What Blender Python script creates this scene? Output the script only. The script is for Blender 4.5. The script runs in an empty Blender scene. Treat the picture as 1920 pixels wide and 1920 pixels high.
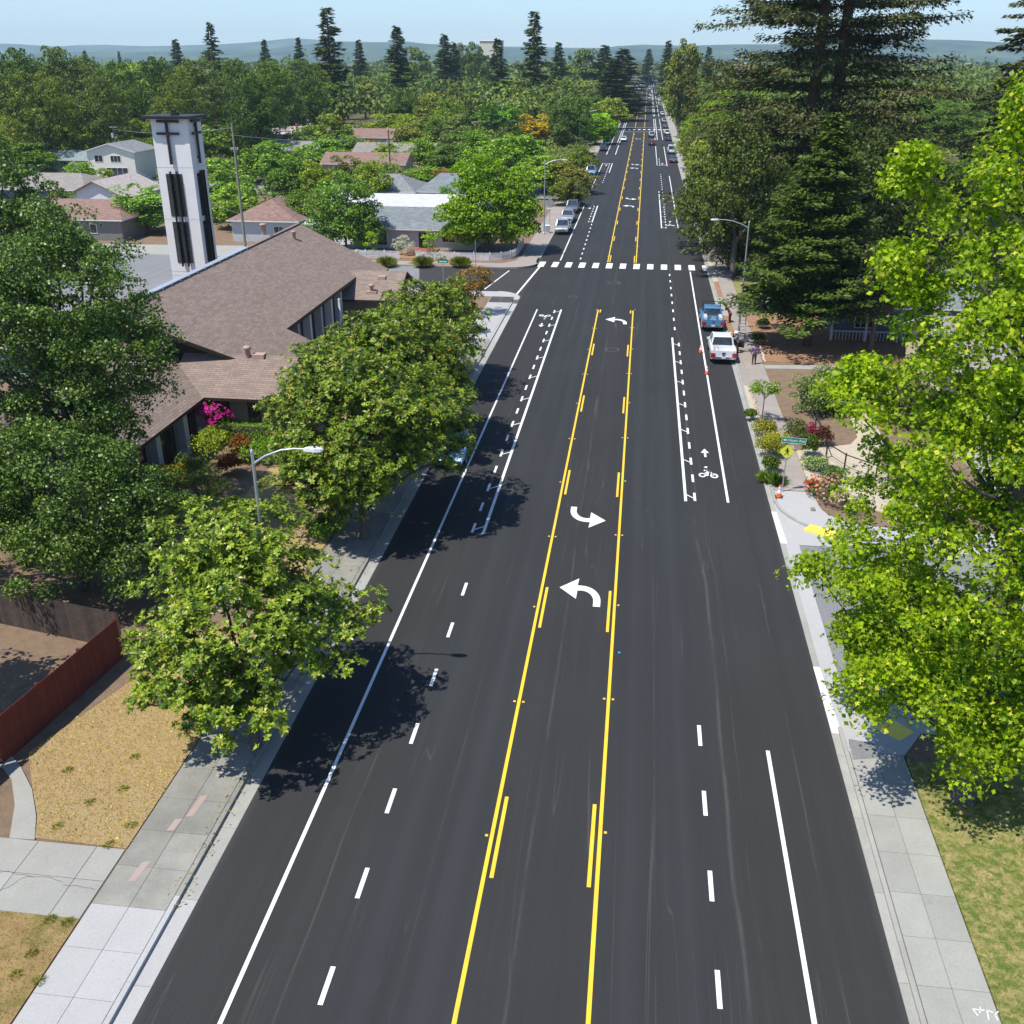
import bpy, math, random
import numpy as np
from mathutils import Vector, Matrix

# ------------------------------------------------------------------ camera, sky, sun
S = bpy.context.scene
C = S.collection
FPX, VX, VY = 1850.0, 1217.0, 108.0
TH = math.atan((960 - VY) / FPX)
YAW = math.atan((VX - 960) * math.cos(TH) / FPX)
HC, CX = 22.67, 1.975
cam_d = bpy.data.cameras.new('camera')
cam = bpy.data.objects.new('camera', cam_d); C.objects.link(cam)
cam.location = (CX, 0, HC)
cam.rotation_euler = (math.pi / 2 - TH, 0, YAW)
cam_d.sensor_width = 36; cam_d.lens = 36 * FPX / 1920
cam_d.clip_start = 0.5; cam_d.clip_end = 30000
S.camera = cam

SUN_EL = math.radians(62); SUN_DIR = Vector((0.8, 0.6, 0)).normalized()   # shadows run to +x +y
w = bpy.data.worlds.new('World'); S.world = w; w.use_nodes = True
nt = w.node_tree; nt.nodes.clear()
sky = nt.nodes.new('ShaderNodeTexSky'); sky.sky_type = 'NISHITA'; sky.sun_disc = False
sky.sun_elevation = SUN_EL; sky.sun_rotation = math.atan2(-SUN_DIR.x, -SUN_DIR.y)
sky.altitude = 100; sky.air_density = 1.0; sky.dust_density = 0.25; sky.ozone_density = 4.0
bg = nt.nodes.new('ShaderNodeBackground'); bg.inputs[1].default_value = 0.132
wo = nt.nodes.new('ShaderNodeOutputWorld')
tint = nt.nodes.new('ShaderNodeMix'); tint.data_type = 'RGBA'; tint.blend_type = 'MULTIPLY'; tint.inputs[0].default_value = 1.0; tint.inputs[7].default_value = (0.86, 0.95, 1.10, 1)   # a clear blue May sky
nt.links.new(sky.outputs[0], tint.inputs[6]); nt.links.new(tint.outputs[2], bg.inputs[0]); nt.links.new(bg.outputs[0], wo.inputs[0])
sd = bpy.data.lights.new('sun', 'SUN'); so = bpy.data.objects.new('sun', sd); C.objects.link(so)
sd.energy = 5.0; sd.angle = math.radians(0.5); sd.color = (1.0, 0.955, 0.88)
so.rotation_euler = Vector((SUN_DIR.x * math.cos(SUN_EL), SUN_DIR.y * math.cos(SUN_EL), -math.sin(SUN_EL))).to_track_quat('-Z', 'Y').to_euler()
so.location = (0, 0, 60)
S.view_settings.view_transform = 'Standard'; S.view_settings.look = 'None'
S.view_settings.exposure = 0.27; S.view_settings.gamma = 1; S.view_settings.use_curve_mapping = False
S.render.engine = 'CYCLES'
S.cycles.use_denoising = True
S.cycles.max_bounces = 6; S.cycles.diffuse_bounces = 3; S.cycles.glossy_bounces = 2
S.cycles.transmission_bounces = 3; S.cycles.volume_bounces = 1; S.cycles.transparent_max_bounces = 4

R = np.random.default_rng(7)
rnd = random.Random(5)

# ------------------------------------------------------------------ survey helpers: a sight line from the drone to a height
def ray(px, py):
    x = (px - 960) / FPX; y = -(py - 960) / FPX
    fw = math.cos(TH) + y * math.sin(TH); up = -math.sin(TH) + y * math.cos(TH)
    c, s = math.cos(YAW), math.sin(YAW)
    return (x * c - fw * s, x * s + fw * c, up)
def G(px, py, z=0.0):
    r = ray(px, py); t = (z - HC) / r[2]
    return (CX + r[0] * t, r[1] * t)
def P(X, Y, Z):
    dx, dy, dz = X - CX, Y, Z - HC
    c, s = math.cos(YAW), math.sin(YAW)
    rx = dx * c + dy * s; fw = -dx * s + dy * c
    f = fw * math.cos(TH) - dz * math.sin(TH); u = fw * math.sin(TH) + dz * math.cos(TH)
    return (960 + FPX * rx / f, 960 - FPX * u / f)
def HT(x, y, py):
    lo, hi = 0, 120
    for _ in range(50):
        m = (lo + hi) / 2
        fw = -(x - CX) * math.sin(YAW) + y * math.cos(YAW)
        if fw * math.cos(TH) - (m - HC) * math.sin(TH) > 1 and P(x, y, m)[1] > py: lo = m
        else: hi = m
    return lo

# ------------------------------------------------------------------ objects
def tag(o, label=None, cat=None, group=None, kind=None):
    if label: o['label'] = label
    if cat: o['category'] = cat
    if group: o['group'] = group
    if kind: o['kind'] = kind
    return o
def thing(name, label, cat, loc=(0, 0, 0), rz=0, group=None):
    o = bpy.data.objects.new(name, None); C.objects.link(o)
    o.empty_display_size = 0.3
    o.location = loc; o.rotation_euler = (0, 0, rz)
    return tag(o, label, cat, group)
def link(name, me, parent=None, loc=None, rz=None):
    o = bpy.data.objects.new(name, me); C.objects.link(o)
    if parent: o.parent = parent
    if loc: o.location = loc
    if rz: o.rotation_euler = (0, 0, rz)
    return o
def copy_tree(o, parent=None):
    kids = [c for c in o.children]
    c = o.copy(); C.objects.link(c)
    if parent: c.parent = parent
    for k in kids: copy_tree(k, c)
    return c

class MB:
    def __init__(s): s.v = []; s.f = []; s.m = []; s.sm = []
    def add(s, vs, fs, m=0, smooth=False):
        b = len(s.v); s.v += [tuple(p) for p in vs]
        for f in fs:
            s.f.append([i + b for i in f]); s.m.append(m); s.sm.append(smooth)
        return s
    def box(s, x0, x1, y0, y1, z0, z1, m=0):
        vs = [(x0, y0, z0), (x1, y0, z0), (x1, y1, z0), (x0, y1, z0), (x0, y0, z1), (x1, y0, z1), (x1, y1, z1), (x0, y1, z1)]
        return s.add(vs, [(0, 3, 2, 1), (4, 5, 6, 7), (0, 1, 5, 4), (1, 2, 6, 5), (2, 3, 7, 6), (3, 0, 4, 7)], m)
    def hexa(s, b, t, m=0):   # bottom and top quads, counter-clockwise from above
        return s.add(list(b) + list(t), [(0, 3, 2, 1), (4, 5, 6, 7), (0, 1, 5, 4), (1, 2, 6, 5), (2, 3, 7, 6), (3, 0, 4, 7)], m)
    def beam(s, a, b, wx, wz, m=0):   # rectangular bar from a to b
        a = Vector(a); b = Vector(b); d = (b - a).normalized()
        u = d.cross(Vector((0, 0, 1)))
        if u.length < 1e-3: u = Vector((1, 0, 0))
        u.normalize(); v = u.cross(d)
        q = [(-1, -1), (1, -1), (1, 1), (-1, 1)]
        return s.hexa([a + u * i * wx / 2 + v * j * wz / 2 for i, j in q], [b + u * i * wx / 2 + v * j * wz / 2 for i, j in q], m)
    def prism(s, pts, z0, z1, m=0, mside=None):
        n = len(pts)
        s.add([(x, y, z1) for x, y in pts], [list(range(n))], m)
        s.add([(x, y, z0) for x, y in pts] + [(x, y, z1) for x, y in pts], [(i, (i + 1) % n, n + (i + 1) % n, n + i) for i in range(n)], m if mside is None else mside)
        s.add([(x, y, z0) for x, y in pts], [list(range(n))[::-1]], m)
        return s
    def sheet(s, pts, z, m=0):
        return s.add([(x, y, z) for x, y in pts], [list(range(len(pts)))], m)
    def tube(s, pts, rad, n=6, m=0, caps=True, smooth=True):
        pts = [Vector(p) for p in pts]
        if not hasattr(rad, '__len__'): rad = [rad] * len(pts)
        vs = []; ref = None
        for i, p in enumerate(pts):
            d = (pts[min(i + 1, len(pts) - 1)] - pts[max(i - 1, 0)]).normalized()
            if ref is None:
                ref = d.cross(Vector((0, 1, 0)) if abs(d.y) < 0.9 else Vector((1, 0, 0))).normalized()
            u = (ref - d * ref.dot(d)).normalized(); ref = u; v = d.cross(u)
            for k in range(n):
                a = 2 * math.pi * k / n
                vs.append(p + (u * math.cos(a) + v * math.sin(a)) * rad[i])
        fs = []
        for i in range(len(pts) - 1):
            for k in range(n):
                fs.append((i * n + k, i * n + (k + 1) % n, (i + 1) * n + (k + 1) % n, (i + 1) * n + k))
        s.add(vs, fs, m, smooth)
        if caps:
            s.add(vs[:n], [list(range(n))[::-1]], m); s.add(vs[-n:], [list(range(n))], m)
        return s
    def cyl(s, x, y, z0, z1, r, n=12, m=0, r2=None):
        return s.tube([(x, y, z0), (x, y, z1)], [r, r if r2 is None else r2], n, m)
    def lathe(s, prof, x=0, y=0, n=12, m=0, smooth=True):
        vs = [(x + r * math.cos(2 * math.pi * k / n), y + r * math.sin(2 * math.pi * k / n), z) for r, z in prof for k in range(n)]
        fs = [(i * n + k, i * n + (k + 1) % n, (i + 1) * n + (k + 1) % n, (i + 1) * n + k) for i in range(len(prof) - 1) for k in range(n)]
        s.add(vs, fs, m, smooth)
        s.add(vs[:n], [list(range(n))[::-1]], m); s.add(vs[-n:], [list(range(n))], m)
        return s
    def mesh(s, name, mats):
        me = bpy.data.meshes.new(name); me.from_pydata(s.v, [], s.f)
        mats = mats if isinstance(mats, (list, tuple)) else [mats]
        for x in mats: me.materials.append(x)
        me.polygons.foreach_set('material_index', s.m)
        me.polygons.foreach_set('use_smooth', s.sm)
        me.update(); return me
    def build(s, name, mats, parent=None, loc=None, rz=None):
        return link(name, s.mesh(name, mats), parent, loc, rz)

# ------------------------------------------------------------------ materials
def rgb(c): return (c[0], c[1], c[2], 1)
class N:
    """tiny node graph helper"""
    def __init__(s, name):
        s.mat = bpy.data.materials.new(name); s.mat.use_nodes = True
        s.t = s.mat.node_tree; s.t.nodes.clear()
        s.out = s.new('ShaderNodeOutputMaterial')
    def new(s, t, **k):
        n = s.t.nodes.new(t)
        for a, b in k.items(): setattr(n, a, b)
        return n
    def set(s, n, i, v):
        if hasattr(v, 'is_linked') or hasattr(v, 'links'): s.t.links.new(v, n.inputs[i])
        elif isinstance(v, tuple) and len(v) == 3 and n.inputs[i].type == 'RGBA': n.inputs[i].default_value = rgb(v)
        else: n.inputs[i].default_value = v
    def coord(s, kind='Object', scale=None):
        c = s.new('ShaderNodeTexCoord').outputs[kind] if kind != 'World' else s.new('ShaderNodeNewGeometry').outputs['Position']
        if scale:
            m = s.new('ShaderNodeMapping'); s.t.links.new(c, m.inputs[0]); m.inputs[3].default_value = scale; c = m.outputs[0]
        return c
    def noise(s, vec, scale, detail=3, rough=0.6, dist=0.0):
        n = s.new('ShaderNodeTexNoise'); s.t.links.new(vec, n.inputs[0])
        n.inputs['Scale'].default_value = scale; n.inputs['Detail'].default_value = detail; n.inputs['Roughness'].default_value = rough
        n.inputs['Distortion'].default_value = dist
        return n.outputs[0]
    def ramp(s, v, stops, interp='LINEAR'):
        r = s.new('ShaderNodeValToRGB'); r.color_ramp.interpolation = interp
        s.t.links.new(v, r.inputs[0]); e = r.color_ramp.elements
        while len(e) < len(stops): e.new(0.5)
        for i, (p, c) in enumerate(stops):
            e[i].position = p; e[i].color = rgb(c) if not isinstance(c, (int, float)) else (c, c, c, 1)
        return r.outputs[0]
    def mix(s, f, a, b, blend='MIX'):
        n = s.new('ShaderNodeMix', data_type='RGBA', blend_type=blend)
        for i, v in ((0, f), (6, a), (7, b)):
            if hasattr(v, 'links'): s.t.links.new(v, n.inputs[i])
            elif i and isinstance(v, tuple): n.inputs[i].default_value = rgb(v)
            else: n.inputs[i].default_value = v if i == 0 else (v, v, v, 1)
        return n.outputs[2]
    def math(s, op, a, b=0.0, clamp=False):
        n = s.new('ShaderNodeMath', operation=op); n.use_clamp = clamp
        for i, v in ((0, a), (1, b)):
            if hasattr(v, 'links'): s.t.links.new(v, n.inputs[i])
            else: n.inputs[i].default_value = v
        return n.outputs[0]
    def attr(s, name): 
        return s.new('ShaderNodeAttribute', attribute_name=name).outputs['Fac']
    def orand(s): return s.new('ShaderNodeObjectInfo').outputs['Random']
    def ocol(s): return s.new('ShaderNodeObjectInfo').outputs['Color']
    def bump(s, h, strength=0.3, dist=0.02):
        b = s.new('ShaderNodeBump'); b.inputs['Strength'].default_value = strength; b.inputs['Distance'].default_value = dist
        s.t.links.new(h, b.inputs['Height']); return b.outputs[0]
    def bsdf(s, col, rough=0.8, metal=0.0, spec=0.3, normal=None, coat=0.0, emit=None):
        b = s.new('ShaderNodeBsdfPrincipled')
        s.set(b, 'Base Color', col); s.set(b, 'Roughness', rough); b.inputs['Metallic'].default_value = metal
        b.inputs['Specular IOR Level'].default_value = spec; b.inputs['Coat Weight'].default_value = coat
        b.inputs['Coat Roughness'].default_value = 0.08
        if normal: s.t.links.new(normal, b.inputs['Normal'])
        s.t.links.new(b.outputs[0], s.out.inputs[0]); s.b = b
        return s.mat

def vary(name, c, amt=0.15, scale=3.0, rough=0.8, metal=0, spec=0.3, per_obj=0.0, bump=0.0, coat=0.0, kind='World'):
    n = N(name); v = n.coord(kind)
    f = n.noise(v, scale, 5, 0.65)
    d = tuple(x * (1 - amt) for x in c); l = tuple(min(1, x * (1 + amt)) for x in c)
    col = n.ramp(f, [(0.3, d), (0.7, l)])
    if per_obj:
        k = n.math('MULTIPLY_ADD', n.orand(), 2 * per_obj); 
        n.t.nodes[-1].inputs[2].default_value = 1 - per_obj
        col = n.mix(1.0, col, k, 'MULTIPLY')
    nm = n.bump(n.noise(v, scale * 8, 4), bump, 0.02) if bump else None
    return n.bsdf(col, rough, metal, spec, nm, coat)

M = {}
def asphalt(name, base, streak=1.0):
    n = N(name); v = n.coord('World')
    st = n.noise(n.coord('World', (0.9, 0.018, 1)), 1.0, 6, 0.7, 0.3)       # long pulls of the paver and the tyres
    ln = n.noise(n.coord('World', (3.2, 0.03, 1)), 1.0, 3, 0.8)
    blotch = n.noise(v, 0.12, 4, 0.6)
    grain = n.noise(v, 34.0, 4, 0.85)
    grit = n.noise(v, 12.0, 5, 0.9)
    c0 = tuple(x * 0.92 for x in base); c1 = tuple(x * 1.14 for x in base)
    col = n.ramp(st, [(0.3, c0), (0.72, c1)])
    col = n.mix(1.0, col, n.ramp(ln, [(0.35, 0.96), (0.5, 1.0), (0.78, 1.08)]), 'MULTIPLY')
    col = n.mix(1.0, col, n.ramp(blotch, [(0.3, 0.93), (0.7, 1.08)]), 'MULTIPLY')
    col = n.mix(1.0, col, n.ramp(grain, [(0.25, 0.72), (0.75, 1.3)]), 'MULTIPLY')
    col = n.mix(1.0, col, n.ramp(grit, [(0.3, 0.80), (0.7, 1.20)]), 'MULTIPLY')
    if streak:    # the paver's passes: bluish travel lanes, browner turn lane and shoulders
        sp = n.new('ShaderNodeSeparateXYZ'); n.t.links.new(v, sp.inputs[0]); ax = n.math('DIVIDE', n.math('ABSOLUTE', sp.outputs[0]), 10.0)
        wob_ = n.math('MULTIPLY', n.math('SUBTRACT', n.noise(n.coord('World', (0.3, 0.05, 1)), 1.0, 3), 0.5), 0.06); ax = n.math('ADD', ax, wob_)
        col = n.mix(1.0, col, n.ramp(ax, [(0.15, (1.05, 1.01, .98)), (0.21, (.98, 1.0, 1.01)), (0.5, (.98, 1.0, 1.01)), (0.60, (1.06, 1.03, .99)), (0.97, (1.05, 1.01, .97)), (1.0, (1.5, 1.45, 1.35))]), 'MULTIPLY')
        wheel = n.math('ABSOLUTE', n.math('SUBTRACT', n.math('ABSOLUTE', n.math('SUBTRACT', n.math('ABSOLUTE', sp.outputs[0]), 3.5)), 0.85))
        col = n.mix(n.ramp(wheel, [(0.0, .22), (.45, 0.0)]), col, (0.050, 0.052, 0.054))
    # pale dusty scuffs in thin curved lines
    sc = n.noise(n.coord('World', (0.8, 0.02, 1)), 1.0, 2, 0.5, 0.5)
    thin = n.ramp(sc, [(0.496, 0.0), (0.5, 1.0), (0.504, 0.0)])
    msk = n.ramp(n.noise(v, 0.07, 3), [(0.46, 0.0), (0.62, 0.6)])
    col = n.mix(n.math('MULTIPLY', thin, msk), col, (0.11, 0.108, 0.10))
    if streak:    # paving seams and tyre drag lines that run the length of the street
        wv = n.math('MULTIPLY', n.math('SUBTRACT', n.noise(n.coord('World', (0.0, 0.045, 0.0)), 1.0, 2), 0.5), 1.5); brk = n.noise(n.coord('World', (2.0, 0.16, 1)), 1.0, 4, 0.7)
        for x0, w_, k_, s_ in ((5.85, .10, 1.0, .42), (6.35, .04, 1.0, .35), (-.45, .08, .35, .36), (3.45, .03, .15, .3), (-6.4, .05, .8, .35), (-3.4, .03, .1, .25), (8.4, .04, .6, .35)):
            d_ = n.math('ABSOLUTE', n.math('SUBTRACT', n.math('SUBTRACT', sp.outputs[0], x0), n.math('MULTIPLY', wv, k_)))
            ln_ = n.ramp(n.math('DIVIDE', d_, w_), [(0.0, s_), (1.0, 0.0)])
            col = n.mix(n.math('MULTIPLY', ln_, n.ramp(brk, [(.40, 0.0), (.62, 1.0)])), col, (0.115, 0.112, 0.106))
    return n.bsdf(col, 0.82, spec=0.25, normal=n.bump(grain, 0.35, 0.006))
M['asphalt'] = asphalt('fresh_asphalt', (0.0285, 0.0293, 0.0300))
M['asphalt_old'] = asphalt('weathered_asphalt', (0.20, 0.20, 0.20), 0)
def concrete(name, base, stain=0.12, per=0.07):
    n = N(name); v = n.coord('World')
    a = n.noise(v, 0.8, 5, 0.7); b = n.noise(v, 14, 5, 0.8); c = n.noise(v, 3.5, 4, 0.7, 0.8)
    col = n.ramp(a, [(0.25, tuple(x * (1 - stain) for x in base)), (0.7, tuple(min(1, x * (1 + stain * 0.7)) for x in base))])
    col = n.mix(1.0, col, n.ramp(b, [(0.3, 0.88), (0.7, 1.08)]), 'MULTIPLY')
    col = n.mix(1.0, col, n.ramp(c, [(0.2, 0.82), (0.38, 1.0)]), 'MULTIPLY')
    k = n.math('MULTIPLY', n.orand(), 2 * per); k = n.math('ADD', k, 1 - per)
    col = n.mix(1.0, col, k, 'MULTIPLY')
    return n.bsdf(col, 0.88, spec=0.2, normal=n.bump(b, 0.25, 0.01))
M['conc_new'] = concrete('new_concrete', (0.40, 0.395, 0.38), 0.05, 0.03)
M['conc'] = concrete('grey_concrete', (0.325, 0.32, 0.285), 0.10, 0.06)
M['conc_old'] = concrete('old_concrete', (0.255, 0.248, 0.215), 0.22, 0.10)
M['conc_tan'] = concrete('tan_sidewalk', (0.32, 0.28, 0.245), 0.10, 0.05)
M['conc_joint'] = vary('joint_dirt', (0.11, 0.10, 0.085), 0.3, 8)
M['gutter'] = concrete('gutter_concrete', (0.335, 0.33, 0.295), 0.14, 0.06)
def paint(name, c, wear=0.25):
    n = N(name); v = n.coord('World')
    f = n.noise(v, 22, 5, 0.8); g = n.noise(v, 1.3, 4, 0.6)
    col = n.mix(n.ramp(f, [(0.22, wear), (0.40, 0.0)]), c, (0.09, 0.09, 0.09))
    col = n.mix(1.0, col, n.ramp(g, [(0.3, 0.90), (0.7, 1.03)]), 'MULTIPLY')
    sc = n.noise(n.coord('World', (5.0, 0.35, 1)), 1.0, 5, 0.75); col = n.mix(n.ramp(sc, [(0.56, 0.0), (0.74, 0.45)]), col, (0.16, 0.155, 0.15))
    return n.bsdf(col, 0.6, spec=0.35)
M['white'] = paint('white_road_paint', (0.80, 0.80, 0.78))
M['white_old'] = paint('worn_white_paint', (0.72, 0.72, 0.70), 0.7)
M['yellow'] = paint('yellow_road_paint', (0.82, 0.54, 0.035))
M['stud'] = vary('yellow_marker', (0.85, 0.50, 0.06), 0.1, 10, 0.4)
M['tactile'] = vary('tactile_yellow', (0.85, 0.66, 0.10), 0.08, 10, 0.6)
def lawn(name, dry, green, gscale=0.55, gpos=0.52, brown=(0.20, 0.12, 0.055)):
    n = N(name); v = n.coord('World')
    a = n.noise(v, gscale, 6, 0.75, 0.6); b = n.noise(v, 16, 6, 0.85); c = n.noise(v, 1.7, 4, 0.7)
    col = n.ramp(b, [(0.25, tuple(x * 0.55 for x in dry)), (0.5, dry), (0.75, tuple(x * 1.25 for x in dry))])
    col = n.mix(n.ramp(c, [(0.45, 0.0), (0.75, 0.55)]), col, brown)
    gcol = n.ramp(b, [(0.3, tuple(x * 0.5 for x in green)), (0.7, tuple(x * 1.35 for x in green))])
    col = n.mix(n.ramp(a, [(gpos - 0.10, 0.0), (gpos + 0.12, 1.0)]), col, gcol)
    return n.bsdf(col, 0.95, spec=0.1, normal=n.bump(b, 0.9, 0.05))
M['dry_lawn'] = lawn('dry_lawn', (0.41, 0.30, 0.15), (0.13, 0.14, 0.04), 1.9, 0.72, (0.36, 0.23, 0.11))
M['dry_lawn2'] = lawn('patchy_dry_lawn', (0.36, 0.25, 0.11), (0.12, 0.15, 0.03), 1.2, 0.60)
M['green_lawn'] = lawn('patchy_green_lawn', (0.44, 0.34, 0.15), (0.13, 0.185, 0.035), 3.4, 0.46, (0.36, 0.27, 0.10))
M['soil'] = lawn('bare_soil', (0.235, 0.165, 0.11), (0.075, 0.085, 0.03), 0.8, 0.70, (0.12, 0.085, 0.06))
M['bark_mulch'] = lawn('bark_mulch', (0.34, 0.195, 0.115), (0.12, 0.09, 0.05), 1.0, 0.70, (0.20, 0.105, 0.06))
M['yard'] = lawn('backyard_ground', (0.19, 0.155, 0.095), (0.055, 0.085, 0.022), 0.16, 0.50, (0.10, 0.075, 0.045))
M['sandy'] = vary('pale_decomposed_granite', (0.46, 0.39, 0.29), 0.15, 6, 0.95, bump=0.3)
def metal(name, c, rough=0.4, metal_=0.8): return vary(name, c, 0.08, 6, rough, metal_)
M['galv'] = metal('galvanised_steel', (0.52, 0.55, 0.58), 0.45, 0.75)
M['alu'] = metal('ladder_aluminium', (0.66, 0.68, 0.70), 0.35, 0.8)
M['black'] = vary('black_rubber', (0.018, 0.018, 0.02), 0.2, 8, 0.7)
M['darkmetal'] = vary('dark_bronze_metal', (0.030, 0.027, 0.026), 0.2, 6, 0.45, 0.3)
def plain(name, c, rough=0.6, spec=0.3, metal_=0.0, coat=0.0):
    n = N(name); f = n.noise(n.coord('Object'), 5, 3)
    col = n.ramp(f, [(0.3, tuple(x * 0.94 for x in c)), (0.7, tuple(min(1, x * 1.04) for x in c))])
    return n.bsdf(col, rough, metal_, spec, coat=coat)
# ------------------------------------------------------------------ ground
RL, RR = -10.0, 10.0            # asphalt edges
Z_ROAD = 0.0
m = MB()
xs = [-9000, -2500, -700, -250, -90, -40, -13.05, -10.5, 10.5, 12.45, 40, 90, 250, 700, 2500, 9000]
m.sheet([(-9000, -200), (9000, -200), (9000, 12000), (-9000, 12000)], -0.16)
tag(m.build('ground', M['yard']), kind='structure')

# a thin raised bed of earth left and right of the street carries lawns, paths and gardens
def slab_area(name, pts, z, mat, thick=0.2, kind='structure', label=None, cat=None):
    o = MB().prism(pts, z - thick, z).build(name, mat); return tag(o, label, cat, kind=kind)
ZS = 0.13                        # top of kerb and pavement
slab_area('soil', [(-90, -6), (-12.78, -6), (-12.78, 104.0), (-90, 104.0)], ZS - 0.03, M['soil'])
slab_area('soil', [(12.33, -6), (90, -6), (90, 31.2), (12.33, 31.2)], ZS - 0.03, M['soil'])
slab_area('soil', [(12.33, 49.2), (120, 49.2), (120, 260), (12.33, 260)], ZS - 0.03, M['soil'])
slab_area('soil', [(-120, 117.6), (-12.6, 117.6), (-12.6, 178), (-120, 178)], ZS - 0.03, M['soil'])

# ------------------------------------------------------------------ road
road = tag(MB().sheet([(-10.0, -30), (10.0, -30), (10.0, 1500), (-10.0, 1500)], 0.0).build('road', M['asphalt']), kind='structure')
side = MB()
side.sheet([(-21.3, 104.6), (-12.0, 104.6), (-10.01, 102.8), (-10.01, 118.4), (-12.0, 117.2), (-24.0, 117.2)], -0.004)
side.build('junction_apron', M['asphalt'], road)
so_ = MB().sheet([(-75, 104.6), (-21.3, 104.6), (-24.0, 117.2), (-75, 117.2)], -0.006).build('side_street', M['asphalt_old']); tag(so_, kind='structure')
so_ = MB().sheet([(10.85, 33.0), (70, 33.0), (70, 46.6), (10.85, 46.6)], -0.006).build('side_street', M['asphalt_old']); tag(so_, kind='structure')
so_ = MB().sheet([(-44, 68), (-50, 120), (-75, 120), (-75, 68)], ZS + 0.01).build('parking_lot', M['asphalt_old']); tag(so_, kind='structure')
so_ = MB().sheet([(-75, 118), (-33, 118), (-33, 168), (-38, 168), (-41, 128), (-75, 126)], ZS + 0.005).build('parking_lot', M['conc']); tag(so_, kind='structure')
slab_area('soil', [(12.5, 104), (120, 104), (120, 204), (12.5, 204)], ZS - .02, M['yard'])
for (x0, x1, y0, y1) in ((-140, -10.01, 181, 199),):
    tag(MB().sheet([(x0, y0), (x1, y0), (x1, y1), (x0, y1)], -0.008).build('side_street', M['asphalt_old']), kind='structure')

# markings -----------------------------------------------------------
ZP = 0.005
def mk_mesh(pts, name='marking', mat='white', z=0.0):
    m = MB(); m.sheet(pts, z); return m.mesh(name, M[mat])
_cache = {}
def rect_mark(name, x, y0, y1, wd, mat='white', dx=0.0):
    """a painted strip from y0 to y1, drifting dx sideways"""
    key = (round(y1 - y0, 2), wd, mat, round(dx, 3))
    if key not in _cache:
        L = y1 - y0
        _cache[key] = mk_mesh([(-wd / 2, 0), (wd / 2, 0), (wd / 2 + dx, L), (-wd / 2 + dx, L)], name, mat)
    return link(name, _cache[key], road, (x, y0, ZP))
FAR = 1400
# turn lane, yellow; stops at the crossings
segs = [(-28, 97.4), (122.6, 355), (381, 640), (660, 900), (920, FAR)]
for x in (-1.72, 1.72):
    for a, b in segs: rect_mark('yellow_line', x, a, b, 0.125, 'yellow')
for a, b in segs:
    y = a + 4.0 if a < 0 else a + 1.0
    if a < 0: y = 22.35 - 14.63 * 3
    while y + 3.66 < min(b, 620):
        for sx in (-1, 1): rect_mark('yellow_dash', sx * 1.72 - sx * 0.24, y, y + 3.66, 0.125, 'yellow')
        y += 14.63
ends = [(x, y) for x in (-1.72, 1.72) for y in (97.45, 122.6)]
for i, (x, y) in enumerate(ends): rect_mark('yellow_dash', x - math.copysign(0.24, x), y - (1.2 if i % 2 == 0 else 0), y + (0 if i % 2 == 0 else 1.2), 0.125, 'yellow')
# raised yellow markers
md = MB(); md.hexa([(-.05, -.05, 0), (.05, -.05, 0), (.05, .05, 0), (-.05, .05, 0)], [(-.035, -.03, .018), (.035, -.03, .018), (.035, .03, .018), (-.035, .03, .018)])
stud_me = md.mesh('road_marker', M['stud'])
y = 9.5; k = 0
while y < 240:
    if not (97.5 < y < 122):
        for sx in (-1, 1):
            offs = (0.17, -0.17) if k % 2 else (0.17,)
            for o_ in offs: link('road_marker', stud_me, road, (sx * 1.72 + sx * o_, y + (0.6 if sx > 0 else 0), 0.004))
    y += 7.315; k += 1
# bike-lane side lines and buffers
rect_mark('edge_line', -7.72, -28, 96.8, 0.125)
rect_mark('edge_line', 7.52, -28, 29.6, 0.14)
rect_mark('edge_line', 7.68, 51.6, 117.9, 0.14, dx=0.35)
y = 17.4 - 3.66 * 8; i = 0
dL = [(-5.32, y + k * 3.66) for k in range(0, 18)]
for x, yy in dL:
    if yy < 41: rect_mark('lane_dash', x, yy, yy + 1.22, 0.14)
for k in range(-5, 4): rect_mark('lane_dash', 5.13, 18.6 + k * 3.66 - (0.0), 18.6 + k * 3.66 + 1.22, 0.14)
def buffer(x_line, x_dash, y0, y1, step=5.5):
    """solid line with short rungs and a dashed inner line"""
    rect_mark('buffer_line', x_line, y0, y1, 0.16)
    s = 1 if x_dash > x_line else -1; y = y0 + 0.1; k = 0
    while y < y1 - 0.2:
        h = min(1.15, y1 - y)
        rect_mark('buffer_dash', x_dash, y, y + h, 0.14)
        if k % 2 == 0:
            a = x_line + s * 0.08; b = x_dash - s * 0.07
            me = mk_mesh([(0, 0), (b - a, -0.42), (b - a, -0.30), (0, 0.12)] if s > 0 else [(0, 0.12), (b - a, -0.30), (b - a, -0.42), (0, 0)], 'buffer_rung')
            link('buffer_rung', me, road, (a, y + 0.75, ZP))
        y += step / 2; k += 1
buffer(5.33, 5.85, 51.5, 87.5)
buffer(-5.35, -5.95, 45.9, 97.0)
for k in range(8): rect_mark('lane_dash', 5.62, 90.2 + k * 3.55, 90.2 + k * 3.55 + 1.15, 0.14)
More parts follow.
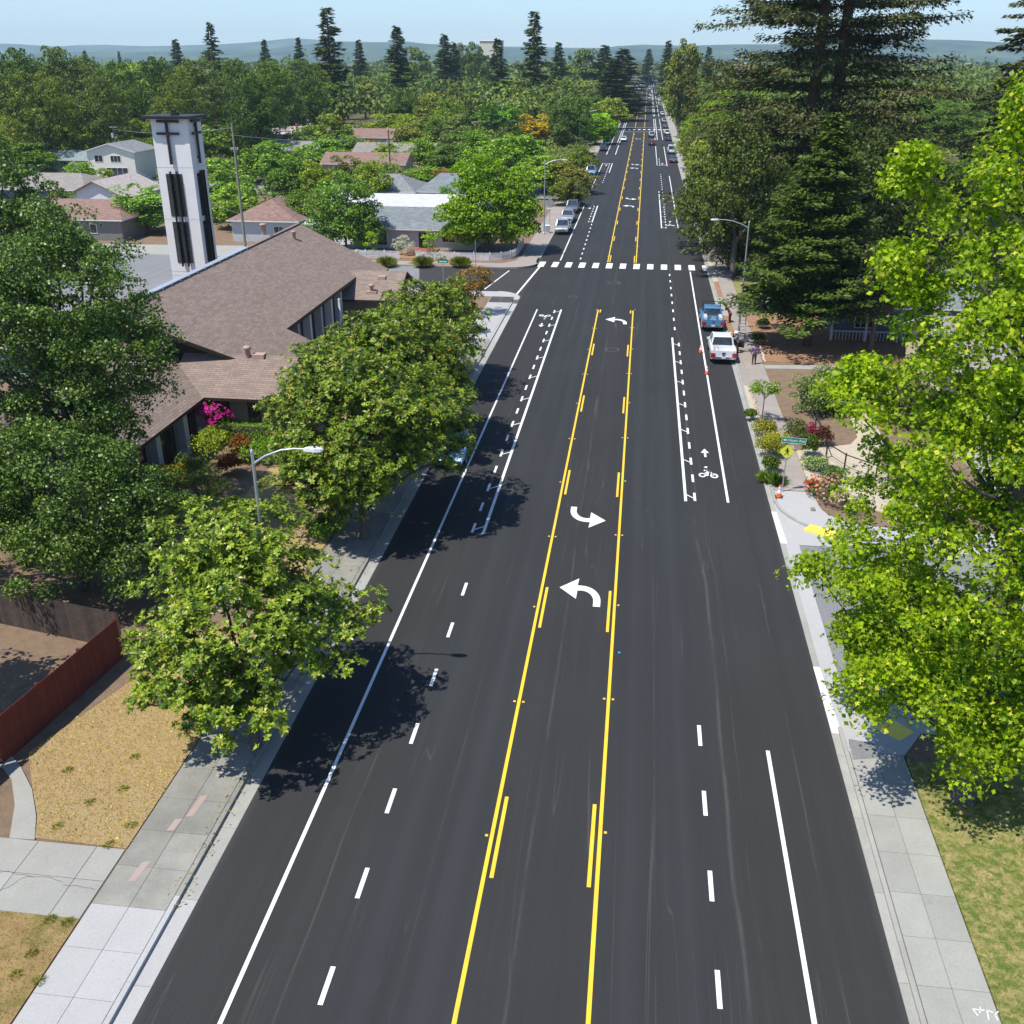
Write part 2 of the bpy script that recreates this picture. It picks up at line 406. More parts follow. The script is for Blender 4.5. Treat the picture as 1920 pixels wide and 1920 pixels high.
# beyond the crossing
for k in range(9): rect_mark('lane_dash', -5.15 - 0.05 * k / 4, 124.0 + k * 3.45, 124.0 + k * 3.45 + 1.2, 0.15)
rect_mark('edge_line', -7.55, 123.0, 173, 0.14)
buffer(-5.3, -5.85, 154.5, 173)
buffer(5.1, 5.75, 150, 194, 5.5)
rect_mark('edge_line', 7.5, 150, 221, 0.14)
rect_mark('edge_line', -7.6, 198, 247, 0.14)
buffer(-5.3, -5.9, 226, 247, 5)
for k in range(5): rect_mark('lane_dash', -5.9, 207 + k * 3.7, 208.2 + k * 3.7, 0.15)
for k in range(8): rect_mark('lane_dash', 5.75, 197 + k * 3.7, 198.2 + k * 3.7, 0.15)
rect_mark('edge_line', 7.4, 242, 297, 0.16); rect_mark('edge_line', 5.1, 243, 298, 0.16)
buffer(5.15, 5.75, 243, 262, 5)
for x in (-7.6, -5.3): rect_mark('edge_line', x, 270, 445, 0.18)
rect_mark('edge_line', -5.9, 300, 440, 0.16)
for x in (5.1, 5.75, 7.4): rect_mark('edge_line', x, 322, 436, 0.18)
for a, b in ((451, 610), (630, 880), (900, FAR)):
    for x in (-7.6, -5.4, 5.1, 5.7, 7.4): rect_mark('edge_line', x, a + rnd.uniform(0, 5), b, 0.2)
# crossings
def crossing(yc, x0, x1, n, bw, bl, mat='white'):
    for i in range(n):
        x = x0 + (x1 - x0) * i / (n - 1)
        link('crosswalk_bar', bar_me[mat], road, (x, yc, ZP + 0.001))
bar_me = {k: mk_mesh([(-0.37, -1.6), (0.37, -1.6), (0.42, 1.6), (-0.32, 1.6)], 'crosswalk_bar', k) for k in ('white',)}
crossing(120.3, -9.6, 9.9, 13, 0, 0)
bar_me['yellow'] = mk_mesh([(-0.32, -1.7), (0.32, -1.7), (0.32, 1.7), (-0.32, 1.7)], 'crosswalk_bar', 'tactile')
m_ = M['tactile']
bar2 = mk_mesh([(-0.45, -1.9), (0.45, -1.9), (0.45, 1.9), (-0.45, 1.9)], 'crosswalk_bar', 'white_old')
for i in range(11): link('crosswalk_bar', bar2, road, (-8.7 + i * 1.72, 369, ZP))
for yy in (357.5, 380.0): link('crosswalk_line', mk_mesh([(-9.3, -.22), (9.3, -.22), (9.3, .22), (-9.3, .22)], 'crosswalk_line', 'white_old'), road, (0, yy, ZP))
link('crosswalk_line', mk_mesh([(-9.3, -.4), (9.3, -.4), (9.3, .4), (-9.3, .4)], 'crosswalk_line', 'white_old'), road, (0, 650, ZP))
# limit lines on the side street
link('limit_line', mk_mesh([(-10.75, 102.0), (-10.55, 102.0), (-9.55, 118.6), (-9.78, 118.6)], 'limit_line'), road, (0, 0, ZP))
link('limit_line', mk_mesh([(-14.4, 105.2), (-14.25, 105.2), (-12.9, 115.9), (-13.05, 115.9)], 'limit_line'), road, (0, 0, ZP))
for yy in ((46.7, 50.6), (30.9, 35.3)):
    me = mk_mesh([(9.98, yy[0]), (10.32, yy[0]), (10.2, yy[1]), (9.94, yy[1])], 'limit_line')
    link('limit_line', me, road, (0, 0, 0.035))
# arrows
def turn_arrow():
    """left-turn arrow seen along +y: stem from the bottom right, head pointing -x"""
    out = []; inn = []
    for t in np.linspace(0, 1, 9):
        a = t * math.pi / 2
        out.append((0.72 - 0.95 + 0.95 * math.cos(a), 0.55 + 1.75 * math.sin(a)))
        inn.append((0.72 - 0.95 + 0.62 * math.cos(a), 0.55 + 1.18 * math.sin(a)))
    pts = [(0.39, 0.0), (0.72, 0.0)] + out + [(-0.42, 2.3), (-0.38, 3.15), (-1.25, 1.95), (-0.42, 0.75), (-0.40, 1.70)] + inn[::-1]
    return pts
tp = turn_arrow()
am = MB(); am.sheet(tp, 0); arrow_me = am.mesh('turn_arrow', M['white'])
def arrow(x, y, flip=False, sc=1.0):
    o = link('turn_arrow', arrow_me, road, (x, y, ZP)); 
    if flip: o.rotation_euler = (0, 0, math.pi)
    o.scale = (sc, sc * .82, 1); return o
arrow(0.35, 39.1); arrow(-0.29, 49.95, True)
arrow(0.45, 91.85, sc=1.05)
arrow(0.1, 172); arrow(-0.1, 184, True); arrow(0.1, 235); arrow(-0.1, 246, True)
for y in (325, 437, 529, 592): arrow(0.1, y - 1)
# bicycle symbols
def bike_symbol(parent, x, y, rz=0, sc=1.0):
    m = MB()
    def ring(cx, cy, ro, ri, n=14):
        vs = []; fs = []
        for k in range(n):
            a = 2 * math.pi * k / n
            vs += [(cx + ro * math.cos(a), cy + ro * 1.5 * math.sin(a), 0), (cx + ri * math.cos(a), cy + ri * 1.5 * math.sin(a), 0)]
        for k in range(n):
            a, b = 2 * k, 2 * ((k + 1) % n); fs.append((a, b, b + 1, a + 1))
        m.add(vs, fs)
    def bar(a, b, wd):
        a = Vector(a); b = Vector(b); d = (b - a).normalized(); u = Vector((-d.y, d.x)) * wd / 2
        m.sheet([a - u, b - u, b + u, a + u], 0)
    ring(-0.34, 0.3, 0.22, 0.12); ring(0.36, 0.26, 0.24, 0.13)
    bar((-0.24, 0.42), (-0.02, 0.85), 0.10); bar((-0.06, 0.2), (0.02, 0.8), 0.13); bar((0.34, 0.3), (0.1, 1.0), 0.10)
    bar((-0.12, 1.25), (0.12, 0.8), 0.17); bar((-0.12, 1.25), (0.22, 0.75), 0.12); bar((-0.15, 1.62), (0.02, 1.55), 0.22); bar((-0.14, 1.2), (-0.2, 0.95), 0.08)
    o = m.build('bicycle_symbol', M['white'], parent, (x, y, ZP), rz); o.scale = (sc, sc, 1)
    a = MB(); a.sheet([(-0.07, 0), (0.07, 0), (0.07, 0.75), (0.26, 0.7), (0, 1.45), (-0.26, 0.7), (-0.07, 0.75)], 0)
    dy = Vector((0, 3.3)); dy.rotate(Matrix.Rotation(rz, 2))
    o = a.build('bike_lane_arrow', M['white'], parent, (x + dy.x, y + dy.y, ZP), rz); o.scale = (sc, sc, 1)
bike_symbol(road, 6.78, 55.2)
bike_symbol(road, -6.7, 94.6, math.pi)
bike_symbol(road, 6.4, 152.5, 0, 1.15); bike_symbol(road, 6.4, 244, 0, 1.3)
bike_symbol(road, -6.5, 174, math.pi, 1.15); bike_symbol(road, -6.6, 246, math.pi, 1.3)
# manhole in the turn lane and dusty casting marks
for (x, y, r) in ((0.15, 82.8, 0.62), (-4.6, 103, 0.5), (-0.6, 110.5, 0.75)):
    m = MB(); n = 20
    vs = []; fs = []
    for k in range(n):
        a = 2 * math.pi * k / n
        vs += [(r * math.cos(a), r * math.sin(a), 0), (r * .78 * math.cos(a), r * .78 * math.sin(a), 0)]
    for k in range(n):
        a, b = 2 * k, 2 * ((k + 1) % n); fs.append((a, b, b + 1, a + 1))
    m.add(vs, fs); mh = m.build('manhole_ring', vary('dust_ring', (0.085, 0.085, 0.08), 0.3, 6), road, (x, y, 0.004))

# ------------------------------------------------------------------ gutters, kerbs, pavements (one block per pour)
def strip_blocks(name, parent, x0, x1, ys, z0, z1, mat, gap=0.012, mats=None):
    for i in range(len(ys) - 1):
        a, b = ys[i], ys[i + 1]
        mm = mats(0.5 * (a + b)) if mats else mat
        key = ('blk', x0, x1, round(b - a, 2), z0, z1, mm.name)
        if key not in _cache:
            _cache[key] = MB().box(x0, x1, gap / 2, b - a - gap / 2, z0, z1).mesh(name, mm)
        link(name, _cache[key], parent, (0, a, 0))
def frange(a, b, s):
    n = max(1, round((b - a) / s)); return [a + (b - a) * i / n for i in range(n + 1)]
lg = tag(MB().box(-13.0, -10.0, -28, 104.0, -0.12, -0.03).build('sidewalk', M['conc_joint']), kind='structure')
lmat = lambda y: M['conc_new'] if y < 19.8 or y > 84 else M['conc_old']
gm = lambda y: M['conc_new'] if y < 19.8 or y > 84 else M['gutter']
strip_blocks('gutter_slab', lg, -10.50, -9.97, frange(-28, 99.0, 3.0), -0.1, 0.012, None, mats=gm)
strip_blocks('kerb', lg, -10.66, -10.50, frange(-28, 99.0, 3.0), -0.1, ZS, None, gap=0.006, mats=lmat)
strip_blocks('sidewalk_slab', lg, -11.80, -10.68, frange(-28, 101.5, 1.55), -0.05, ZS, None, mats=lmat)
strip_blocks('sidewalk_slab', lg, -12.95, -11.815, frange(-28, 101.5, 1.55), -0.05, ZS, None, mats=lmat)
rg = tag(MB().box(10.0, 12.4, -28, 31.0, -0.12, -0.03).build('sidewalk', M['conc_joint']), kind='structure')
strip_blocks('gutter_slab', rg, 9.95, 10.22, frange(-28, 260, 3.2), -0.1, 0.03, M['gutter'])
strip_blocks('kerb', rg, 10.22, 10.36, frange(-28, 31.2, 3.2) , -0.1, ZS, M['gutter'], gap=0.006)
strip_blocks('sidewalk_slab', rg, 10.39, 11.27, frange(-28, 29.8, 1.65), -0.05, ZS, M['conc'])
strip_blocks('sidewalk_slab', rg, 11.285, 12.25, frange(-28, 29.8, 1.65), -0.05, ZS, M['conc'])
rg2 = tag(MB().box(10.0, 12.4, 52, 258, -0.12, -0.03).build('sidewalk', M['conc_joint']), kind='structure')
strip_blocks('kerb', rg2, 10.22, 10.36, frange(51.8, 204, 3.2), -0.1, ZS, M['gutter'], gap=0.006)
strip_blocks('sidewalk_slab', rg2, 10.9, 12.45, frange(53.5, 204, 1.9), -0.05, ZS, M['conc_tan'])
strip_blocks('kerb', rg2, 10.22, 10.5, frange(204, 600, 8), -0.1, ZS, M['gutter'])
strip_blocks('sidewalk_slab', rg2, 10.5, 12.6, frange(204, 600, 8), -0.05, ZS, M['conc'])
# strip between kerb and walk on the far right side: earth, mulch, grass
for (y0, y1, mt) in ((53.5, 57, 'conc'), (57, 73.5, 'sandy'), (73.5, 84, 'conc_tan'), (84, 96, 'bark_mulch'), (96, 104, 'conc'), (104, 112, 'bark_mulch'), (112, 131, 'sandy'), (131, 144, 'green_lawn'), (144, 204, 'sandy')):
    slab_area('verge', [(10.37, y0), (10.89, y0), (10.89, y1), (10.37, y1)], ZS - 0.005, M[mt])
# far kerbs left
lg2 = tag(MB().box(-12.6, -10.0, 124, 176, -0.12, -0.03).build('sidewalk', M['conc_joint']), kind='structure')
for (a, b) in ((124, 176), (204, 350), (390, 640)):
    strip_blocks('kerb', lg2, -10.3, -10.02, frange(a, b, 5), -0.1, ZS, M['gutter'])
    strip_blocks('sidewalk_slab', lg2, -12.6, -10.3, frange(a, b, 2.2 if a < 130 else 6), -0.05, ZS, M['conc_tan'])

def arc(cx, cy, r, a0, a1, n=10):
    return [(cx + r * math.cos(math.radians(a0 + (a1 - a0) * i / n)), cy + r * math.sin(math.radians(a0 + (a1 - a0) * i / n))) for i in range(n + 1)]
def curved_kerb(name, parent, cx, cy, r, a0, a1, wd, z0, z1, mat, n=10, gut=None):
    o = arc(cx, cy, r, a0, a1, n); i = arc(cx, cy, r - wd, a0, a1, n)
    for k in range(n):
        MB().prism([o[k], o[k + 1], i[k + 1], i[k]] if a1 > a0 else [i[k], i[k + 1], o[k + 1], o[k]], z0, z1).build(name, mat, parent)
# corner south of the left side street (bright new concrete)
crn = slab_area('corner_sidewalk', [(-13.0, 101.5), (-13.0, 98.8), (-10.66, 98.8)] + [(-12.66 + 2.0 * math.cos(math.radians(a)), 101.3 + 2.6 * math.sin(math.radians(a))) for a in range(-10, 91, 20)] + [(-20, 103.9), (-20, 101.5)], ZS, M['conc_new'], 0.2)
for k in range(9):
    a, b = math.radians(-10 + k * 11.2), math.radians(-10 + (k + 1) * 11.2)
    q = lambda t, r: (-12.66 + r * math.cos(t), 101.3 + (r + 0.6) * math.sin(t))
    MB().prism([q(a, 2.02), q(a, 2.65), q(b, 2.65), q(b, 2.02)], -0.1, 0.03).build('gutter_slab', M['conc_new'], crn)
cs2 = tag(MB().box(-75, -20, 103.9, 104.3, -0.1, ZS).build('kerb', M['gutter']), kind='structure')
for k in range(24): MB().box(-75 + k * 2.25, -72.76 + k * 2.25, 102.3, 103.88, -0.05, ZS - 0.002).build('sidewalk_slab', M['conc_tan'], cs2)
# north side of the side street: kerb, walk, planted verge
nk = tag(MB().box(-75, -13.4, 117.25, 117.45, -0.1, ZS).build('kerb', M['gutter']), kind='structure')
for k in range(8):
    a, b = math.radians(-90 + k * 11.25), math.radians(-90 + (k + 1) * 11.25)
    q = lambda t, r: (-13.4 + r * math.cos(t), 120.6 + r * math.sin(t))
    MB().prism([q(a, 3.05), q(a, 3.3), q(b, 3.3), q(b, 3.05)], -0.1, ZS).build('kerb', M['gutter'], nk)
MB().prism([(-13.4, 117.46)] + [(-13.4 + 3.04 * math.cos(math.radians(a)), 120.6 + 3.04 * math.sin(math.radians(a))) for a in range(-80, 1, 10)] + [(-10.4, 124), (-12.6, 124), (-12.9, 121.5), (-14.4, 119.6), (-60, 119.6), (-60, 117.46)], -0.1, ZS - 0.003).build('walk_surface', M['conc_tan'], nk)
# near right junction: curb returns, aprons, tactile pad
cr = slab_area('corner_sidewalk', [(10.39, 53.4)] + arc(14.6, 52.0, 4.2, 180, 262, 9) + [(17.0, 47.5), (26, 47.5), (26, 49.0), (16.2, 49.0)] + arc(15.0, 51.6, 2.4, 265, 182, 6) + [(12.5, 53.4)], ZS, M['conc_new'])
for k in range(9):
    a, b = math.radians(180 + 9.1 * k), math.radians(180 + 9.1 * (k + 1))
    q = lambda t, r: (14.6 + r * math.cos(t), 52.0 + r * math.sin(t))
    MB().prism([q(a, 4.2), q(a, 4.36), q(b, 4.36), q(b, 4.2)][::-1], -0.1, ZS + 0.001).build('kerb', M['gutter'], cr)
MB().prism([(9.95, 29.8), (10.22, 29.8), (10.85, 33.0), (10.9, 46.6), (10.22, 52.0), (9.95, 52.0)], -0.1, 0.028).build('valley_gutter', M['conc_new'], cr)
MB().prism([(10.9, 46.62), (26, 46.62), (26, 47.48), (14.0, 47.48), (12.5, 48.2), (11.2, 49.4), (10.5, 51.4), (10.25, 51.9)], -0.1, 0.026).build('gutter_slab', M['conc_new'], cr)
tp_ = MB()
tp_.prism([(11.35, 48.35), (12.75, 47.5), (13.2, 48.15), (11.8, 49.0)], ZS - 0.1, ZS + 0.008)
for i in range(11):
    for j in range(5):
        u, v = (i + .5) / 11, (j + .5) / 5
        x = 11.35 + 1.4 * u + 0.45 * v; y = 48.35 - .85 * u + 0.65 * v
        tp_.cyl(x, y, ZS + 0.008, ZS + 0.02, 0.03, 6, r2=0.02)
tp_.build('tactile_pad', M['tactile'], cr)
cr2 = slab_area('corner_sidewalk', [(10.39, 29.8), (12.3, 29.8), (13.2, 31.2), (26, 31.2), (26, 32.4), (14, 32.4)] + arc(13.6, 28.9, 3.3, 88, 160, 7), ZS, M['conc_new'])
MB().prism([(11.6, 31.3), (12.3, 30.6), (12.95, 31.2), (12.3, 31.95)], ZS - 0.1, ZS + 0.008).build('tactile_pad', M['tactile'], cr2)
MB().prism([(9.95, 29.8), (10.40, 29.8)] + arc(13.6, 28.9, 3.32, 160, 90, 7) + [(26, 32.42), (26, 32.98), (10.86, 32.98)], -0.1, 0.024).build('gutter_slab', M['conc_new'], cr2)

# ------------------------------------------------------------------ front yards near the camera, left
# driveway slabs
dr = tag(MB().box(-30, -13.0, 19.2, 21.98, -0.05, ZS - 0.02).build('driveway', M['conc_joint']), kind='structure')
for (x0, x1) in ((-13.95, -13.02), (-15.9, -13.97), (-17.9, -15.92), (-20.5, -17.92), (-24, -20.52), (-30, -24.02)):
    for (y0, y1) in ((19.2, 20.62), (20.64, 21.96)):
        MB().box(x0, x1, y0, y1, 0, ZS).build('driveway_slab', M['conc'], dr)
cracks = MB()
def crack(pts, wd=0.018):
    for a, b in zip(pts, pts[1:]):
        a = Vector((a[0], a[1])); b = Vector((b[0], b[1])); d = (b - a).normalized(); u = Vector((-d.y, d.x)) * wd / 2
        cracks.sheet([tuple(a - u), tuple(b - u), tuple(b + u), tuple(a + u)], ZS + 0.003)
def wob(a, b, n=10, amp=0.06):
    return [(a[0] + (b[0] - a[0]) * t + rnd.uniform(-amp, amp), a[1] + (b[1] - a[1]) * t + rnd.uniform(-amp, amp)) for t in [i / n for i in range(n + 1)]]
crack(wob((-18, 20.7), (-14.2, 20.5), 14)); crack(wob((-16.2, 19.5), (-15.3, 20.6), 8)); crack(wob((-17.2, 21.7), (-16.4, 20.6), 8)); crack(wob((-14.2, 20.4), (-13.1, 20.3), 5))
cracks.build('crack', M['conc_joint'], dr)
LAWN1 = [G(66, 1571, ZS), (-12.99, 22.0), (-12.99, 36.0), (-15.6, 35.0), (-17.2, 30.6), (-18.7, 26.0), G(62, 1485, ZS), G(70, 1530, ZS)]
slab_area('lawn', LAWN1, ZS + 0.012, M['dry_lawn'])
slab_area('lawn', [(-30, 12), (-13.0, 12), (-13.0, 19.18), (-30, 19.18)], ZS + 0.012, M['dry_lawn2'])
slab_area('lawn', [(12.3, -6), (40, -6), (40, 29.5), (12.3, 29.5)], ZS - 0.01, M['green_lawn'])
slab_area('lawn', [(-19.5, 40), (-13.1, 40), (-13.1, 64), (-17, 66), (-19.5, 58)], ZS, M['dry_lawn'])
# curved path
ci = [G(65, 1575, ZS), G(68, 1530, ZS), G(60, 1480, ZS), G(40, 1440, ZS), G(20, 1415, ZS)]
co = [G(18, 1572, ZS), G(28, 1510, ZS), G(22, 1462, ZS), G(5, 1440, ZS), G(-30, 1420, ZS)]
slab_area('path', ci + co[::-1], ZS + 0.025, M['conc'], 0.1)
# pink utility paint marks and a meter lid on the old walk
for (x, y, l) in ((-11.75, 23.6, 1.1), (-12.1, 22.9, 0.6), (-12.3, 20.7, 0.9), (-11.6, 25.6, 0.7)):
    n_ = MB().sheet([(0, 0), (0.22, 0.05), (0.3, l), (0.06, l * 0.9)], 0)
    n_.build('paint_mark', M.setdefault('pinkpaint', paint('faded_pink_marking', (0.38, 0.29, 0.25), 0.9)), lg, (x, y, ZS + 0.004))
# white spray marks on the right walk
def stroke(m, pts, wd, z):
    for a, b in zip(pts, pts[1:]):
        a = Vector(a); b = Vector(b); d = (b - a).normalized(); u = Vector((-d.y, d.x)) * wd / 2
        m.sheet([tuple(a - u), tuple(b - u), tuple(b + u), tuple(a + u)], z)
sm_ = MB(); ox, oy = G(1845, 1912, ZS)
for pts in ([(-.12, .1), (-.2, .3), (0, .28), (.1, .3)], [(-.05, .2), (.02, .38)], [(.12, .0), (.16, .3), (.3, .25)], [(.35, .02), (.33, .2), (.45, .3)]):
    stroke(sm_, [(ox + a, oy + b) for a, b in pts], 0.03, ZS + 0.004)
sm_.build('paint_mark', M['white_old'], rg)
# dark asphalt patch in the right walk
MB().prism([(10.42, 29.3), (11.3, 29.5), (11.35, 30.3), (10.5, 30.5)], 0.05, ZS + 0.006).build('patch', M['asphalt_old'], rg)
# right: church of mulch gardens and paths beyond the junction
slab_area('bark_bed', [(12.47, 80.5), (22, 79.5), (30, 82), (30, 98), (12.47, 97)], ZS, M['bark_mulch'])
slab_area('gravel_bed', [(12.47, 73.5), (30, 73.5), (30, 79.4), (12.47, 80.4)], ZS - 0.005, M['soil'])
slab_area('path', [(12.47, 78.2), (19.5, 78.7), (30, 79.4), (30, 80.1), (19.5, 79.9), (12.47, 79.2)], ZS + 0.02, M['conc'])
slab_area('path', [(17.6, 78.6), (19.9, 78.9), (18.2, 77.3), (17.7, 75.5), (18.3, 73.2), (16.6, 73.2), (16.2, 75.5), (16.7, 77.3)][::-1], ZS + 0.016, M['conc'])
slab_area('gravel_bed', [(12.5, 53.4), (16.0, 51.0), (16.8, 49.1), (18.5, 49.1), (17.0, 62), (12.47, 60)], ZS - 0.002, M['sandy'])
slab_area('path', [(14.3, 58), (15.4, 57.4), (18.4, 62), (18.6, 73), (17.3, 73), (16.8, 63)], ZS + .004, M['sandy'], .1)
slab_area('driveway', [(22.5, 49.2), (26.4, 49.2), (26.4, 68), (22.5, 68)], ZS, M['conc'])
slab_area('driveway', [(12.47, 97.2), (32, 97.2), (32, 103.5), (12.47, 103.5)], ZS + 0.004, M['asphalt_old'])
slab_area('lawn', [(12.47, 103.8), (26, 103.8), (26, 112), (12.47, 112)], ZS + 0.006, M['green_lawn'])
# hills
def hill_strip(name, y0, prof, mat, base=-0.2):
    """prof: list of (pixel x, pixel y of the crest) seen from the drone; the ridge is solid"""
    m = MB(); vs = []; 
    xs_ = np.interp
    n = 90; D = y0
    px = np.linspace(prof[0][0], prof[-1][0], n)
    py = np.interp(px, [p[0] for p in prof], [p[1] for p in prof])
    fine = R.normal(0, 1, n); fine = np.convolve(fine, [.25, .5, .25], 'same')
    rows = []
    for k, (a, b) in enumerate(zip(px, py)):
        r = ray(a, b); t = D / r[1]
        x = CX + r[0] * t; z = HC + r[2] * t + fine[k] * D * 0.00035
        rows.append([(x, D - 900, base), (x, D - 350, base + (z - base) * 0.62), (x, D, z), (x, D + 700, base + (z - base) * .5)])
    for k in range(n): vs += rows[k]
    fs = [(4 * k + j, 4 * (k + 1) + j, 4 * (k + 1) + j + 1, 4 * k + j + 1) for k in range(n - 1) for j in range(3)]
    m.add(vs, fs, 0, True); return tag(m.build(name, mat), kind='structure')
n = N('hill_woodland'); v = n.coord('World')
col = n.ramp(n.noise(v, 0.004, 8, 0.75), [(0.42, (0.03, 0.06, 0.05)), (0.55, (0.06, 0.10, 0.06)), (0.7, (0.13, 0.16, 0.10))])
M['hill'] = n.bsdf(col, 0.95, spec=0.1)
hill_strip('hills', 7600, [(-900, 80), (0, 80), (60, 84), (110, 87), (160, 84), (220, 83), (260, 86), (310, 86), (400, 83), (470, 79), (560, 70), (620, 78), (700, 80), (760, 77), (800, 83), (900, 86), (1100, 90), (1500, 86), (1700, 80), (1900, 85), (3000, 78)], M['hill'])
hill_strip('hills', 5200, [(-900, 100), (60, 99), (150, 97), (250, 98), (500, 92), (640, 76), (700, 79), (860, 84), (1000, 92), (1130, 92), (1180, 82), (1215, 84), (1300, 86), (1360, 83), (1500, 82), (1640, 78), (1740, 73), (1830, 76), (1920, 82), (3000, 88)], M['hill'])
# ------------------------------------------------------------------ foliage
def nrm(a): return a / np.maximum(np.linalg.norm(a, axis=1, keepdims=True), 1e-9)
T_ELL = np.array([(0, 0, 0), (.22, .45, .03), (.12, .85, .0), (-.05, 1, -.08), (-.22, .5, .03)], float)
T_LEAF4 = np.array([(0, 0, 0), (.23, .5, .03), (0, 1, -.08), (-.21, .55, .03)], float)
T_QUAD = np.array([(0, -.5, 0), (.42, .05, .08), (.05, .5, -.05), (-.45, .0, .06)], float)
T_HEX = np.array([(-.1, -.5, 0), (.38, -.28, .06), (.5, .2, -.05), (.1, .5, .05), (-.42, .3, -.04), (-.45, -.2, .05)], float)
T_SPRAY = np.array([(0, 0, 0), (.13, .35, .0), (0, 1, -.12), (-.13, .35, 0)], float)
T_GRASS = np.array([(-.05, 0, 0), (.05, 0, 0), (.03, .6, .05), (0, 1, -.1)], float)
st = []
for k, (a, r) in enumerate([(-90, .15), (-30, .5), (15, .22), (52, .62), (90, .26), (128, .62), (165, .22), (210, .5)]):
    st.append((r * math.cos(math.radians(a)), r * math.sin(math.radians(a)) + .2, -.12 * r))
T_STAR = np.array(st, float)

def leaf_mesh(name, pos, axis, normal, size, tmpl, mat, width=1.0, rng=R, extra=None):
    pos = np.asarray(pos, float); Nn = len(pos); k = len(tmpl)
    axis = nrm(axis); u = nrm(np.cross(axis, normal)); w_ = np.cross(u, axis)
    size = np.broadcast_to(size, (Nn,)).reshape(-1, 1, 1)
    t = tmpl
    vs = pos[:, None, :] + size * (u[:, None, :] * t[None, :, 0:1] * width + axis[:, None, :] * t[None, :, 1:2] + w_[:, None, :] * t[None, :, 2:3])
    me = bpy.data.meshes.new(name)
    me.vertices.add(Nn * k); me.vertices.foreach_set('co', vs.astype(np.float32).ravel())
    me.loops.add(Nn * k); me.loops.foreach_set('vertex_index', np.arange(Nn * k, dtype=np.int32))
    me.polygons.add(Nn); me.polygons.foreach_set('loop_start', np.arange(0, Nn * k, k, dtype=np.int32))
    try: me.polygons.foreach_set('loop_total', np.full(Nn, k, dtype=np.int32))
    except Exception: pass
    at = me.attributes.new('rnd', 'FLOAT', 'POINT')
    rr = rng.random(Nn) if extra is None else extra
    at.data.foreach_set('value', np.repeat(rr, k).astype(np.float32))
    me.materials.append(mat); me.update(calc_edges=True); return me

def leafmat(name, dark, light, accent=None, acc=0.0, gloss=0.35, trans=0.3, nscale=0.5, obj=False):
    n = N(name); r = n.attr('rnd'); v = n.coord('World')
    f = n.noise(v, nscale, 3, 0.6)
    f = n.math('ADD', n.math('MULTIPLY', r, 0.62), n.math('MULTIPLY', f, 0.76)); f = n.math('SUBTRACT', f, 0.19, True)
    if obj:
        oc = n.ocol(); col = n.mix(1.0, oc, n.ramp(f, [(0.15, dark), (0.85, light)]), 'MULTIPLY')
    else: col = n.ramp(f, [(0.2, dark), (0.8, light)])
    if accent: col = n.mix(n.ramp(r, [(1 - acc - 0.01, 0.0), (1 - acc, 1.0)]), col, accent)
    b = n.new('ShaderNodeBsdfPrincipled'); n.set(b, 'Base Color', col); b.inputs['Roughness'].default_value = 0.62 - gloss * 0.6
    b.inputs['Specular IOR Level'].default_value = 0.08 + gloss * 0.6
    t = n.new('ShaderNodeBsdfTranslucent'); hs = n.mix(1.0, col, (1.0, 1.25, 0.35), 'MULTIPLY'); n.t.links.new(hs, t.inputs[0])
    mx = n.new('ShaderNodeMixShader'); mx.inputs[0].default_value = trans
    n.t.links.new(b.outputs[0], mx.inputs[1]); n.t.links.new(t.outputs[0], mx.inputs[2]); n.t.links.new(mx.outputs[0], n.out.inputs[0])
    return n.mat
def barkmat(name, c): 
    n = N(name); v = n.coord('World', (6, 6, 0.8)); f = n.noise(v, 1.5, 6, 0.75)
    return n.bsdf(n.ramp(f, [(0.3, tuple(x * .5 for x in c)), (0.7, tuple(x * 1.35 for x in c))]), 0.95, spec=0.1, normal=n.bump(f, 0.8, 0.05))
M['bark'] = barkmat('grey_bark', (0.13, 0.115, 0.095)); M['bark_red'] = barkmat('red_bark', (0.12, 0.075, 0.055)); M['bark_pale'] = barkmat('pale_bark', (0.27, 0.25, 0.21))
M['magnolia'] = leafmat('magnolia_leaf', (0.025, 0.062, 0.006), (0.265, 0.375, 0.017), (0.36, 0.27, 0.06), 0.025, 0.34, 0.12, 0.6)
M['magnolia_y'] = leafmat('magnolia_leaf_light', (0.045, 0.10, 0.008), (0.34, 0.45, 0.024), (0.40, 0.36, 0.08), 0.02, 0.42, 0.14, 0.6)
M['oak'] = leafmat('oak_leaf', (0.032, 0.075, 0.012), (0.17, 0.265, 0.034), (0.26, 0.33, 0.07), 0.05, 0.38, 0.12, 0.4)
M['sweetgum'] = leafmat('sweetgum_leaf', (0.10, 0.19, 0.004), (0.42, 0.56, 0.010), (0.58, 0.58, 0.05), 0.06, 0.26, 0.36, 0.6)
M['redwood'] = leafmat('redwood_needles', (0.028, 0.046, 0.013), (0.145, 0.160, 0.045), (0.17, 0.15, 0.06), 0.08, 0.1, 0.14, 0.28)
M['fir'] = leafmat('fir_needles', (0.030, 0.058, 0.008), (0.125, 0.185, 0.024), None, 0, 0.15, 0.14, 0.5)
M['olive'] = leafmat('grey_green_leaf', (0.035, 0.05, 0.018), (0.15, 0.18, 0.055), None, 0, 0.3, 0.2, 0.5)
M['maple'] = leafmat('round_maple_leaf', (0.085, 0.20, 0.006), (0.36, 0.52, 0.02), None, 0, 0.3, 0.32, 0.6)
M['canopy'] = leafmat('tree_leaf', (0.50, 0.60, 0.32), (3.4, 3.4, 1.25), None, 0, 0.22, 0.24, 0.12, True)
M['flower'] = leafmat('petal', (0.75, 0.75, 0.75), (1.2, 1.2, 1.2), None, 0, 0.1, 0.3, 2, True)

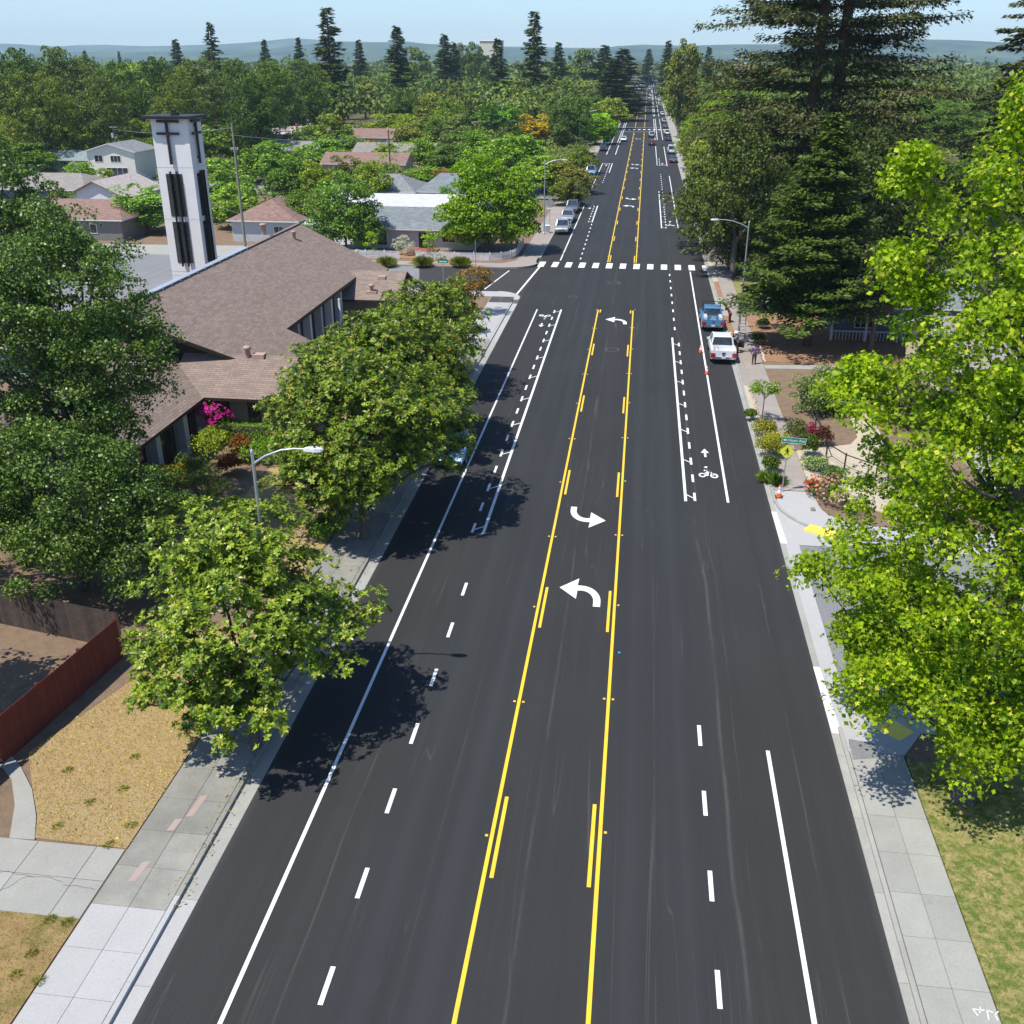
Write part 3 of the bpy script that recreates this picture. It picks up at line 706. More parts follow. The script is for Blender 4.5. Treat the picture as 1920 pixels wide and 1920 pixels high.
def dirs(rng, n):
    return nrm(rng.normal(size=(n, 3)))
def clumps(rng, blobs, n, rmin=0.55, zcut=-0.55):
    """clump centres spread through ellipsoids (cx,cy,cz,rx,ry,rz)"""
    w_ = np.array([b[3] * b[4] * b[5] for b in blobs]) ** 0.67; w_ /= w_.sum()
    out = []; rad = []
    for i, b in enumerate(blobs):
        k = max(9, int(round(n * w_[i]))); d = dirs(rng, k * 2); d = d[d[:, 2] > zcut][:k]
        r = rng.uniform(rmin, 1.0, (len(d), 1))
        out.append(np.array(b[:3]) + d * r * np.array(b[3:6])); rad.append(d)
    return np.vstack(out), np.vstack(rad)
def clump_leaves(rng, cc, rd, nper, rc, up=0.45, flat=0.75, jit=0.6):
    n = len(cc); rcs = rc * rng.uniform(0.6, 1.45, (n, 1))
    idx = np.repeat(np.arange(n), nper); d = dirs(rng, len(idx)); d[:, 2] = np.where(d[:, 2] < -0.35, -d[:, 2], d[:, 2])
    r = rng.uniform(0.45, 1.0, (len(idx), 1)) ** 0.6
    sc = np.array([1, 1, flat])
    pos = cc[idx] + d * sc * r * rcs[idx]
    nn = nrm(d * 0.7 + rd[idx] * 0.35 + np.array([0, 0, up]) + rng.normal(size=d.shape) * jit)
    return pos, nn, idx
def limbs(rng, targets, h0, r0, lean=(0, 0), n=14, mat='bark', segs=5, fork=None, twig=0.035, sides=7):
    """trunk from the origin up to h0, limbs curving out to some of the targets"""
    m = MB(); top = Vector((lean[0], lean[1], h0))
    pts = [Vector((0, 0, -0.1)), Vector((lean[0] * .1, lean[1] * .1, h0 * .12)), Vector((lean[0] * .45, lean[1] * .45, h0 * .55)), top]
    m.tube(pts, [r0 * 1.5, r0 * 1.02, r0 * .86, r0 * .72], 10)
    sel = rng.choice(len(targets), min(n, len(targets)), replace=False)
    for i in sel:
        t = Vector(targets[i]); s = top.lerp(Vector((lean[0] * .6, lean[1] * .6, h0 * .7)), rng.random() * 0.8)
        mid = s.lerp(t, 0.5) + Vector((rng.normal() * .12, rng.normal() * .12, 0.12 * (t - s).length))
        q = []
        for k in range(segs + 1):
            u = k / segs; q.append(s.lerp(mid, u).lerp(mid.lerp(t, u), u) + Vector((rng.normal(), rng.normal(), rng.normal())) * (0.03 * (t - s).length * (0 < k < segs)))
        rr = r0 * 0.5 * rng.uniform(.6, 1)
        m.tube(q, [rr * (1 - u / segs) + twig * (u / segs) for u in range(segs + 1)], sides)
    return m.mesh('trunk', M[mat])
def rosettes(rng, pos, ax, size, mat, k=7, jit=0.25, tmpl=T_ELL, width=1.0, tilt=0.45):
    n = len(pos); ax = nrm(ax); ref = nrm(np.cross(ax, rng.normal(size=ax.shape))); b = np.cross(ax, ref)
    P_, A_, N_, S_ , E_= [], [], [], [], []
    ex = rng.random(n)
    for i in range(k):
        a = 2 * math.pi * i / k + rng.normal(size=(n, 1)) * 0.3
        ti = tilt + rng.normal(size=(n, 1)) * jit
        out = ref * np.cos(a) + b * np.sin(a)
        A = nrm(out + ax * ti); Nn = nrm(ax - out * ti + rng.normal(size=ax.shape) * 0.12)
        P_.append(pos + ax * rng.uniform(-.25, .1, (n, 1)) * size); A_.append(A); N_.append(Nn); S_.append(size * rng.uniform(.7, 1.15, n)); E_.append(np.clip(ex + rng.normal(size=n) * .18, 0, 1))
    return leaf_mesh('crown', np.vstack(P_), np.vstack(A_), np.vstack(N_), np.concatenate(S_), tmpl, mat, width, rng, np.concatenate(E_))

def tree(name, label, loc, crown, trunk, group=None, cat='tree', rz=0, color=None, scale=None):
    t = thing(name, label, cat, loc, rz, group)
    c = link('crown', crown, t)
    if color: k_ = .72 if (color[1] > .2 and crown.materials[0] == M['canopy']) else 1.0; c.color = (*(v * k_ for v in color), 1)
    if trunk: link('trunk', trunk, t)
    if scale: t.scale = scale
    return t

# --- street magnolias -------------------------------------------------
def magnolia(seed, blobs, ncl, nros, h0, r0, mat, label, loc, size=0.2, lean=(0, 0), rc=0.8, k=8, tm=T_LEAF4):
    rng = np.random.default_rng(seed)
    cc, rd = clumps(rng, blobs, ncl, 0.45, -0.7)
    pos, nn, _ = clump_leaves(rng, cc, rd, nros, rc, 0.75, 0.7, 0.35)
    crown = rosettes(rng, pos, nn, size, M[mat], k, tmpl=tm)
    tr = limbs(rng, cc, h0, r0, lean, 26, 'bark')
    return tree('magnolia_tree', label, (*loc, ZS - .02), crown, tr)
# near one, thin and open, over the old pavement
magnolia(11, [(-0.9, 1.9, 4.5, 4.0, 4.4, 2.7), (-2.2, -.2, 3.2, 2.6, 2.4, 1.7), (1.9, 2.6, 3.5, 2.3, 2.6, 1.7), (0.0, -1.6, 2.8, 2.2, 1.5, 1.4), (-1.6, 3.8, 6.4, 2.6, 3.0, 1.6), (-.7, 1.4, 6.5, 2.6, 1.8, 1.7), (-.6, -.4, 2.3, 1.6, 1.6, .9)], 310, 30, 2.0, 0.17, 'magnolia_y',
         'thin light green magnolia beside the dry lawn, nearest street tree on the left pavement', G(480, 1405), 0.185, (0.1, 0.2), 0.55, 8)
magnolia(12, [(0, 1.5, 5.7, 4.6, 4.4, 3.6), (-2.6, 3.2, 4.9, 3.6, 3.6, 3.4), (2.2, 3.8, 4.7, 3.3, 4.0, 3.2), (-2.0, -1.2, 3.7, 2.8, 2.6, 2.3), (-.2, -.6, 3.0, 2.6, 2.2, 1.6), (-3.2, 6.4, 6.4, 2.6, 2.6, 2.2)], 430, 34, 1.9, 0.26, 'magnolia',
         'largest dense dark magnolia by the kerb, spreading over a half hidden parked car', G(685, 1012), 0.21, (-0.1, 0.3), 0.72, 7)
magnolia(13, [(0, 0, 5.2, 4.2, 4.6, 3.5), (1.6, 2.6, 4.4, 2.6, 3.2, 2.6), (-3.2, 2.2, 4.8, 3.2, 3.2, 3.0), (-1, -2, 6.6, 2.2, 2.2, 2.1)], 280, 31, 2.0, 0.22, 'magnolia',
         'second dense magnolia, behind the largest one and beside the church wing', (-11.9, 57.2), 0.25, (0, .2), 0.78, 6)
magnolia(14, [(0, 0, 4.7, 3.9, 4.6, 3.0), (-2.6, 2.2, 4.3, 2.8, 3.2, 2.4), (1.6, -1.6, 3.9, 2.4, 2.8, 2.2), (.6, 3.4, 5.6, 2, 2, 1.7)], 200, 26, 2.0, 0.2, 'magnolia',
         'farthest magnolia of the row, in front of the church side entrance gable', (-12.9, 69.8), 0.27, (0, .2), 0.8, 6)

# --- oaks on the left -------------------------------------------------
def oak(seed, blobs, ncl, nper, rc, size, label, loc, mat='oak', h0=4, r0=.35, tmpl=T_QUAD, name='oak_tree', dead=0):
    rng = np.random.default_rng(seed); cc, rd = clumps(rng, blobs, ncl, 0.5, -0.8)
    pos, nn, _ = clump_leaves(rng, cc, rd, nper, rc, 0.45, 0.8, 0.7)
    crown = leaf_mesh('crown', pos, rng.normal(size=pos.shape), nn, size * rng.uniform(.6, 1.2, len(pos)), tmpl, M[mat], 1.0, rng)
    tr = limbs(rng, cc, h0, r0, (0, 0), 34, 'bark', 6, twig=.03)
    return tree(name, label, (*loc, ZS - .03), crown, tr)
oak(21, [(0, 0, 12.4, 3.9, 4.0, 3.9), (2.0, -0.8, 9.5, 2.8, 3.0, 2.9), (-3.4, -0.4, 10.2, 3.9, 3.4, 3.8), (0.2, -1.4, 7.0, 3.2, 2.6, 2.5), (-2.2, 2.6, 13.3, 2.7, 2.7, 2.3), (-4.5, -1, 6.4, 3.2, 2.8, 2.6)], 400, 230, 0.78, 0.145,
    'tall dark spreading oak at the left, its crown hiding part of the church roof', (-24.2, 42.9), h0=5.5, r0=.36)
oak(22, [(0, 0, 5.0, 4.2, 3.6, 3.2), (-4.2, -.3, 4.8, 3.6, 3.2, 3.4), (2.6, .4, 3.4, 2.9, 2.6, 2.6), (-.5, -2.8, 3.0, 3.6, 1.9, 1.9), (3.4, -1.6, 2.4, 2.0, 1.8, 1.6)], 310, 220, 0.75, 0.14,
    'lower dense oak standing behind the dark board fence at the left edge', (-22.9, 37.7), h0=2.2, r0=.3)
oak(23, [(0, 0, 12.0, 5.4, 5.4, 5.6), (4, -1, 9.5, 4, 4, 4.4), (-4, -3, 8, 5, 5, 5)], 260, 130, 1.0, 0.26,
    'tall grey-green oak at the left edge beyond the big spreading oak', (-48.0, 72.5), h0=5, r0=.4)

oak(24, [(0, 0, 6.5, 3.8, 3.6, 2.8), (2.4, 1.6, 5.2, 2.4, 2.4, 2.0)], 80, 110, 0.9, 0.24,
    'oak just outside the left edge, shading the yard behind the red fence', (-26.0, 26.2), h0=3, r0=.3)
# --- the big sweetgum on the right ------------------------------------
def sweetgum(seed, blobs, ncl, nper, label, loc, h0=6, r0=.28, rc=.75):
    rng = np.random.default_rng(seed); cc, rd = clumps(rng, blobs, ncl, 0.3, -0.7)
    pos, nn, _ = clump_leaves(rng, cc, rd, nper, rc, 0.9, 0.85, 0.42)
    ax = rng.normal(size=pos.shape); ax[:, 2] -= .5
    crown = leaf_mesh('crown', pos, ax, nn, 0.168 * rng.uniform(.6, 1.25, len(pos)), T_STAR, M['sweetgum'], 1.0, rng)
    pos2, nn2, _ = clump_leaves(rng, cc, rd, int(nper * 1.15), rc * .95, 0.3, 0.85, 0.8)
    inner = leaf_mesh('inner_leaves', pos2, rng.normal(size=pos2.shape), nn2, 0.17 * rng.uniform(.6, 1.3, len(pos2)), T_QUAD, M['sweetgum'], 1.0, rng)
    m = MB(); 
    m.tube([(0, 0, -.1), (0, 0, 1.2), (.1, .3, 5), (0, 1.2, 9), (0.3, 2.4, 16)], [r0 * 1.6, r0 * 1.1, r0 * .9, r0 * .7, .05], 10)
    sel = rng.choice(len(cc), 70, replace=False)
    for i in sel:
        t = Vector(cc[i]); hr = math.hypot(t.x, t.y); s = Vector((0, min(2.2, t.z * .14), max(1.8, t.z - hr * 0.75)))
        q = [s.lerp(t, u) + Vector((rng.normal() * .08, rng.normal() * .08, -0.2 * math.sin(u * math.pi) + rng.normal() * .05)) for u in (0, .25, .5, .75, 1)]
        m.tube(q, [.1, .075, .055, .035, .018], 5)
    for i in range(22):     # bare grey twigs
        t = Vector(cc[rng.integers(len(cc))]) * .8
        for k in range(3): m.tube([t, t + Vector(rng.normal(size=3)) * .35, t + Vector(rng.normal(size=3)) * .8], [.022, .014, .006], 4)
    t_ = tree('sweetgum_tree', label, (*loc, ZS - .03), crown, m.mesh('trunk', M['bark'])); link('inner_leaves', inner, t_); return t_
sweetgum(31, [(0.3, 2.2, 4.6, 4.7, 4.4, 2.6), (-1.6, .6, 4.4, 3.7, 3.2, 1.9), (2.6, -.8, 3.2, 3.4, 2.4, 1.9), (.2, -1.2, 2.9, 2.2, 1.4, 1.3), (-.2, 2.2, 8.4, 5.0, 4.4, 3.2), (0.0, 2.6, 12.4, 5.3, 4.6, 3.8), (0.8, 3.0, 15.6, 4.6, 4.2, 3.0), (-3.9, 3.3, 17.2, 1.1, 1.1, 2.4), (-4.1, 3.5, 19.2, .5, .5, 1.0), (-1.4, 4.4, 18.6, 1.0, 1.0, 2.2), (-.6, 5.0, 20.6, .5, .5, 1.1), (.9, 4.6, 19.4, 1.2, 1.2, 1.9), (4.6, -2.4, 6.2, 3.6, 3.0, 3.2), (3.4, 2, 17.4, 2.2, 2.2, 2.6), (-3.6, 3.2, 6.4, 2.2, 2.2, 1.1), (-3.4, .2, 5.0, 2.4, 1.7, 1.0), (-3.9, 4.4, 12.6, 1.9, 1.9, 1.5)], 800, 80,
         'tall bright lime green sweetgum filling the right edge, overhanging the right pavement', (13.7, 27.7), 6, .27, .72)
# --- conifers -----------------------------------------------------------
def conifer(rng, H, z0, Rf, nbr, mat, droop=0.25, rise=0.1, step=0.3, spray=0.55, wdt=1.0, trunks=((0, 0),), r0=.5, bark='bark_red', dens=2, layer=0, thick=.12, hang=0.35, limbr=0.05):
    P_, A_, N_, S_ = [], [], [], []; m = MB()
    for (tx, ty) in trunks:
        m.tube([(tx, ty, -.2), (tx, ty, H * .04), (tx * .9, ty * .9, H * .5), (tx * .8, ty * .8, H)], [r0 * 1.5, r0, r0 * .62, .04], 12)
    for i in range(nbr):
        f = (i + rng.random()) / nbr; z = z0 + (H - z0) * f ** 1.05 + rng.normal() * .1
        if layer: z = layer * round(z / layer) + rng.normal() * .16 * layer
        L = Rf(min(.995, z / H)) * rng.uniform(.55, 1.2)
        if L < .15: continue
        tx, ty = trunks[rng.integers(len(trunks))]; a = rng.uniform(0, 2 * math.pi)
        if (tx or ty) and rng.random() < .8:   # outward half for twin stems
            if math.cos(a) * tx + math.sin(a) * ty < 0: a += math.pi
        dx, dy = math.cos(a), math.sin(a); ri = rise * rng.uniform(.4, 1.6); dr = droop * rng.uniform(.6, 1.5)
        k = max(3, int(L / step)); t = (np.arange(k) + rng.random(k)) / k; t = .08 + .92 * t
        def pt(t): 
            z_ = z + L * (ri * t - dr * t * t + .14 * np.maximum(t - .7, 0)); return np.stack([tx + dx * L * t, ty + dy * L * t, z_], 1)
        tt = np.linspace(0, 1, 6); q = pt(tt); m.tube([tuple(x) for x in q], [limbr * (1.1 - u) * (.5 + L * .12) + .008 for u in tt], 5, caps=False)
        p = pt(t)
        for rep in range(dens):
            side = rng.choice([-1.0, 1.0], k)[:, None]
            perp = np.array([-dy, dx, 0]); fwd = np.array([dx, dy, 0])
            ax = perp * side * rng.uniform(.5, 1, (k, 1)) + fwd * rng.uniform(.3, 1.0, (k, 1)) + np.array([0, 0, -hang]) * rng.uniform(-.3, 1.4, (k, 1))
            ax = nrm(ax); wid = (0.10 + 0.24 * L * (1 - t[:, None]) ** .7 * t[:, None] ** .3)
            off = perp * side * wid * rng.random((k, 1)) * 2.0 + fwd * rng.normal(size=(k, 1)) * .12 + np.array([0, 0, 1]) * rng.normal(size=(k, 1)) * thick
            P_.append(p + off); A_.append(ax); N_.append(nrm(np.array([0, 0, 1.0]) + rng.normal(size=(k, 3)) * .45)); S_.append(spray * rng.uniform(.6, 1.25, k))
    crown = leaf_mesh('crown', np.vstack(P_), np.vstack(A_), np.vstack(N_), np.concatenate(S_), T_SPRAY, M[mat], wdt, rng)
    return crown, m.mesh('trunk', M[bark])
rng = np.random.default_rng(41)
def Rred(f): return 17.5 * (1 - f) ** .36 * (.80 + .14 * math.sin(f * 61) + .14 * math.sin(f * 27))
cr_, tk_ = conifer(rng, 60, 1.0, Rred, 560, 'redwood', .14, .13, .2, .56, 1.5, ((-1.5, 0), (1.5, .6)), .9, 'bark_red', 7, layer=1.75, thick=.24, hang=.5, limbr=.06)
tree('redwood_tree', 'huge twin trunked redwood with wide layered branches rising out of the top of the picture', (22.8, 129, 0), cr_, tk_)
cr_, tk_ = conifer(np.random.default_rng(42), 18.5, 2.6, lambda f: 7.2 * (1 - f) ** .78 + .15, 430, 'fir', .10, .22, .13, .42, 1.7, ((0, 0),), .34, 'bark_red', 8, hang=.15)
tree('fir_tree', 'dense dark green fir with a straight bare lower trunk in the bark garden', (*G(1512, 650), ZS - .03), cr_, tk_)
cr_, tk_ = conifer(np.random.default_rng(43), 40, 5, lambda f: 8.5 * (1 - f) ** .7, 260, 'redwood', .2, .12, .25, .75, 1.5, ((0, 0),), .7, 'bark_red', 6, hang=.3, limbr=.08)
tree('redwood_tree', 'second redwood, cut by the right edge of the picture near the far white building', (45.5, 128, 0), cr_, tk_)
# grey-green evergreen spilling over the far crosswalk kerb
def sprawl(seed, blobs, ncl, nper, rc, size, mat, name, label, loc, h0=2, r0=.2, tmpl=T_QUAD, z=ZS - .03, bark='bark', n=20, up=.65, cat='tree', color=None):
    rng = np.random.default_rng(seed); cc, rd = clumps(rng, blobs, ncl, 0.45, -0.97); cc[:, 2] = np.maximum(cc[:, 2], rc * .55)
    pos, nn, _ = clump_leaves(rng, cc, rd, nper, rc, up, 0.75, 0.6)
    crown = leaf_mesh('crown', pos, rng.normal(size=pos.shape), nn, size * rng.uniform(.6, 1.2, len(pos)), tmpl, M[mat], 1.0, rng)
    return tree(name, label, (*loc, z), crown, limbs(rng, cc, h0, r0, (0, 0), n, bark) if r0 else None, None, cat, 0, color)
sprawl(51, [(0, 0, 3.6, 3.4, 3.4, 2.4), (-1.8, -3.2, 2.6, 2.4, 2.2, 1.5), (1.5, 3, 4.2, 3.4, 3.2, 2.6)], 120, 130, .7, .2, 'olive', 'evergreen_tree', 'low grey-green evergreen overhanging the kerb beside the far end of the crosswalk', (14.2, 121.5))
sprawl(52, [(0, 0, 6.2, 5.2, 4.6, 4.6), (2, 5, 7.5, 5, 5, 5)], 130, 130, 1.0, .28, 'redwood', 'evergreen_tree', 'dark evergreen in shade between the street lamp and the redwood', (19.5, 141.5), 4, .35)
sprawl(53, [(0, 0, 5.4, 3.4, 4.2, 4.0), (-.2, 5, 4.6, 3.0, 3.6, 3.2)], 110, 120, .9, .26, 'canopy', 'broadleaf_tree', 'fresh green tree over the right pavement, in front of the redwood', (15.6, 166), 3, .25, color=(0.12, 0.17, 0.035))
# round maple and neighbours by the picket fence
sprawl(61, [(0, 0, 4.7, 5.4, 5.0, 4.5), (-1.2, .4, 9.2, 3.2, 3.0, 3.0), (3.2, .6, 7.4, 2.8, 2.8, 2.9), (3.8, -.5, 4.2, 2.9, 3, 3.4), (-3.2, -.4, 3.8, 3.0, 3, 3.2)], 400, 90, .95, .33, 'maple', 'maple_tree', 'rounded bright green maple inside the corner of the white picket fence', (-17.2, 127.2), 2.2, .3, T_QUAD)
sprawl(62, [(0, 0, 5.2, 4.4, 4.2, 4.2), (-2.0, .5, 3.2, 3.4, 3.2, 2.8), (2.0, -.4, 3.2, 3.2, 3, 2.8)], 260, 90, .92, .29, 'canopy', 'birch_tree', 'airy mid green tree at the end of the picket fence behind the church roof', G(650, 472), 2.2, .16, color=(0.085, 0.14, 0.045))
sprawl(63, [(0, 0, 2.0, 1.1, 1.1, 1.4)], 26, 60, .38, .16, 'canopy', 'shrub', 'small bright green upright shrub behind the picket fence gate', (-23.6, 121.6), 0.5, .05, color=(0.24, 0.36, 0.03), n=5, cat='shrub')
sprawl(64, [(0, 0, 1.9, .8, .8, 1.5)], 20, 60, .38, .16, 'canopy', 'shrub', 'lime shrub beside the airy tree, left of the white rose bush', (-31.0, 121.8), 0.5, .05, color=(0.24, 0.34, 0.03), n=5, cat='shrub')
sprawl(65, [(0, 0, 1.3, 1.5, 1.2, 1.1), (.9, -.5, .7, .9, .8, .7)], 40, 60, .35, .13, 'flower', 'rose_bush', 'bush covered in white blossom in front of the grey-roofed house', (-27.3, 123.9), 0.4, 0, color=(0.62, 0.62, 0.55), cat='shrub')
for i, (x, y, s) in enumerate(((-24.6, 121.3, .7), (-22.0, 121.0, .6), (-32.6, 121.4, .7))):
    sprawl(66 + i, [(0, 0, .6 * s, 1.0 * s, .7 * s, .7 * s)], 18, 50, .28, .12, 'flower', 'rose_bush', ('low white roses left of the fence gate', 'low white roses right of the fence gate post', 'white roses at the foot of the airy tree')[i], (x, y), 0.4, 0, color=(0.6, 0.6, 0.5), cat='shrub')
def grass_tuft(seed, loc, r, h, color, label, name='ornamental_grass', n=1400, cat='plant', z=ZS, size=None, spread=1.0):
    rng = np.random.default_rng(seed); a = rng.uniform(0, 2 * math.pi, n); t = rng.random(n) ** .6 * spread
    ax = np.stack([np.cos(a) * t, np.sin(a) * t, rng.uniform(.35, 1, n)], 1)
    pos = np.stack([np.cos(a) * r * .45 * t, np.sin(a) * r * .45 * t, np.zeros(n)], 1)
    nn = np.stack([np.cos(a), np.sin(a), rng.uniform(.2, 1, n)], 1)
    me = leaf_mesh(name, pos, ax, nn, (size or h) * rng.uniform(.6, 1.15, n), T_GRASS, M['canopy'], 1.2, rng)
    o = link(name, me, None, (*loc, z)); o.color = (*(v * .55 for v in color), 1); return tag(o, label, cat)
for i, px in enumerate(((725, 499), (793, 499), (863, 499))):
    o = grass_tuft(71 + i, G(*px, ZS), .9, 1.15, (0.24, 0.24, 0.09), ('olive ornamental grass clump outside the picket fence, leftmost of three', 'olive ornamental grass clump outside the picket fence, middle one of three', 'olive ornamental grass clump outside the picket fence, right one of three')[i])
    tag(o, group='grass clumps outside the picket fence')
# reddish crape myrtle by the church corner
sprawl(81, [(0, 0, 3.0, 2.1, 2.2, 1.5), (-1.2, -1.6, 2.4, 1.9, 1.8, 1.2)], 75, 70, .5, .17, 'canopy', 'purple_leaf_tree', 'sparse reddish brown tree at the corner by the bright new pavement', (-13.6, 93.5), 1.3, .09, color=(0.19, 0.105, 0.05), n=24)
sprawl(82, [(0, 0, 2.1, 1.4, 1.6, 1.2)], 30, 60, .5, .15, 'canopy', 'purple_leaf_tree', 'smaller brown bare looking bush in front of the reddish corner tree', (-13.0, 86.5), 0.9, .07, color=(0.17, 0.12, 0.075), n=16)
# garden below the church
def bush(seed, loc, r, h, color, label, name='shrub', dens=1.0, leaf=.12, mat='canopy', tm=T_QUAD, z=ZS):
    rng = np.random.default_rng(seed); cc, rd = clumps(rng, [(0, 0, h * .5, r * .8, r * .8, h * .45)], int(26 * dens), .35, -.6)
    pos, nn, _ = clump_leaves(rng, cc, rd, 60, max(.16, r * .32), .4, .8, .7)
    me = leaf_mesh(name, pos, rng.normal(size=pos.shape), nn, leaf * rng.uniform(.6, 1.2, len(pos)), tm, M[mat], 1, rng)
    o = link(name, me, None, (*loc, z)); o.color = (*(v * (.6 if mat == 'canopy' else 1) for v in color), 1); return tag(o, label, 'shrub')
b = bush(91, G(404, 826), 1.7, 3.0, (0.09, 0.115, 0.05), 'azalea bush in full magenta bloom against the church wing wall', 'azalea', 1.6)
rng = np.random.default_rng(92); d = dirs(rng, 900); d = d[d[:, 2] > -.2]
ps = d * np.array([1.7, 1.6, 1.35]) * rng.uniform(.85, 1.06, (len(d), 1)) + np.array([0, 0, 1.65]); ps = ps[(np.sin(ps[:, 0] * 3.1) + np.cos(ps[:, 2] * 3.7 + ps[:, 1] * 2) > -.35)]
o = link('blossom', rosettes(rng, ps, nrm(ps - np.array([0, 0, 1.2])), .15, M['flower'], 4), b); o.color = (0.80, 0.035, 0.38, 1)
hd = MB().box(-1.7, 1.7, -.75, .75, 0, 1.1)
rng = np.random.default_rng(93)
def hedge(x0, x1, y0, y1, h, color, label, z=ZS, n=5000, leaf=.1):
    u = rng.random((n, 3)); f = rng.integers(0, 5, n)
    p = np.stack([x0 + (x1 - x0) * u[:, 0], y0 + (y1 - y0) * u[:, 1], h * u[:, 2]], 1); nn = np.zeros((n, 3))
    for k, (ax, val, d_) in enumerate(((2, h, 1), (0, x0, -1), (0, x1, 1), (1, y0, -1), (1, y1, 1))):
        s = f == k; p[s, ax] = val; nn[s, ax] = d_
    p += rng.normal(size=p.shape) * .035; nn += rng.normal(size=p.shape) * .5
    cx_, cy_ = (x0 + x1) / 2, (y0 + y1) / 2; p[:, 0] -= cx_; p[:, 1] -= cy_
    o = link('hedge', leaf_mesh('hedge', p, rng.normal(size=p.shape), nn, leaf * rng.uniform(.6, 1.2, n), T_QUAD, M['canopy'], 1, rng), None, (cx_, cy_, z)); o.color = (*(v * .6 for v in color), 1)
    tag(o, label, 'hedge'); core = MB().box(x0 - cx_ + .07, x1 - cx_ - .07, y0 - cy_ + .07, y1 - cy_ - .07, 0, h - .07).build('hedge_core', M['bark'], o); return o
hx, hy = G(470, 835); hedge(hx - 2.1, hx + 2.0, hy - .2, hy + 1.0, 1.25, (0.14, 0.27, 0.02), 'clipped bright green box hedge under the church wing window')
gb = [((400, 870), 1.25, 1.7, (0.20, 0.25, 0.04), 'yellow-green rounded shrub in front of the magenta azalea'),
      ((355, 905), 1.0, 1.3, (0.10, 0.13, 0.06), 'dull green shrub between the yellow bush and the azalea'),
      ((325, 925), .95, 1.3, (0.42, 0.30, 0.03), 'golden yellow shrub at the left end of the church garden'),
      ((312, 975), .9, 1.2, (0.20, 0.28, 0.04), 'light green shrub below the golden yellow one'),
      ((452, 868), .75, 1.4, (0.20, 0.075, 0.035), 'small red-leaved shrub right of the azalea'),
      ((435, 893), .7, 1.0, (0.16, 0.05, 0.03), 'low dark red shrub at the edge of the curved dry lawn'),
      ((492, 868), 1.3, 1.1, (0.13, 0.25, 0.03), 'low green shrub mass between the hedge and the lamp post'),
      ((610, 1010), 1.0, .8, (0.10, 0.20, 0.03), 'low green shrub in the shade left of the largest magnolia trunk'),
      ((780, 590), .55, 1.2, (0.50, 0.42, 0.02), 'small bright yellow bush by the church entrance gable')]
for i, (p, r, h, c, l) in enumerate(gb): bush(100 + i, G(*p), r * 1.25, h * 1.2, c, l, dens=1.5)
# young magnolia on the dry lawn behind the near one
sprawl(115, [(0, 0, 2.4, 1.2, 1.2, 1.1)], 26, 45, .4, .2, 'magnolia_y', 'young_magnolia', 'small young tree on the dry church lawn behind the thin magnolia', G(400, 985), 1.2, .06, T_ELL, n=10)
# right-hand verge garden
bt = sprawl(120, [(0, 0, 2.35, 1.25, 1.1, .42)], 30, 70, .3, .1, 'canopy', 'small_tree', 'small flat topped tree with a thin leaning trunk in the kerb strip', G(1428, 792), 2.0, .035, color=(0.13, 0.19, 0.045), n=8)
sprawl(121, [(0, 0, 1.7, 2.2, 2.0, 1.6), (1.4, .5, 1.4, 1.6, 1.6, 1.3), (.4, .2, .6, 2.2, 1.9, .7)], 160, 90, .42, .13, 'canopy', 'shrub', 'large grey-green sage bush behind the wire garden fence', (14.9, 67.8), .5, 0, color=(0.12, 0.16, 0.10), cat='shrub')
vg = [((1432, 822), .75, 1.0, (0.33, 0.31, 0.05), 'yellow-green shrub hanging over the kerb, just below the flat topped tree'),
      ((1440, 860), .8, 1.2, (0.30, 0.30, 0.05), 'yellow-green shrub in the kerb strip behind the pedestrian sign'),
      ((1455, 850), .8, 1.1, (0.36, 0.32, 0.06), 'olive yellow shrub left of the green street sign'),
      ((1442, 888), .5, .9, (0.13, 0.19, 0.03), 'narrow dark green shrub by the kerb left of the sign post'),
      ((1490, 830), .8, 1.1, (0.13, 0.16, 0.06), 'dark green shrub right of the green street sign'),
      ((1515, 858), .55, 1.3, (0.11, 0.17, 0.04), 'upright green shrub against the wire garden fence'),
      ((1525, 884), .75, .75, (0.30, 0.38, 0.30), 'silver-grey lavender mound by the fence corner'),
      ((1540, 838), .6, 1.1, (0.17, 0.06, 0.05), 'dark red-brown shrub behind the wire fence'),
      ((1560, 905), .8, .7, (0.12, 0.19, 0.08), 'low grey-green plant mat behind the roses'),
      ((1405, 790), .35, .7, (0.14, 0.20, 0.05), 'spiky green tuft at the kerb by the flat topped tree'),
      ((1420, 648), .55, .9, (0.09, 0.13, 0.05), 'small rounded shrub at the edge of the bark bed near the standing person'),
      ((1430, 618), .6, .8, (0.06, 0.085, 0.035), 'dark shaded shrub behind the ladder under the fir')]
for i, (p, r, h, c, l) in enumerate(vg): bush(130 + i, G(*p), r * 1.25, h * 1.15, tuple(v * .8 for v in c), l, leaf=.1, dens=1.6)
sprawl(190, [(0, 0, 6.2, 3.8, 3.0, 2.6), (3, 1, 5.4, 3, 2.6, 2.4)], 150, 80, .9, .28, 'redwood', 'evergreen_tree', 'dark evergreen added to shade the slate blue porch behind the sweetgum', (21.6, 83.6), 3.6, .25)  # extra tree, put in to keep the porch dark and mostly hidden
sprawl(191, [(0, 0, 2.4, 2.6, 2.6, 2.2), (0, 0, .8, 2.2, 2.2, .9)], 80, 70, .7, .2, 'olive', 'shrub', 'large dark shrub between the pale path and the yellow house', (20.6, 66.5), 1, 0, cat='shrub')
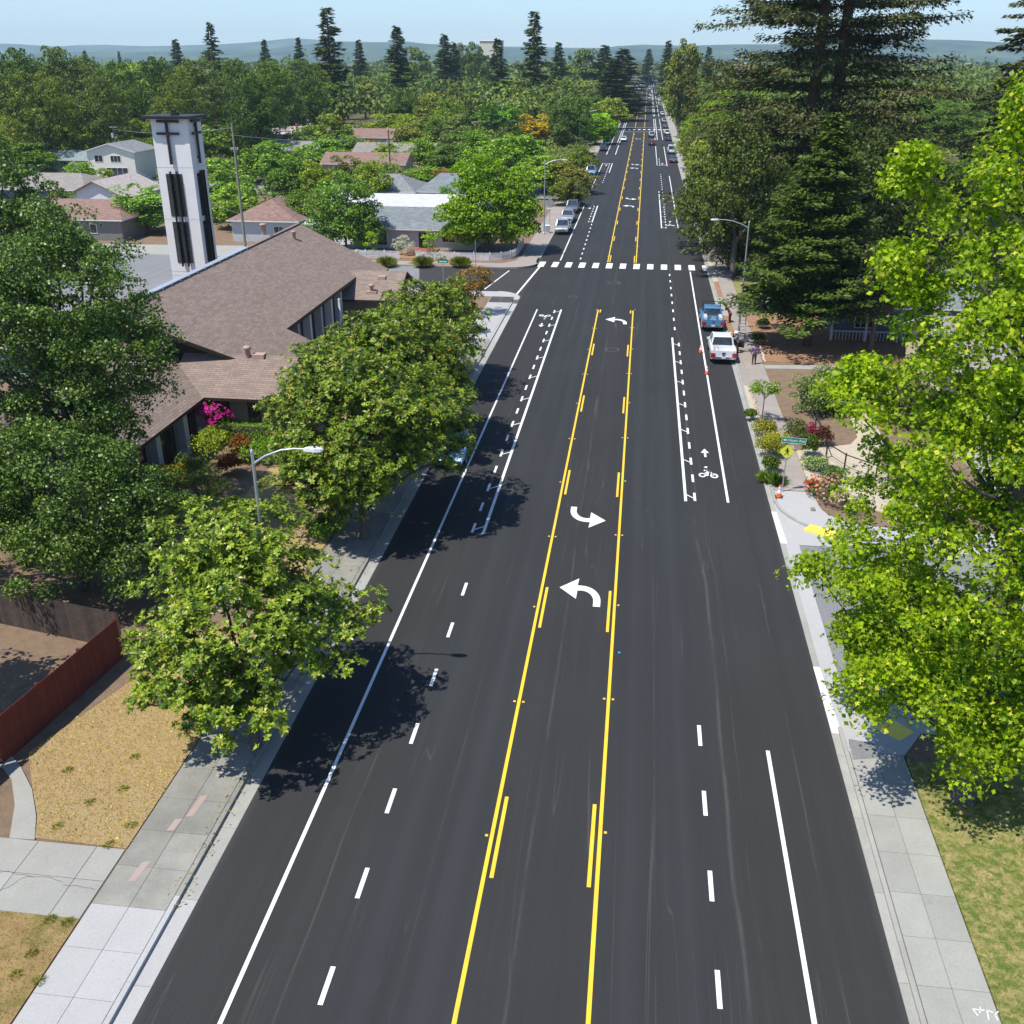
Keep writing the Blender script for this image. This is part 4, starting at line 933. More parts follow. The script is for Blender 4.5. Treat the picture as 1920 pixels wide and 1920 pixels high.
sprawl(192, [(0, 0, 1.1, 1.8, 1.8, 1.1), (0, 0, .5, 1.6, 1.6, .6)], 50, 70, .5, .16, 'canopy', 'shrub', 'mid green shrub behind the pink roses, half under the sweetgum', (18.2, 55.5), 1, 0, color=(.09, .13, .04), cat='shrub')
grass_tuft(150, G(1456, 912), .5, .8, (0.13, 0.20, 0.04), 'strappy green kerbside plant behind the traffic cone by the sign', 'lily_plant', 260, size=.75)
grass_tuft(151, G(1437, 905), .4, .7, (0.14, 0.20, 0.04), 'strappy green plant at the kerb left of the pedestrian sign post', 'lily_plant', 200, size=.65)
for i, (p, r, c, l) in enumerate((((1535, 935), .85, (0.85, 0.30, 0.30), 'salmon pink rose bush nearest the pavement corner'), ((1560, 950), .9, (0.85, 0.42, 0.48), 'pale pink rose bush beside the garden path'), ((1555, 925), .7, (0.8, 0.36, 0.36), 'pink rose bush in front of the fence post'), ((1520, 928), .5, (0.75, 0.05, 0.05), 'small red rose bush at the pavement edge'), ((1585, 965), .7, (0.85, 0.5, 0.5), 'pink rose bush half under the sweetgum'))):
    b = bush(160 + i, G(*p), r, 1.0, (0.10, 0.15, 0.05), l, 'rose_bush', .9, .08)
    rg_ = np.random.default_rng(170 + i); d = dirs(rg_, 46); d[:, 2] = abs(d[:, 2])
    ps = d * np.array([r * .95, r * .95, .75]) + np.array([0, 0, .35])
    o = link('blossom', rosettes(rg_, ps, d, .10, M['flower'], 6), b); o.color = (*c, 1)
b = bush(180, G(1517, 838), .4, 1.5, (0.35, 0.03, 0.08), 'crimson flowering spire plant right of the green street sign', 'red_flower', .9, .09, 'flower')
# ------------------------------------------------------------------ buildings
def shingles(name, c, axis='x', course=0.16, amt=0.13):
    """rows of shingle tabs: tone per tab, dark butt line along every course"""
    n = N(name); v = n.coord('World')
    sp = n.new('ShaderNodeSeparateXYZ'); n.t.links.new(v, sp.inputs[0])
    run, up_ = (sp.outputs[1], sp.outputs[0]) if axis == 'x' else (sp.outputs[0], sp.outputs[1])
    cb = n.new('ShaderNodeCombineXYZ'); n.t.links.new(run, cb.inputs[0]); n.t.links.new(up_, cb.inputs[1])
    br = n.new('ShaderNodeTexBrick'); n.t.links.new(cb.outputs[0], br.inputs[0])
    br.inputs['Scale'].default_value = 1.0; br.inputs['Brick Width'].default_value = 0.62; br.inputs['Row Height'].default_value = course
    br.inputs['Mortar Size'].default_value = 0.012; br.inputs['Bias'].default_value = -0.1
    br.inputs['Color1'].default_value = rgb(tuple(x * (1 - amt) for x in c)); br.inputs['Color2'].default_value = rgb(tuple(x * (1 + amt) for x in c)); br.inputs['Mortar'].default_value = rgb(tuple(x * .55 for x in c))
    f = n.noise(v, 1.4, 4, .7); g = n.noise(v, 12, 4, .8)
    col = n.mix(1.0, br.outputs[0], n.ramp(f, [(.3, .88), (.7, 1.1)]), 'MULTIPLY'); col = n.mix(1.0, col, n.ramp(g, [(.3, .85), (.7, 1.15)]), 'MULTIPLY')
    return n.bsdf(col, .95, spec=.1, normal=n.bump(br.outputs[1], .6, .02))
M['sh_brown_x'] = shingles('brown_shingles', (0.265, 0.203, 0.168), 'x', .17); M['sh_brown_y'] = shingles('brown_shingles_across', (0.265, 0.203, 0.168), 'y', .17)
M['sh_grey'] = shingles('grey_blue_shingles', (0.21, 0.235, 0.245), 'y', .2, .15); M['sh_grey_x'] = shingles('grey_shingles', (0.24, 0.25, 0.25), 'x', .2, .15)
M['sh_light'] = shingles('pale_grey_shingles', (0.55, 0.55, 0.54), 'y', .3, .05)
M['sh_red'] = shingles('reddish_brown_shingles', (0.27, 0.175, 0.145), 'y', .2, .15); M['sh_green'] = shingles('grey_green_shingles', (0.235, 0.285, 0.265), 'y', .25, .1)
M['sh_beige'] = shingles('beige_shingles', (0.46, 0.40, 0.37), 'x', .25, .08); M['sh_tan'] = shingles('taupe_shingles', (0.29, 0.265, 0.235), 'y', .2, .12)
M['sh_taupe_x'] = shingles('warm_grey_shingles', (0.27, 0.245, 0.22), 'x', .2, .12)
M['stucco_white'] = vary('white_stucco', (0.72, 0.71, 0.70), .05, 3, .9, bump=.15); M['stucco_grey'] = vary('light_grey_siding', (0.46, 0.47, 0.48), .06, 3, .8)
M['stucco_beige'] = vary('beige_stucco', (0.52, 0.42, 0.28), .07, 3, .9, bump=.15); M['siding_cream'] = vary('cream_siding', (0.66, 0.62, 0.52), .05, 3, .8)
M['siding_blue'] = vary('slate_blue_siding', (0.12, 0.17, 0.23), .08, 3, .7); M['siding_yellow'] = vary('pale_yellow_siding', (0.62, 0.55, 0.38), .06, 3, .8)
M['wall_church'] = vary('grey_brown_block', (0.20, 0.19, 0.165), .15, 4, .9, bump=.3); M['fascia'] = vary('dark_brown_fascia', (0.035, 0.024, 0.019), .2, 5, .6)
M['trim'] = vary('white_trim', (0.70, 0.70, 0.69), .04, 4, .6); M['flash'] = vary('pale_metal_flashing', (0.55, 0.60, 0.64), .1, 3, .35, .5)
def glass(name, c=(0.02, 0.025, 0.03), rough=.08):
    n = N(name); f = n.noise(n.coord('World'), 1.5, 3); return n.bsdf(n.ramp(f, [(.3, tuple(x * .6 for x in c)), (.7, tuple(x * 1.5 for x in c))]), rough, 0, .8, coat=.4)
M['glass'] = glass('dark_window_glass')
M['sgw'] = vary('white_painted_concrete', (0.73, 0.715, 0.69), .035, 1.2, .8, bump=.05)

def window(parent, face, u, z0, wd, h, plane, frame='trim', bars=1):
    """window on a wall plane; face S/N/E/W, u = centre along the wall"""
    d = 0.06; s = {'S': -1, 'W': -1, 'N': 1, 'E': 1}[face]
    def bx(m, a, b, c, e, o0, o1, mi=0):
        p0, p1 = sorted((plane + s * o0, plane + s * o1))
        if face in 'SN': m.box(a, b, p0, p1, c, e, mi)
        else: m.box(p0, p1, a, b, c, e, mi)
    f = MB(); t = .07
    bx(f, u - wd / 2, u + wd / 2, z0, z0 + t, .004, d); bx(f, u - wd / 2, u + wd / 2, z0 + h - t, z0 + h, .004, d)
    bx(f, u - wd / 2, u - wd / 2 + t, z0 + t, z0 + h - t, .004, d); bx(f, u + wd / 2 - t, u + wd / 2, z0 + t, z0 + h - t, .004, d)
    for k in range(bars): 
        x = u - wd / 2 + wd * (k + 1) / (bars + 1); bx(f, x - .025, x + .025, z0 + t, z0 + h - t, .004, d * .9)
    fo = f.build('window', M[frame], parent)
    p = MB(); bx(p, u - wd / 2 + t, u + wd / 2 - t, z0 + t, z0 + h - t, .006, .025); p.build('pane', M['glass'], fo)
def house(name, label, x0, x1, y0, y1, wh, rh, ridge, wall, roof, wins=(), over=.55, hip=0.0, doors=(), chimneys=(), rz=0, cat='house', group=None, fascia='trim', z=0.1):
    cx, cy = (x0 + x1) / 2, (y0 + y1) / 2
    t = thing(name, label, cat, (cx, cy, z), rz, group)
    a, b = (x1 - x0) / 2, (y1 - y0) / 2
    m = MB(); m.box(-a, a, -b, b, -.2, wh)
    sl = rh / ((b if ridge == 'x' else a) + over)
    rb = wh - .02
    if not hip:
        g = sl * (b if ridge == 'x' else a)
        if ridge == 'x':
            for sx in (-1, 1): m.prism([], 0, 0) if False else m.add([(sx * a, -b, wh), (sx * a, b, wh), (sx * a, 0, wh + g), (sx * (a - .12), -b, wh), (sx * (a - .12), b, wh), (sx * (a - .12), 0, wh + g)], [(0, 1, 2), (5, 4, 3), (0, 2, 5, 3), (1, 4, 5, 2)], 0)
        else:
            for sy in (-1, 1): m.add([(-a, sy * b, wh), (a, sy * b, wh), (0, sy * b, wh + g), (-a, sy * (b - .12), wh), (a, sy * (b - .12), wh), (0, sy * (b - .12), wh + g)], [(0, 1, 2), (5, 4, 3), (0, 2, 5, 3), (1, 4, 5, 2)], 0)
    m.build('wall', M[wall], t)
    A, B = a + over, b + over; ez = wh - sl * over + .03; rz_ = ez + sl * (B if ridge == 'x' else A); th = .14
    r = MB()
    if ridge == 'x': e = [(-A, -B), (A, -B), (A, B), (-A, B)]; rd = [(-A + hip, 0), (A - hip, 0)]
    else: e = [(-A, -B), (A, -B), (A, B), (-A, B)]; rd = [(0, -B + hip), (0, B - hip)]
    vs = [(x, y, ez + th) for x, y in e] + [(x, y, rz_ + th) for x, y in rd] + [(x, y, ez) for x, y in e] + [(x, y, rz_) for x, y in rd]
    if ridge == 'x': tf = [(0, 1, 5, 4), (2, 3, 4, 5), (1, 2, 5), (3, 0, 4)]
    else: tf = [(1, 2, 5, 4), (3, 0, 4, 5), (0, 1, 4), (2, 3, 5)]
    if not hip: tf = tf[:2]
    r.add(vs, tf, 0); r.add(vs, [tuple(i + 6 for i in f)[::-1] for f in tf], 1)
    ed = [(0, 1), (1, 2), (2, 3), (3, 0)]
    if hip: r.add(vs, [(i, i + 6, j + 6, j) for i, j in ed], 1)
    elif ridge == 'x': r.add(vs, [(0, 6, 7, 1), (2, 8, 9, 3), (1, 7, 11, 5), (5, 11, 8, 2), (3, 9, 10, 4), (4, 10, 6, 0)], 1)
    else: r.add(vs, [(1, 7, 8, 2), (3, 9, 6, 0), (0, 6, 10, 4), (4, 10, 7, 1), (2, 8, 11, 5), (5, 11, 9, 3)], 1)
    ro = r.build('roof', [M[roof], M[fascia]], t)
    for (fc, u, z0, w_, h_, bars) in wins:
        window(t, fc, u, z0, w_, h_, {'S': -b, 'N': b, 'E': a, 'W': -a}[fc], bars=bars)
    for (fc, u, w_, h_, mt) in doors:
        d = MB(); p = {'S': -b, 'E': a}[fc]
        if fc == 'S': d.box(u - w_ / 2, u + w_ / 2, p - .05, p - .004, 0, h_)
        else: d.box(p + .004, p + .05, u - w_ / 2, u + w_ / 2, 0, h_)
        do = d.build('door', M[mt], t)
        k = MB(); (k.box(u + w_ / 2 - .16, u + w_ / 2 - .08, p - .1, p - .05, .95, 1.05) if fc == 'S' else k.box(p + .05, p + .1, u + w_ / 2 - .16, u + w_ / 2 - .08, .95, 1.05)); k.build('handle', M['galv'], do)
    for (cx_, cy_, h_) in chimneys: MB().box(cx_ - .3, cx_ + .3, cy_ - .3, cy_ + .3, wh, rz_ + h_).build('chimney', M['brick'], t)
    # small vents
    v = MB(); v.cyl(a * .3, B * .45 if ridge == 'x' else b * .4, ez + .2, rz_ + .1, .05, 8); v.build('vent_pipe', M['galv'], t)
    return t
M['brick'] = vary('chimney_brick', (0.28, 0.10, 0.07), .2, 8, .9)

# ---- the church --------------------------------------------------------
SL = 0.4539
def on_roof(px, py):     # where a sight line meets the east slope z = 8 - SL (x + 31)
    r = ray(px, py); t = (8 - SL * (CX + 31) - HC) / (r[2] + SL * r[0])
    x = CX + r[0] * t; return (x, r[1] * t)
ch = thing('church', 'low church with broad brown shingle roof, dark eaves and two small side gables', 'church', (0, 0, 0))
zr = lambda x: 8 - SL * (x + 31)
xn = on_roof(671, 519)[0]; yn1 = on_roof(671, 519)[1]; yn2 = on_roof(539, 617)[1]; xe = on_roof(605, 649)[0]; yB = 95.6; yA = 58.3
xC = on_roof(727, 505)[0]
outl = [(-31, yA), (xe - .1, yA + 2.6), (xe - .1, yn2), (xn - .1, yn2), (xn - .1, yn1), (xC, yn1), (xC, yB - .6), (-31, yB)]
m = MB(); th = .28; n_ = len(outl)
top = [(x, y, zr(x)) for x, y in outl]; bot = [(x, y, zr(x) - th) for x, y in outl]
# triangulate the notched slope as strips of quads
strips = [((yA, yn2), xe - .1, True), ((yn2, yn1), xn - .1, False), ((yn1, yB), xC, False)]
for (a, b), xx, tap in strips:
    q = [(-31, a), (xx, a + (2.6 if tap else 0)), (xx, b - (.6 if b == yB else 0)), (-31, b)]
    m.add([(x, y, zr(x)) for x, y in q], [(0, 1, 2, 3)], 0); m.add([(x, y, zr(x) - th) for x, y in q], [(3, 2, 1, 0)], 1)
m.add(top + bot, [(i, i + n_, (i + 1) % n_ + n_, (i + 1) % n_) for i in range(n_)], 1)
mir = [(-62 - x, y) for x, y in ((-31, yA), (-21.5, yA), (-21.5, yB), (-31, yB))]
m.add([(x, y, 8 - SL * (-31 - x)) for x, y in mir], [(3, 2, 1, 0)], 0)
m.add([(x, y, 8 - th - SL * (-31 - x)) for x, y in mir], [(0, 1, 2, 3)], 1)
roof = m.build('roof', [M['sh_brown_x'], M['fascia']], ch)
rc = MB()
rc.beam((-31.12, 62, 8.06), (-31.12, 82, 8.06), .5, .06, 0); rc.build('ridge_flashing', M['flash'], roof)
for k in range(14): MB().box(-30.93, -30.83, 62.5 + k * 1.45, 62.72 + k * 1.45, 7.96, 8.12).build('bracket', M['flash'], roof)
MB().beam((-31, 82, 8.03), (-31, 95.5, 8.03), .3, .05).build('ridge_cap', M['sh_brown_x'], roof)
def vent(px, py, h=.55, r=.16, plan=None):
    x, y = plan or on_roof(px, py); z = zr(x)
    m = MB(); m.lathe([(r, z - .1), (r, z + h), (r * 1.5, z + h + .02), (r * 1.5, z + h + .16), (r * .3, z + h + .2)], x, y, 10)
    m.box(x - .35, x + .35, y - .35, y + .35, z - .2, z + .04) if False else None
    m.build('vent_pipe', vary('tan_vent', (0.42, 0.30, 0.24), .1, 5) if 'tanv' not in M else M['tanv'], roof)
M['tanv'] = vary('tan_vent_metal', (0.42, 0.30, 0.24), .1, 5)
vent(552, 448); vent(495, 438, .7, .22)
# right side gable (ridge along x at y = 89)
def side_gable(yr, zr_, x0, x1, half, ez, name):
    sl = (zr_ - ez) / half; m = MB(); th = .2
    for s in (-1, 1):
        q = [(x0 - (0 if s < 0 else 0), yr, zr_), (x1, yr, zr_), (x1, yr + s * half, ez), (x0, yr + s * half, ez)]
        if s < 0: q = q[::-1]
        m.add(q + [(x, y, z - th) for x, y, z in q], [(3, 2, 1, 0), (4, 5, 6, 7)], 0)
        m.m[-1] = 1
        m.add(q + [(x, y, z - th) for x, y, z in q], [(i, (i + 1) % 4, (i + 1) % 4 + 4, i + 4) for i in range(4)], 1)
    ro = m.build('gable_roof', [M['sh_brown_y'], M['fascia']], ch)
    g = MB(); g.add([(x1 - .9, yr - half + .6, 0), (x1 - .9, yr + half - .6, 0), (x1 - .9, yr + half - .6, ez - th + .3), (x1 - .9, yr, zr_ - th - .02), (x1 - .9, yr - half + .6, ez - th + .3)], [(0, 1, 2, 3, 4)])
    g.build('gable_wall', M['wall_church'], ch); return ro
gr = side_gable(89.0, 4.97, -25.2, -18.9, 4.0, 3.15, 'r'); gl = side_gable(60.55, 4.95, -27.5, -19.7, 3.75, 3.15, 'l')
for (px, py, z) in ((696, 521, 4.9), (716, 513, 4.9)):
    x, y = G(px, py, z); s_ = 4.97 - .455 * abs(y - 89)
    if px == 696: MB().lathe([(.16, s_ - .1), (.16, s_ + .5), (.26, s_ + .52), (.26, s_ + .7), (.05, s_ + .75)], x, y, 10).build('vent_pipe', M['tanv'], gr); MB().box(x - .45, x + .45, y - .25, y + .3, s_ - .2, s_ + .12).build('vent_base', M['tanv'], gr)
    else: MB().box(x - .35, x + .35, y - .3, y + .3, s_ - .2, s_ + .16).build('roof_vent', M['tanv'], gr)
for (px, py, z, k) in ((465, 665, 5.0, 0), (487, 676, 4.6, 1)):
    x, y = G(px, py, z); s_ = 4.95 - .48 * abs(y - 60.55)
    if k == 0: MB().lathe([(.16, s_ - .1), (.16, s_ + .5), (.26, s_ + .52), (.26, s_ + .7), (.05, s_ + .75)], x, y, 10).build('vent_pipe', M['tanv'], gl)
    else: MB().box(x - .4, x + .4, y - .3, y + .3, s_ - .2, s_ + .16).build('roof_vent', M['tanv'], gl)
# south wing with a ridge along y
m = MB()
for s in (-1, 1):
    xe_ = -30.9 + s * 6.05; q = [(-30.9, 41.5, 6.05), (xe_, 41.5, 3.12), (xe_, 57.4, 3.12), (-30.9, 59.6, 6.05)]
    q = q if s > 0 else q[::-1]; m.add(q + [(x, y, z - .2) for x, y, z in q], [(0, 1, 2, 3), (7, 6, 5, 4)], 0); m.m[-1] = 1
    m.add(q + [(x, y, z - .2) for x, y, z in q], [(i, i + 4, (i + 1) % 4 + 4, (i + 1) % 4) for i in range(4)], 1)
# valley fill up to the small gable
m.add([(-24.85, 57.4, 3.12), (-24.85, 57.75, 3.12), (-27.9, 60.2, 4.6), (-30.9, 59.6, 6.05)], [(0, 1, 2, 3)], 0)
m.build('wing_roof', [M['sh_brown_x'], M['fascia']], ch)
# walls
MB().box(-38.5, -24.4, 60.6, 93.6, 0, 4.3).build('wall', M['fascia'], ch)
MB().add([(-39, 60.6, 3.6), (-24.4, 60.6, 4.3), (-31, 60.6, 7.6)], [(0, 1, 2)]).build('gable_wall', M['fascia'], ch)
MB().box(-24.6, -20.9, 57.5, 63.6, 0, 3.1).build('wall', M['wall_church'], ch)
MB().box(-24.6, -20.2, 86.0, 92.0, 0, 3.1).build('wall', M['wall_church'], ch)
MB().box(-36, -25.7, 42.2, 58.0, 0, 3.0).build('wall', M['wall_church'], ch)
for y in (43.5, 47.2, 50.9, 54.6, 57.3): MB().box(-25.7, -25.2, y - .28, y + .28, 0, 2.98).build('pilaster', M['stucco_grey'], ch)
for y in (45.3, 49, 52.7, 56.0): window(ch, 'E', y, .25, 2.2, 2.4, -25.7, 'fascia', 1)
for u in (-23.9, -21.9): window(ch, 'S', u, .8, .8, 1.9, 57.5, 'fascia', 0)
for k, y in enumerate((72.5, 75.4, 78.3, 81.2, 84.1)):
    MB().box(-24.4, -23.75, y - .2, y + .2, 0, 4.2).build('pilaster', M['trim' if k % 2 else 'stucco_grey'], ch)
for y in (74, 76.9, 79.8, 82.7): window(ch, 'E', y, .15, 2.2, 3.7, -24.4, 'fascia', 1)
pp = MB(); pp.tube([(-22.9, 80.6, 4.2), (-22.9, 80.6, 2.4), (-22.6, 78.2, 1.7), (-21.6, 80.6, 1.9)], .11, 8); pp.build('downpipe', M['trim'], ch)
window(ch, 'E', 88.2, .9, 1.2, 1.5, -19.8 - .0, 'trim', 1); MB().box(-19.78, -19.5, 90.6, 91.0, 0, 2.9).build('pilaster', M['stucco_grey'], ch)

# ---- bell tower --------------------------------------------------------
tx, ty, TW, TD, THt = -45.6, 103.0, 3.85, 3.3, 17.1
tw = thing('bell_tower', 'slender white bell tower with dark crosses and tall dark louvred openings', 'tower', (tx, ty, 0))
a, b = TW / 2, TD / 2
MB().box(-a, a, -b, b, -.2, THt).build('shaft', M['sgw'], tw)
cp = MB().box(-a - .75, a + .55, -b - .75, b + .55, THt + .002, THt + .26).build('cap', M['darkmetal'], tw)
MB().box(-.35, .35, -.3, .3, THt + .26, THt + .5).box(-.15, .15, -.15, .15, THt + .5, THt + .75).build('roof_hatch', M['black'], cp)
xs_, ys_ = tx, ty - b
ZT = lambda py: HT(xs_, ys_, py)
zc = {k: ZT(v) for k, v in dict(c0=228, c1=308, ch=250, j=314, w1a=326, w1b=406, w2a=416, w2b=493, f0=321, f1=499).items()}
def face(u0, u1, z0, z1, o0, o1, f):
    return (u0, u1, -b - o1, -b - o0, z0, z1) if f == 'S' else (a + o0, a + o1, u0, u1, z0, z1)
for f, hw in (('S', a), ('E', b)):
    MB().box(*face(-hw * .16 - .02, -hw * .16 + .2, zc['c1'], zc['c0'], .12, .32, f)).box(*face(-hw * .7, hw * .52, zc['ch'] - .14, zc['ch'] + .10, .14, .30, f)).box(*face(-hw * .62, hw * .56, THt - .36, THt - .1, .06, .3, f)).box(*face(-hw * .16, -hw * .16 + .16, zc['c1'] + .5, zc['c1'] + .7, .0, .13, f)).box(*face(-hw * .16, -hw * .16 + .16, zc['c0'] - .5, zc['c0'] - .3, .0, .13, f)).build('cross', M['darkmetal'], tw)
    for k, (z0, z1) in enumerate(((zc['w1b'], zc['w1a']), (zc['w2b'], zc['w2a']))):
        g_ = MB().box(*face(-hw * .56, hw * .34, z0, z1, .004, .05, f)).build('opening', M['glass'], tw)
        lv = MB()
        for q in range(18):
            z = z0 + (z1 - z0) * (q + .5) / 18; u = rnd.uniform(-hw * .45, hw * .25)
            lv.box(*face(-hw * .56, hw * .34, z - .015, z + .015, .05, .07, f)); lv.box(*face(u, u + .05, z - .12, z + .14, .05, .075, f))
        lv.build('lead_lattice', vary('aged_copper', (0.07, 0.11, 0.10), .3, 6) if 'cu' not in M else M['cu'], g_)
    for uu in (-.24, .10): MB().box(*face(hw * uu - .04, hw * uu + .04, zc['f1'], zc['f0'], .09, .42, f)).build('fin', M['darkmetal'], tw)
    for z in (zc['j'], (zc['w1b'] + zc['w2a']) / 2, 1.5, zc['w2b'] - .9): MB().box(*face(-hw, hw, z - .015, z + .015, .0, .012, f)).build('joint_line', M['stucco_grey'], tw)

# ---- houses -------------------------------------------------------------
# grey-roofed cottage behind the picket fence
house('house', 'pale grey cottage with blue-grey shingle roof, dark door and brick-red step behind the picket fence', -35.0, -19.0, 128.0, 137.0, 2.7, 2.1, 'x', 'stucco_grey', 'sh_grey',
      [('S', -4.2, .4, 1.5, 1.9, 0), ('S', -6.1, .9, .7, 1.2, 0), ('S', 4.6, .9, 1.8, 1.3, 1), ('E', 0, .9, 1.6, 1.2, 1)], .7, 1.6, [('S', 1.2, 1.0, 2.1, 'fascia')])
MB().box(-28.0, -23.6, 125.6, 127.9, 0, .28).box(-26.2, -24.6, 124.9, 125.6, 0, .15).build('step', M['brick'], None); tag(bpy.data.objects['step'], 'brick red doorstep in front of the dark cottage door', 'step')
house('house', 'long house with very pale flat-looking roof directly behind the grey cottage', -43.0, -20.5, 141, 156, 2.8, 1.5, 'x', 'stucco_white', 'sh_light', [('E', 0, 1, 1.6, 1.2, 1)], .5)
house('house', 'house with light grey hipped roof behind the pale roof, left of two', -48.5, -35, 164, 175, 2.8, 2.2, 'x', 'stucco_grey', 'sh_grey_x', [], .6, 4)
house('house', 'house with light grey hipped roof behind the pale roof, right of two', -34, -20, 165, 177, 2.8, 2.3, 'x', 'stucco_grey', 'sh_grey', [], .6, 3)
def house_px(name, label, px, py, w_, d_, wh, rh, ridge, wall, roof, **k):
    """house whose ridge middle is seen at (px, py)"""
    x, y = G(px, py, wh + rh); return house(name, label, x - w_ / 2, x + w_ / 2, y - d_ / 2, y + d_ / 2, wh, rh, ridge, wall, roof, **k)
house_px('house', 'house with pinkish brown hipped roof right of the bell tower, grey walls with dark windows', 517, 370, 9, 11, 2.9, 2.3, 'y', 'stucco_grey', 'sh_red', hip=4, wins=[('E', -3, .9, .8, 1.5, 0), ('E', 0.5, .9, 1.2, 1.3, 1), ('S', 2, .9, 1.4, 1.2, 1)])
house_px('shed', 'small white flat-roofed outbuilding between the church roof and the airy tree', 552, 410, 6.5, 4.5, 2.3, .4, 'x', 'stucco_white', 'sh_light', cat='shed')
house_px('house', 'long low bungalow with grey-green roof behind flowering shrubs on the far left', 143, 282, 14, 9, 2.7, 1.6, 'x', 'stucco_grey', 'sh_green', wins=[('S', -4.5, .6, 1.6, 1.6, 1), ('S', -.5, .6, 2.2, 1.7, 2), ('S', 4, .9, 1.6, 1.2, 1)], chimneys=((-5, 0, .6),))
house_px('house', 'two-storey cream house with grey roof and blue windows left of the bell tower', 226, 266, 10, 10, 5.4, 1.6, 'y', 'siding_cream', 'sh_grey_x', wins=[('S', -2.6, 3.4, 1.8, 1.3, 1), ('S', 1, 3.4, 2.2, 1.3, 2), ('S', 1, .3, 4.6, 2.1, 3)])
house_px('house', 'white gabled house with beige roof and covered patio, left of the bell tower', 213, 331, 9.5, 13, 3.0, 2.4, 'y', 'stucco_white', 'sh_beige', wins=[('S', 3, .3, 3, 2.1, 2), ('E', -5, .6, 2, 1.6, 1), ('E', 0, .6, 2, 1.6, 1)], fascia='sh_red')
house_px('house', 'house with grey hipped roof and teal wall at the far left behind the oaks', 110, 325, 15, 12, 2.8, 2.0, 'x', 'siding_blue', 'sh_tan', hip=4, wins=[('E', -2, .9, 1.5, 1.2, 1)])
house_px('house', 'house with dark plum brown roof below the white gabled house', 155, 374, 16, 11, 2.8, 1.9, 'x', 'wall_church', 'sh_red', hip=3.5, wins=[('S', 4, .9, 1.0, 1.3, 0)])
house_px('house', 'low house with maroon roof among trees in the middle distance', 690, 286, 17, 9, 2.8, 1.9, 'x', 'stucco_beige', 'sh_red', hip=0)
house_px('house', 'house with brown roof just beyond the rust coloured tree', 676, 241, 20, 12, 2.9, 2.0, 'x', 'stucco_beige', 'sh_red')
house_px('house', 'house with taupe roof left of the dark rounded evergreen', 745, 268, 18, 10, 2.9, 1.8, 'x', 'stucco_beige', 'sh_taupe_x')
house_px('house', 'pale bungalow with beige roof and brick chimney in front of the big willow', 525, 237, 16, 12, 2.9, 1.7, 'x', 'siding_blue', 'sh_beige', chimneys=((6, -3, 1.0),))
house_px('house', 'small gabled house with brown roof and pale gable wall among distant trees', 518, 218, 12, 10, 3, 2.2, 'y', 'stucco_white', 'sh_red')
house_px('house', 'grey-roofed house in the left distance beyond the utility pole', 548, 265, 14, 9, 2.8, 1.7, 'x', 'stucco_grey', 'sh_tan')
house_px('warehouse', 'white flat-roofed commercial building left of the dark rounded tree', 775, 193, 22, 16, 5.2, .5, 'x', 'stucco_white', 'sh_light', cat='building', wins=[('S', -5, 1, 3, 2, 2), ('S', 3, 1, 3, 2, 2)])
house_px('warehouse', 'white flat-roofed commercial building right of the dark rounded tree', 905, 195, 24, 14, 5.2, .5, 'x', 'stucco_white', 'sh_light', cat='building', wins=[('S', -5, 1, 3, 2, 2), ('S', 4, 1, 3, 2, 2)])
house_px('warehouse', 'large white hospital-like building far off behind the redwoods at the right', 1800, 126, 70, 40, 9.5, .6, 'x', 'stucco_white', 'sh_light', cat='building', wins=[('S', -24 + 7 * k, 3, 3.6, 4, 2) for k in range(8)])
house_px('warehouse', 'white upper block on the roofline of the far white building', 1812, 119, 16, 20, 13, .4, 'x', 'stucco_white', 'sh_light', cat='building')
house_px('tower_block', 'pale round-topped tower block on the skyline left of the tall conifer', 922, 78, 26, 20, 44, .6, 'x', 'siding_cream', 'sh_light', cat='building', wins=[('S', -8 + 4 * k, 6 + 5 * j, 2, 2.4, 1) for k in range(5) for j in range(7)]) if False else None
x_, y_ = None, 820; r_ = ray(922, 76); t_ = 820 / r_[1]
house('tower_block', 'pale apartment block on the skyline left of the tall layered conifer', CX + r_[0] * t_ - 8, CX + r_[0] * t_ + 8, 812, 828, HC + r_[2] * t_ - .5, .5, 'x', 'siding_cream', 'sh_light', [('S', -5.4 + 3.6 * k, 4 + 4.5 * j, 2, 2.4, 1) for k in range(4) for j in range(5)], cat='building')
for (px, py, d, w_, l) in ((1392, 112, 700, 8, 'pale far building left of the redwood trunks'), (1201, 141, 1450, 26, 'white building at the vanishing end of the street')):
    r_ = ray(px, py); t_ = d / r_[1]; z_ = max(6, HC + r_[2] * t_)
    house('far_building', l, CX + r_[0] * t_ - w_ / 2, CX + r_[0] * t_ + w_ / 2, d - 10, d + 10, z_, .5, 'x', 'stucco_white', 'sh_light', [('S', -2, 2, 2.4, 2, 1), ('S', 2, 2, 2.4, 2, 1)], cat='building')
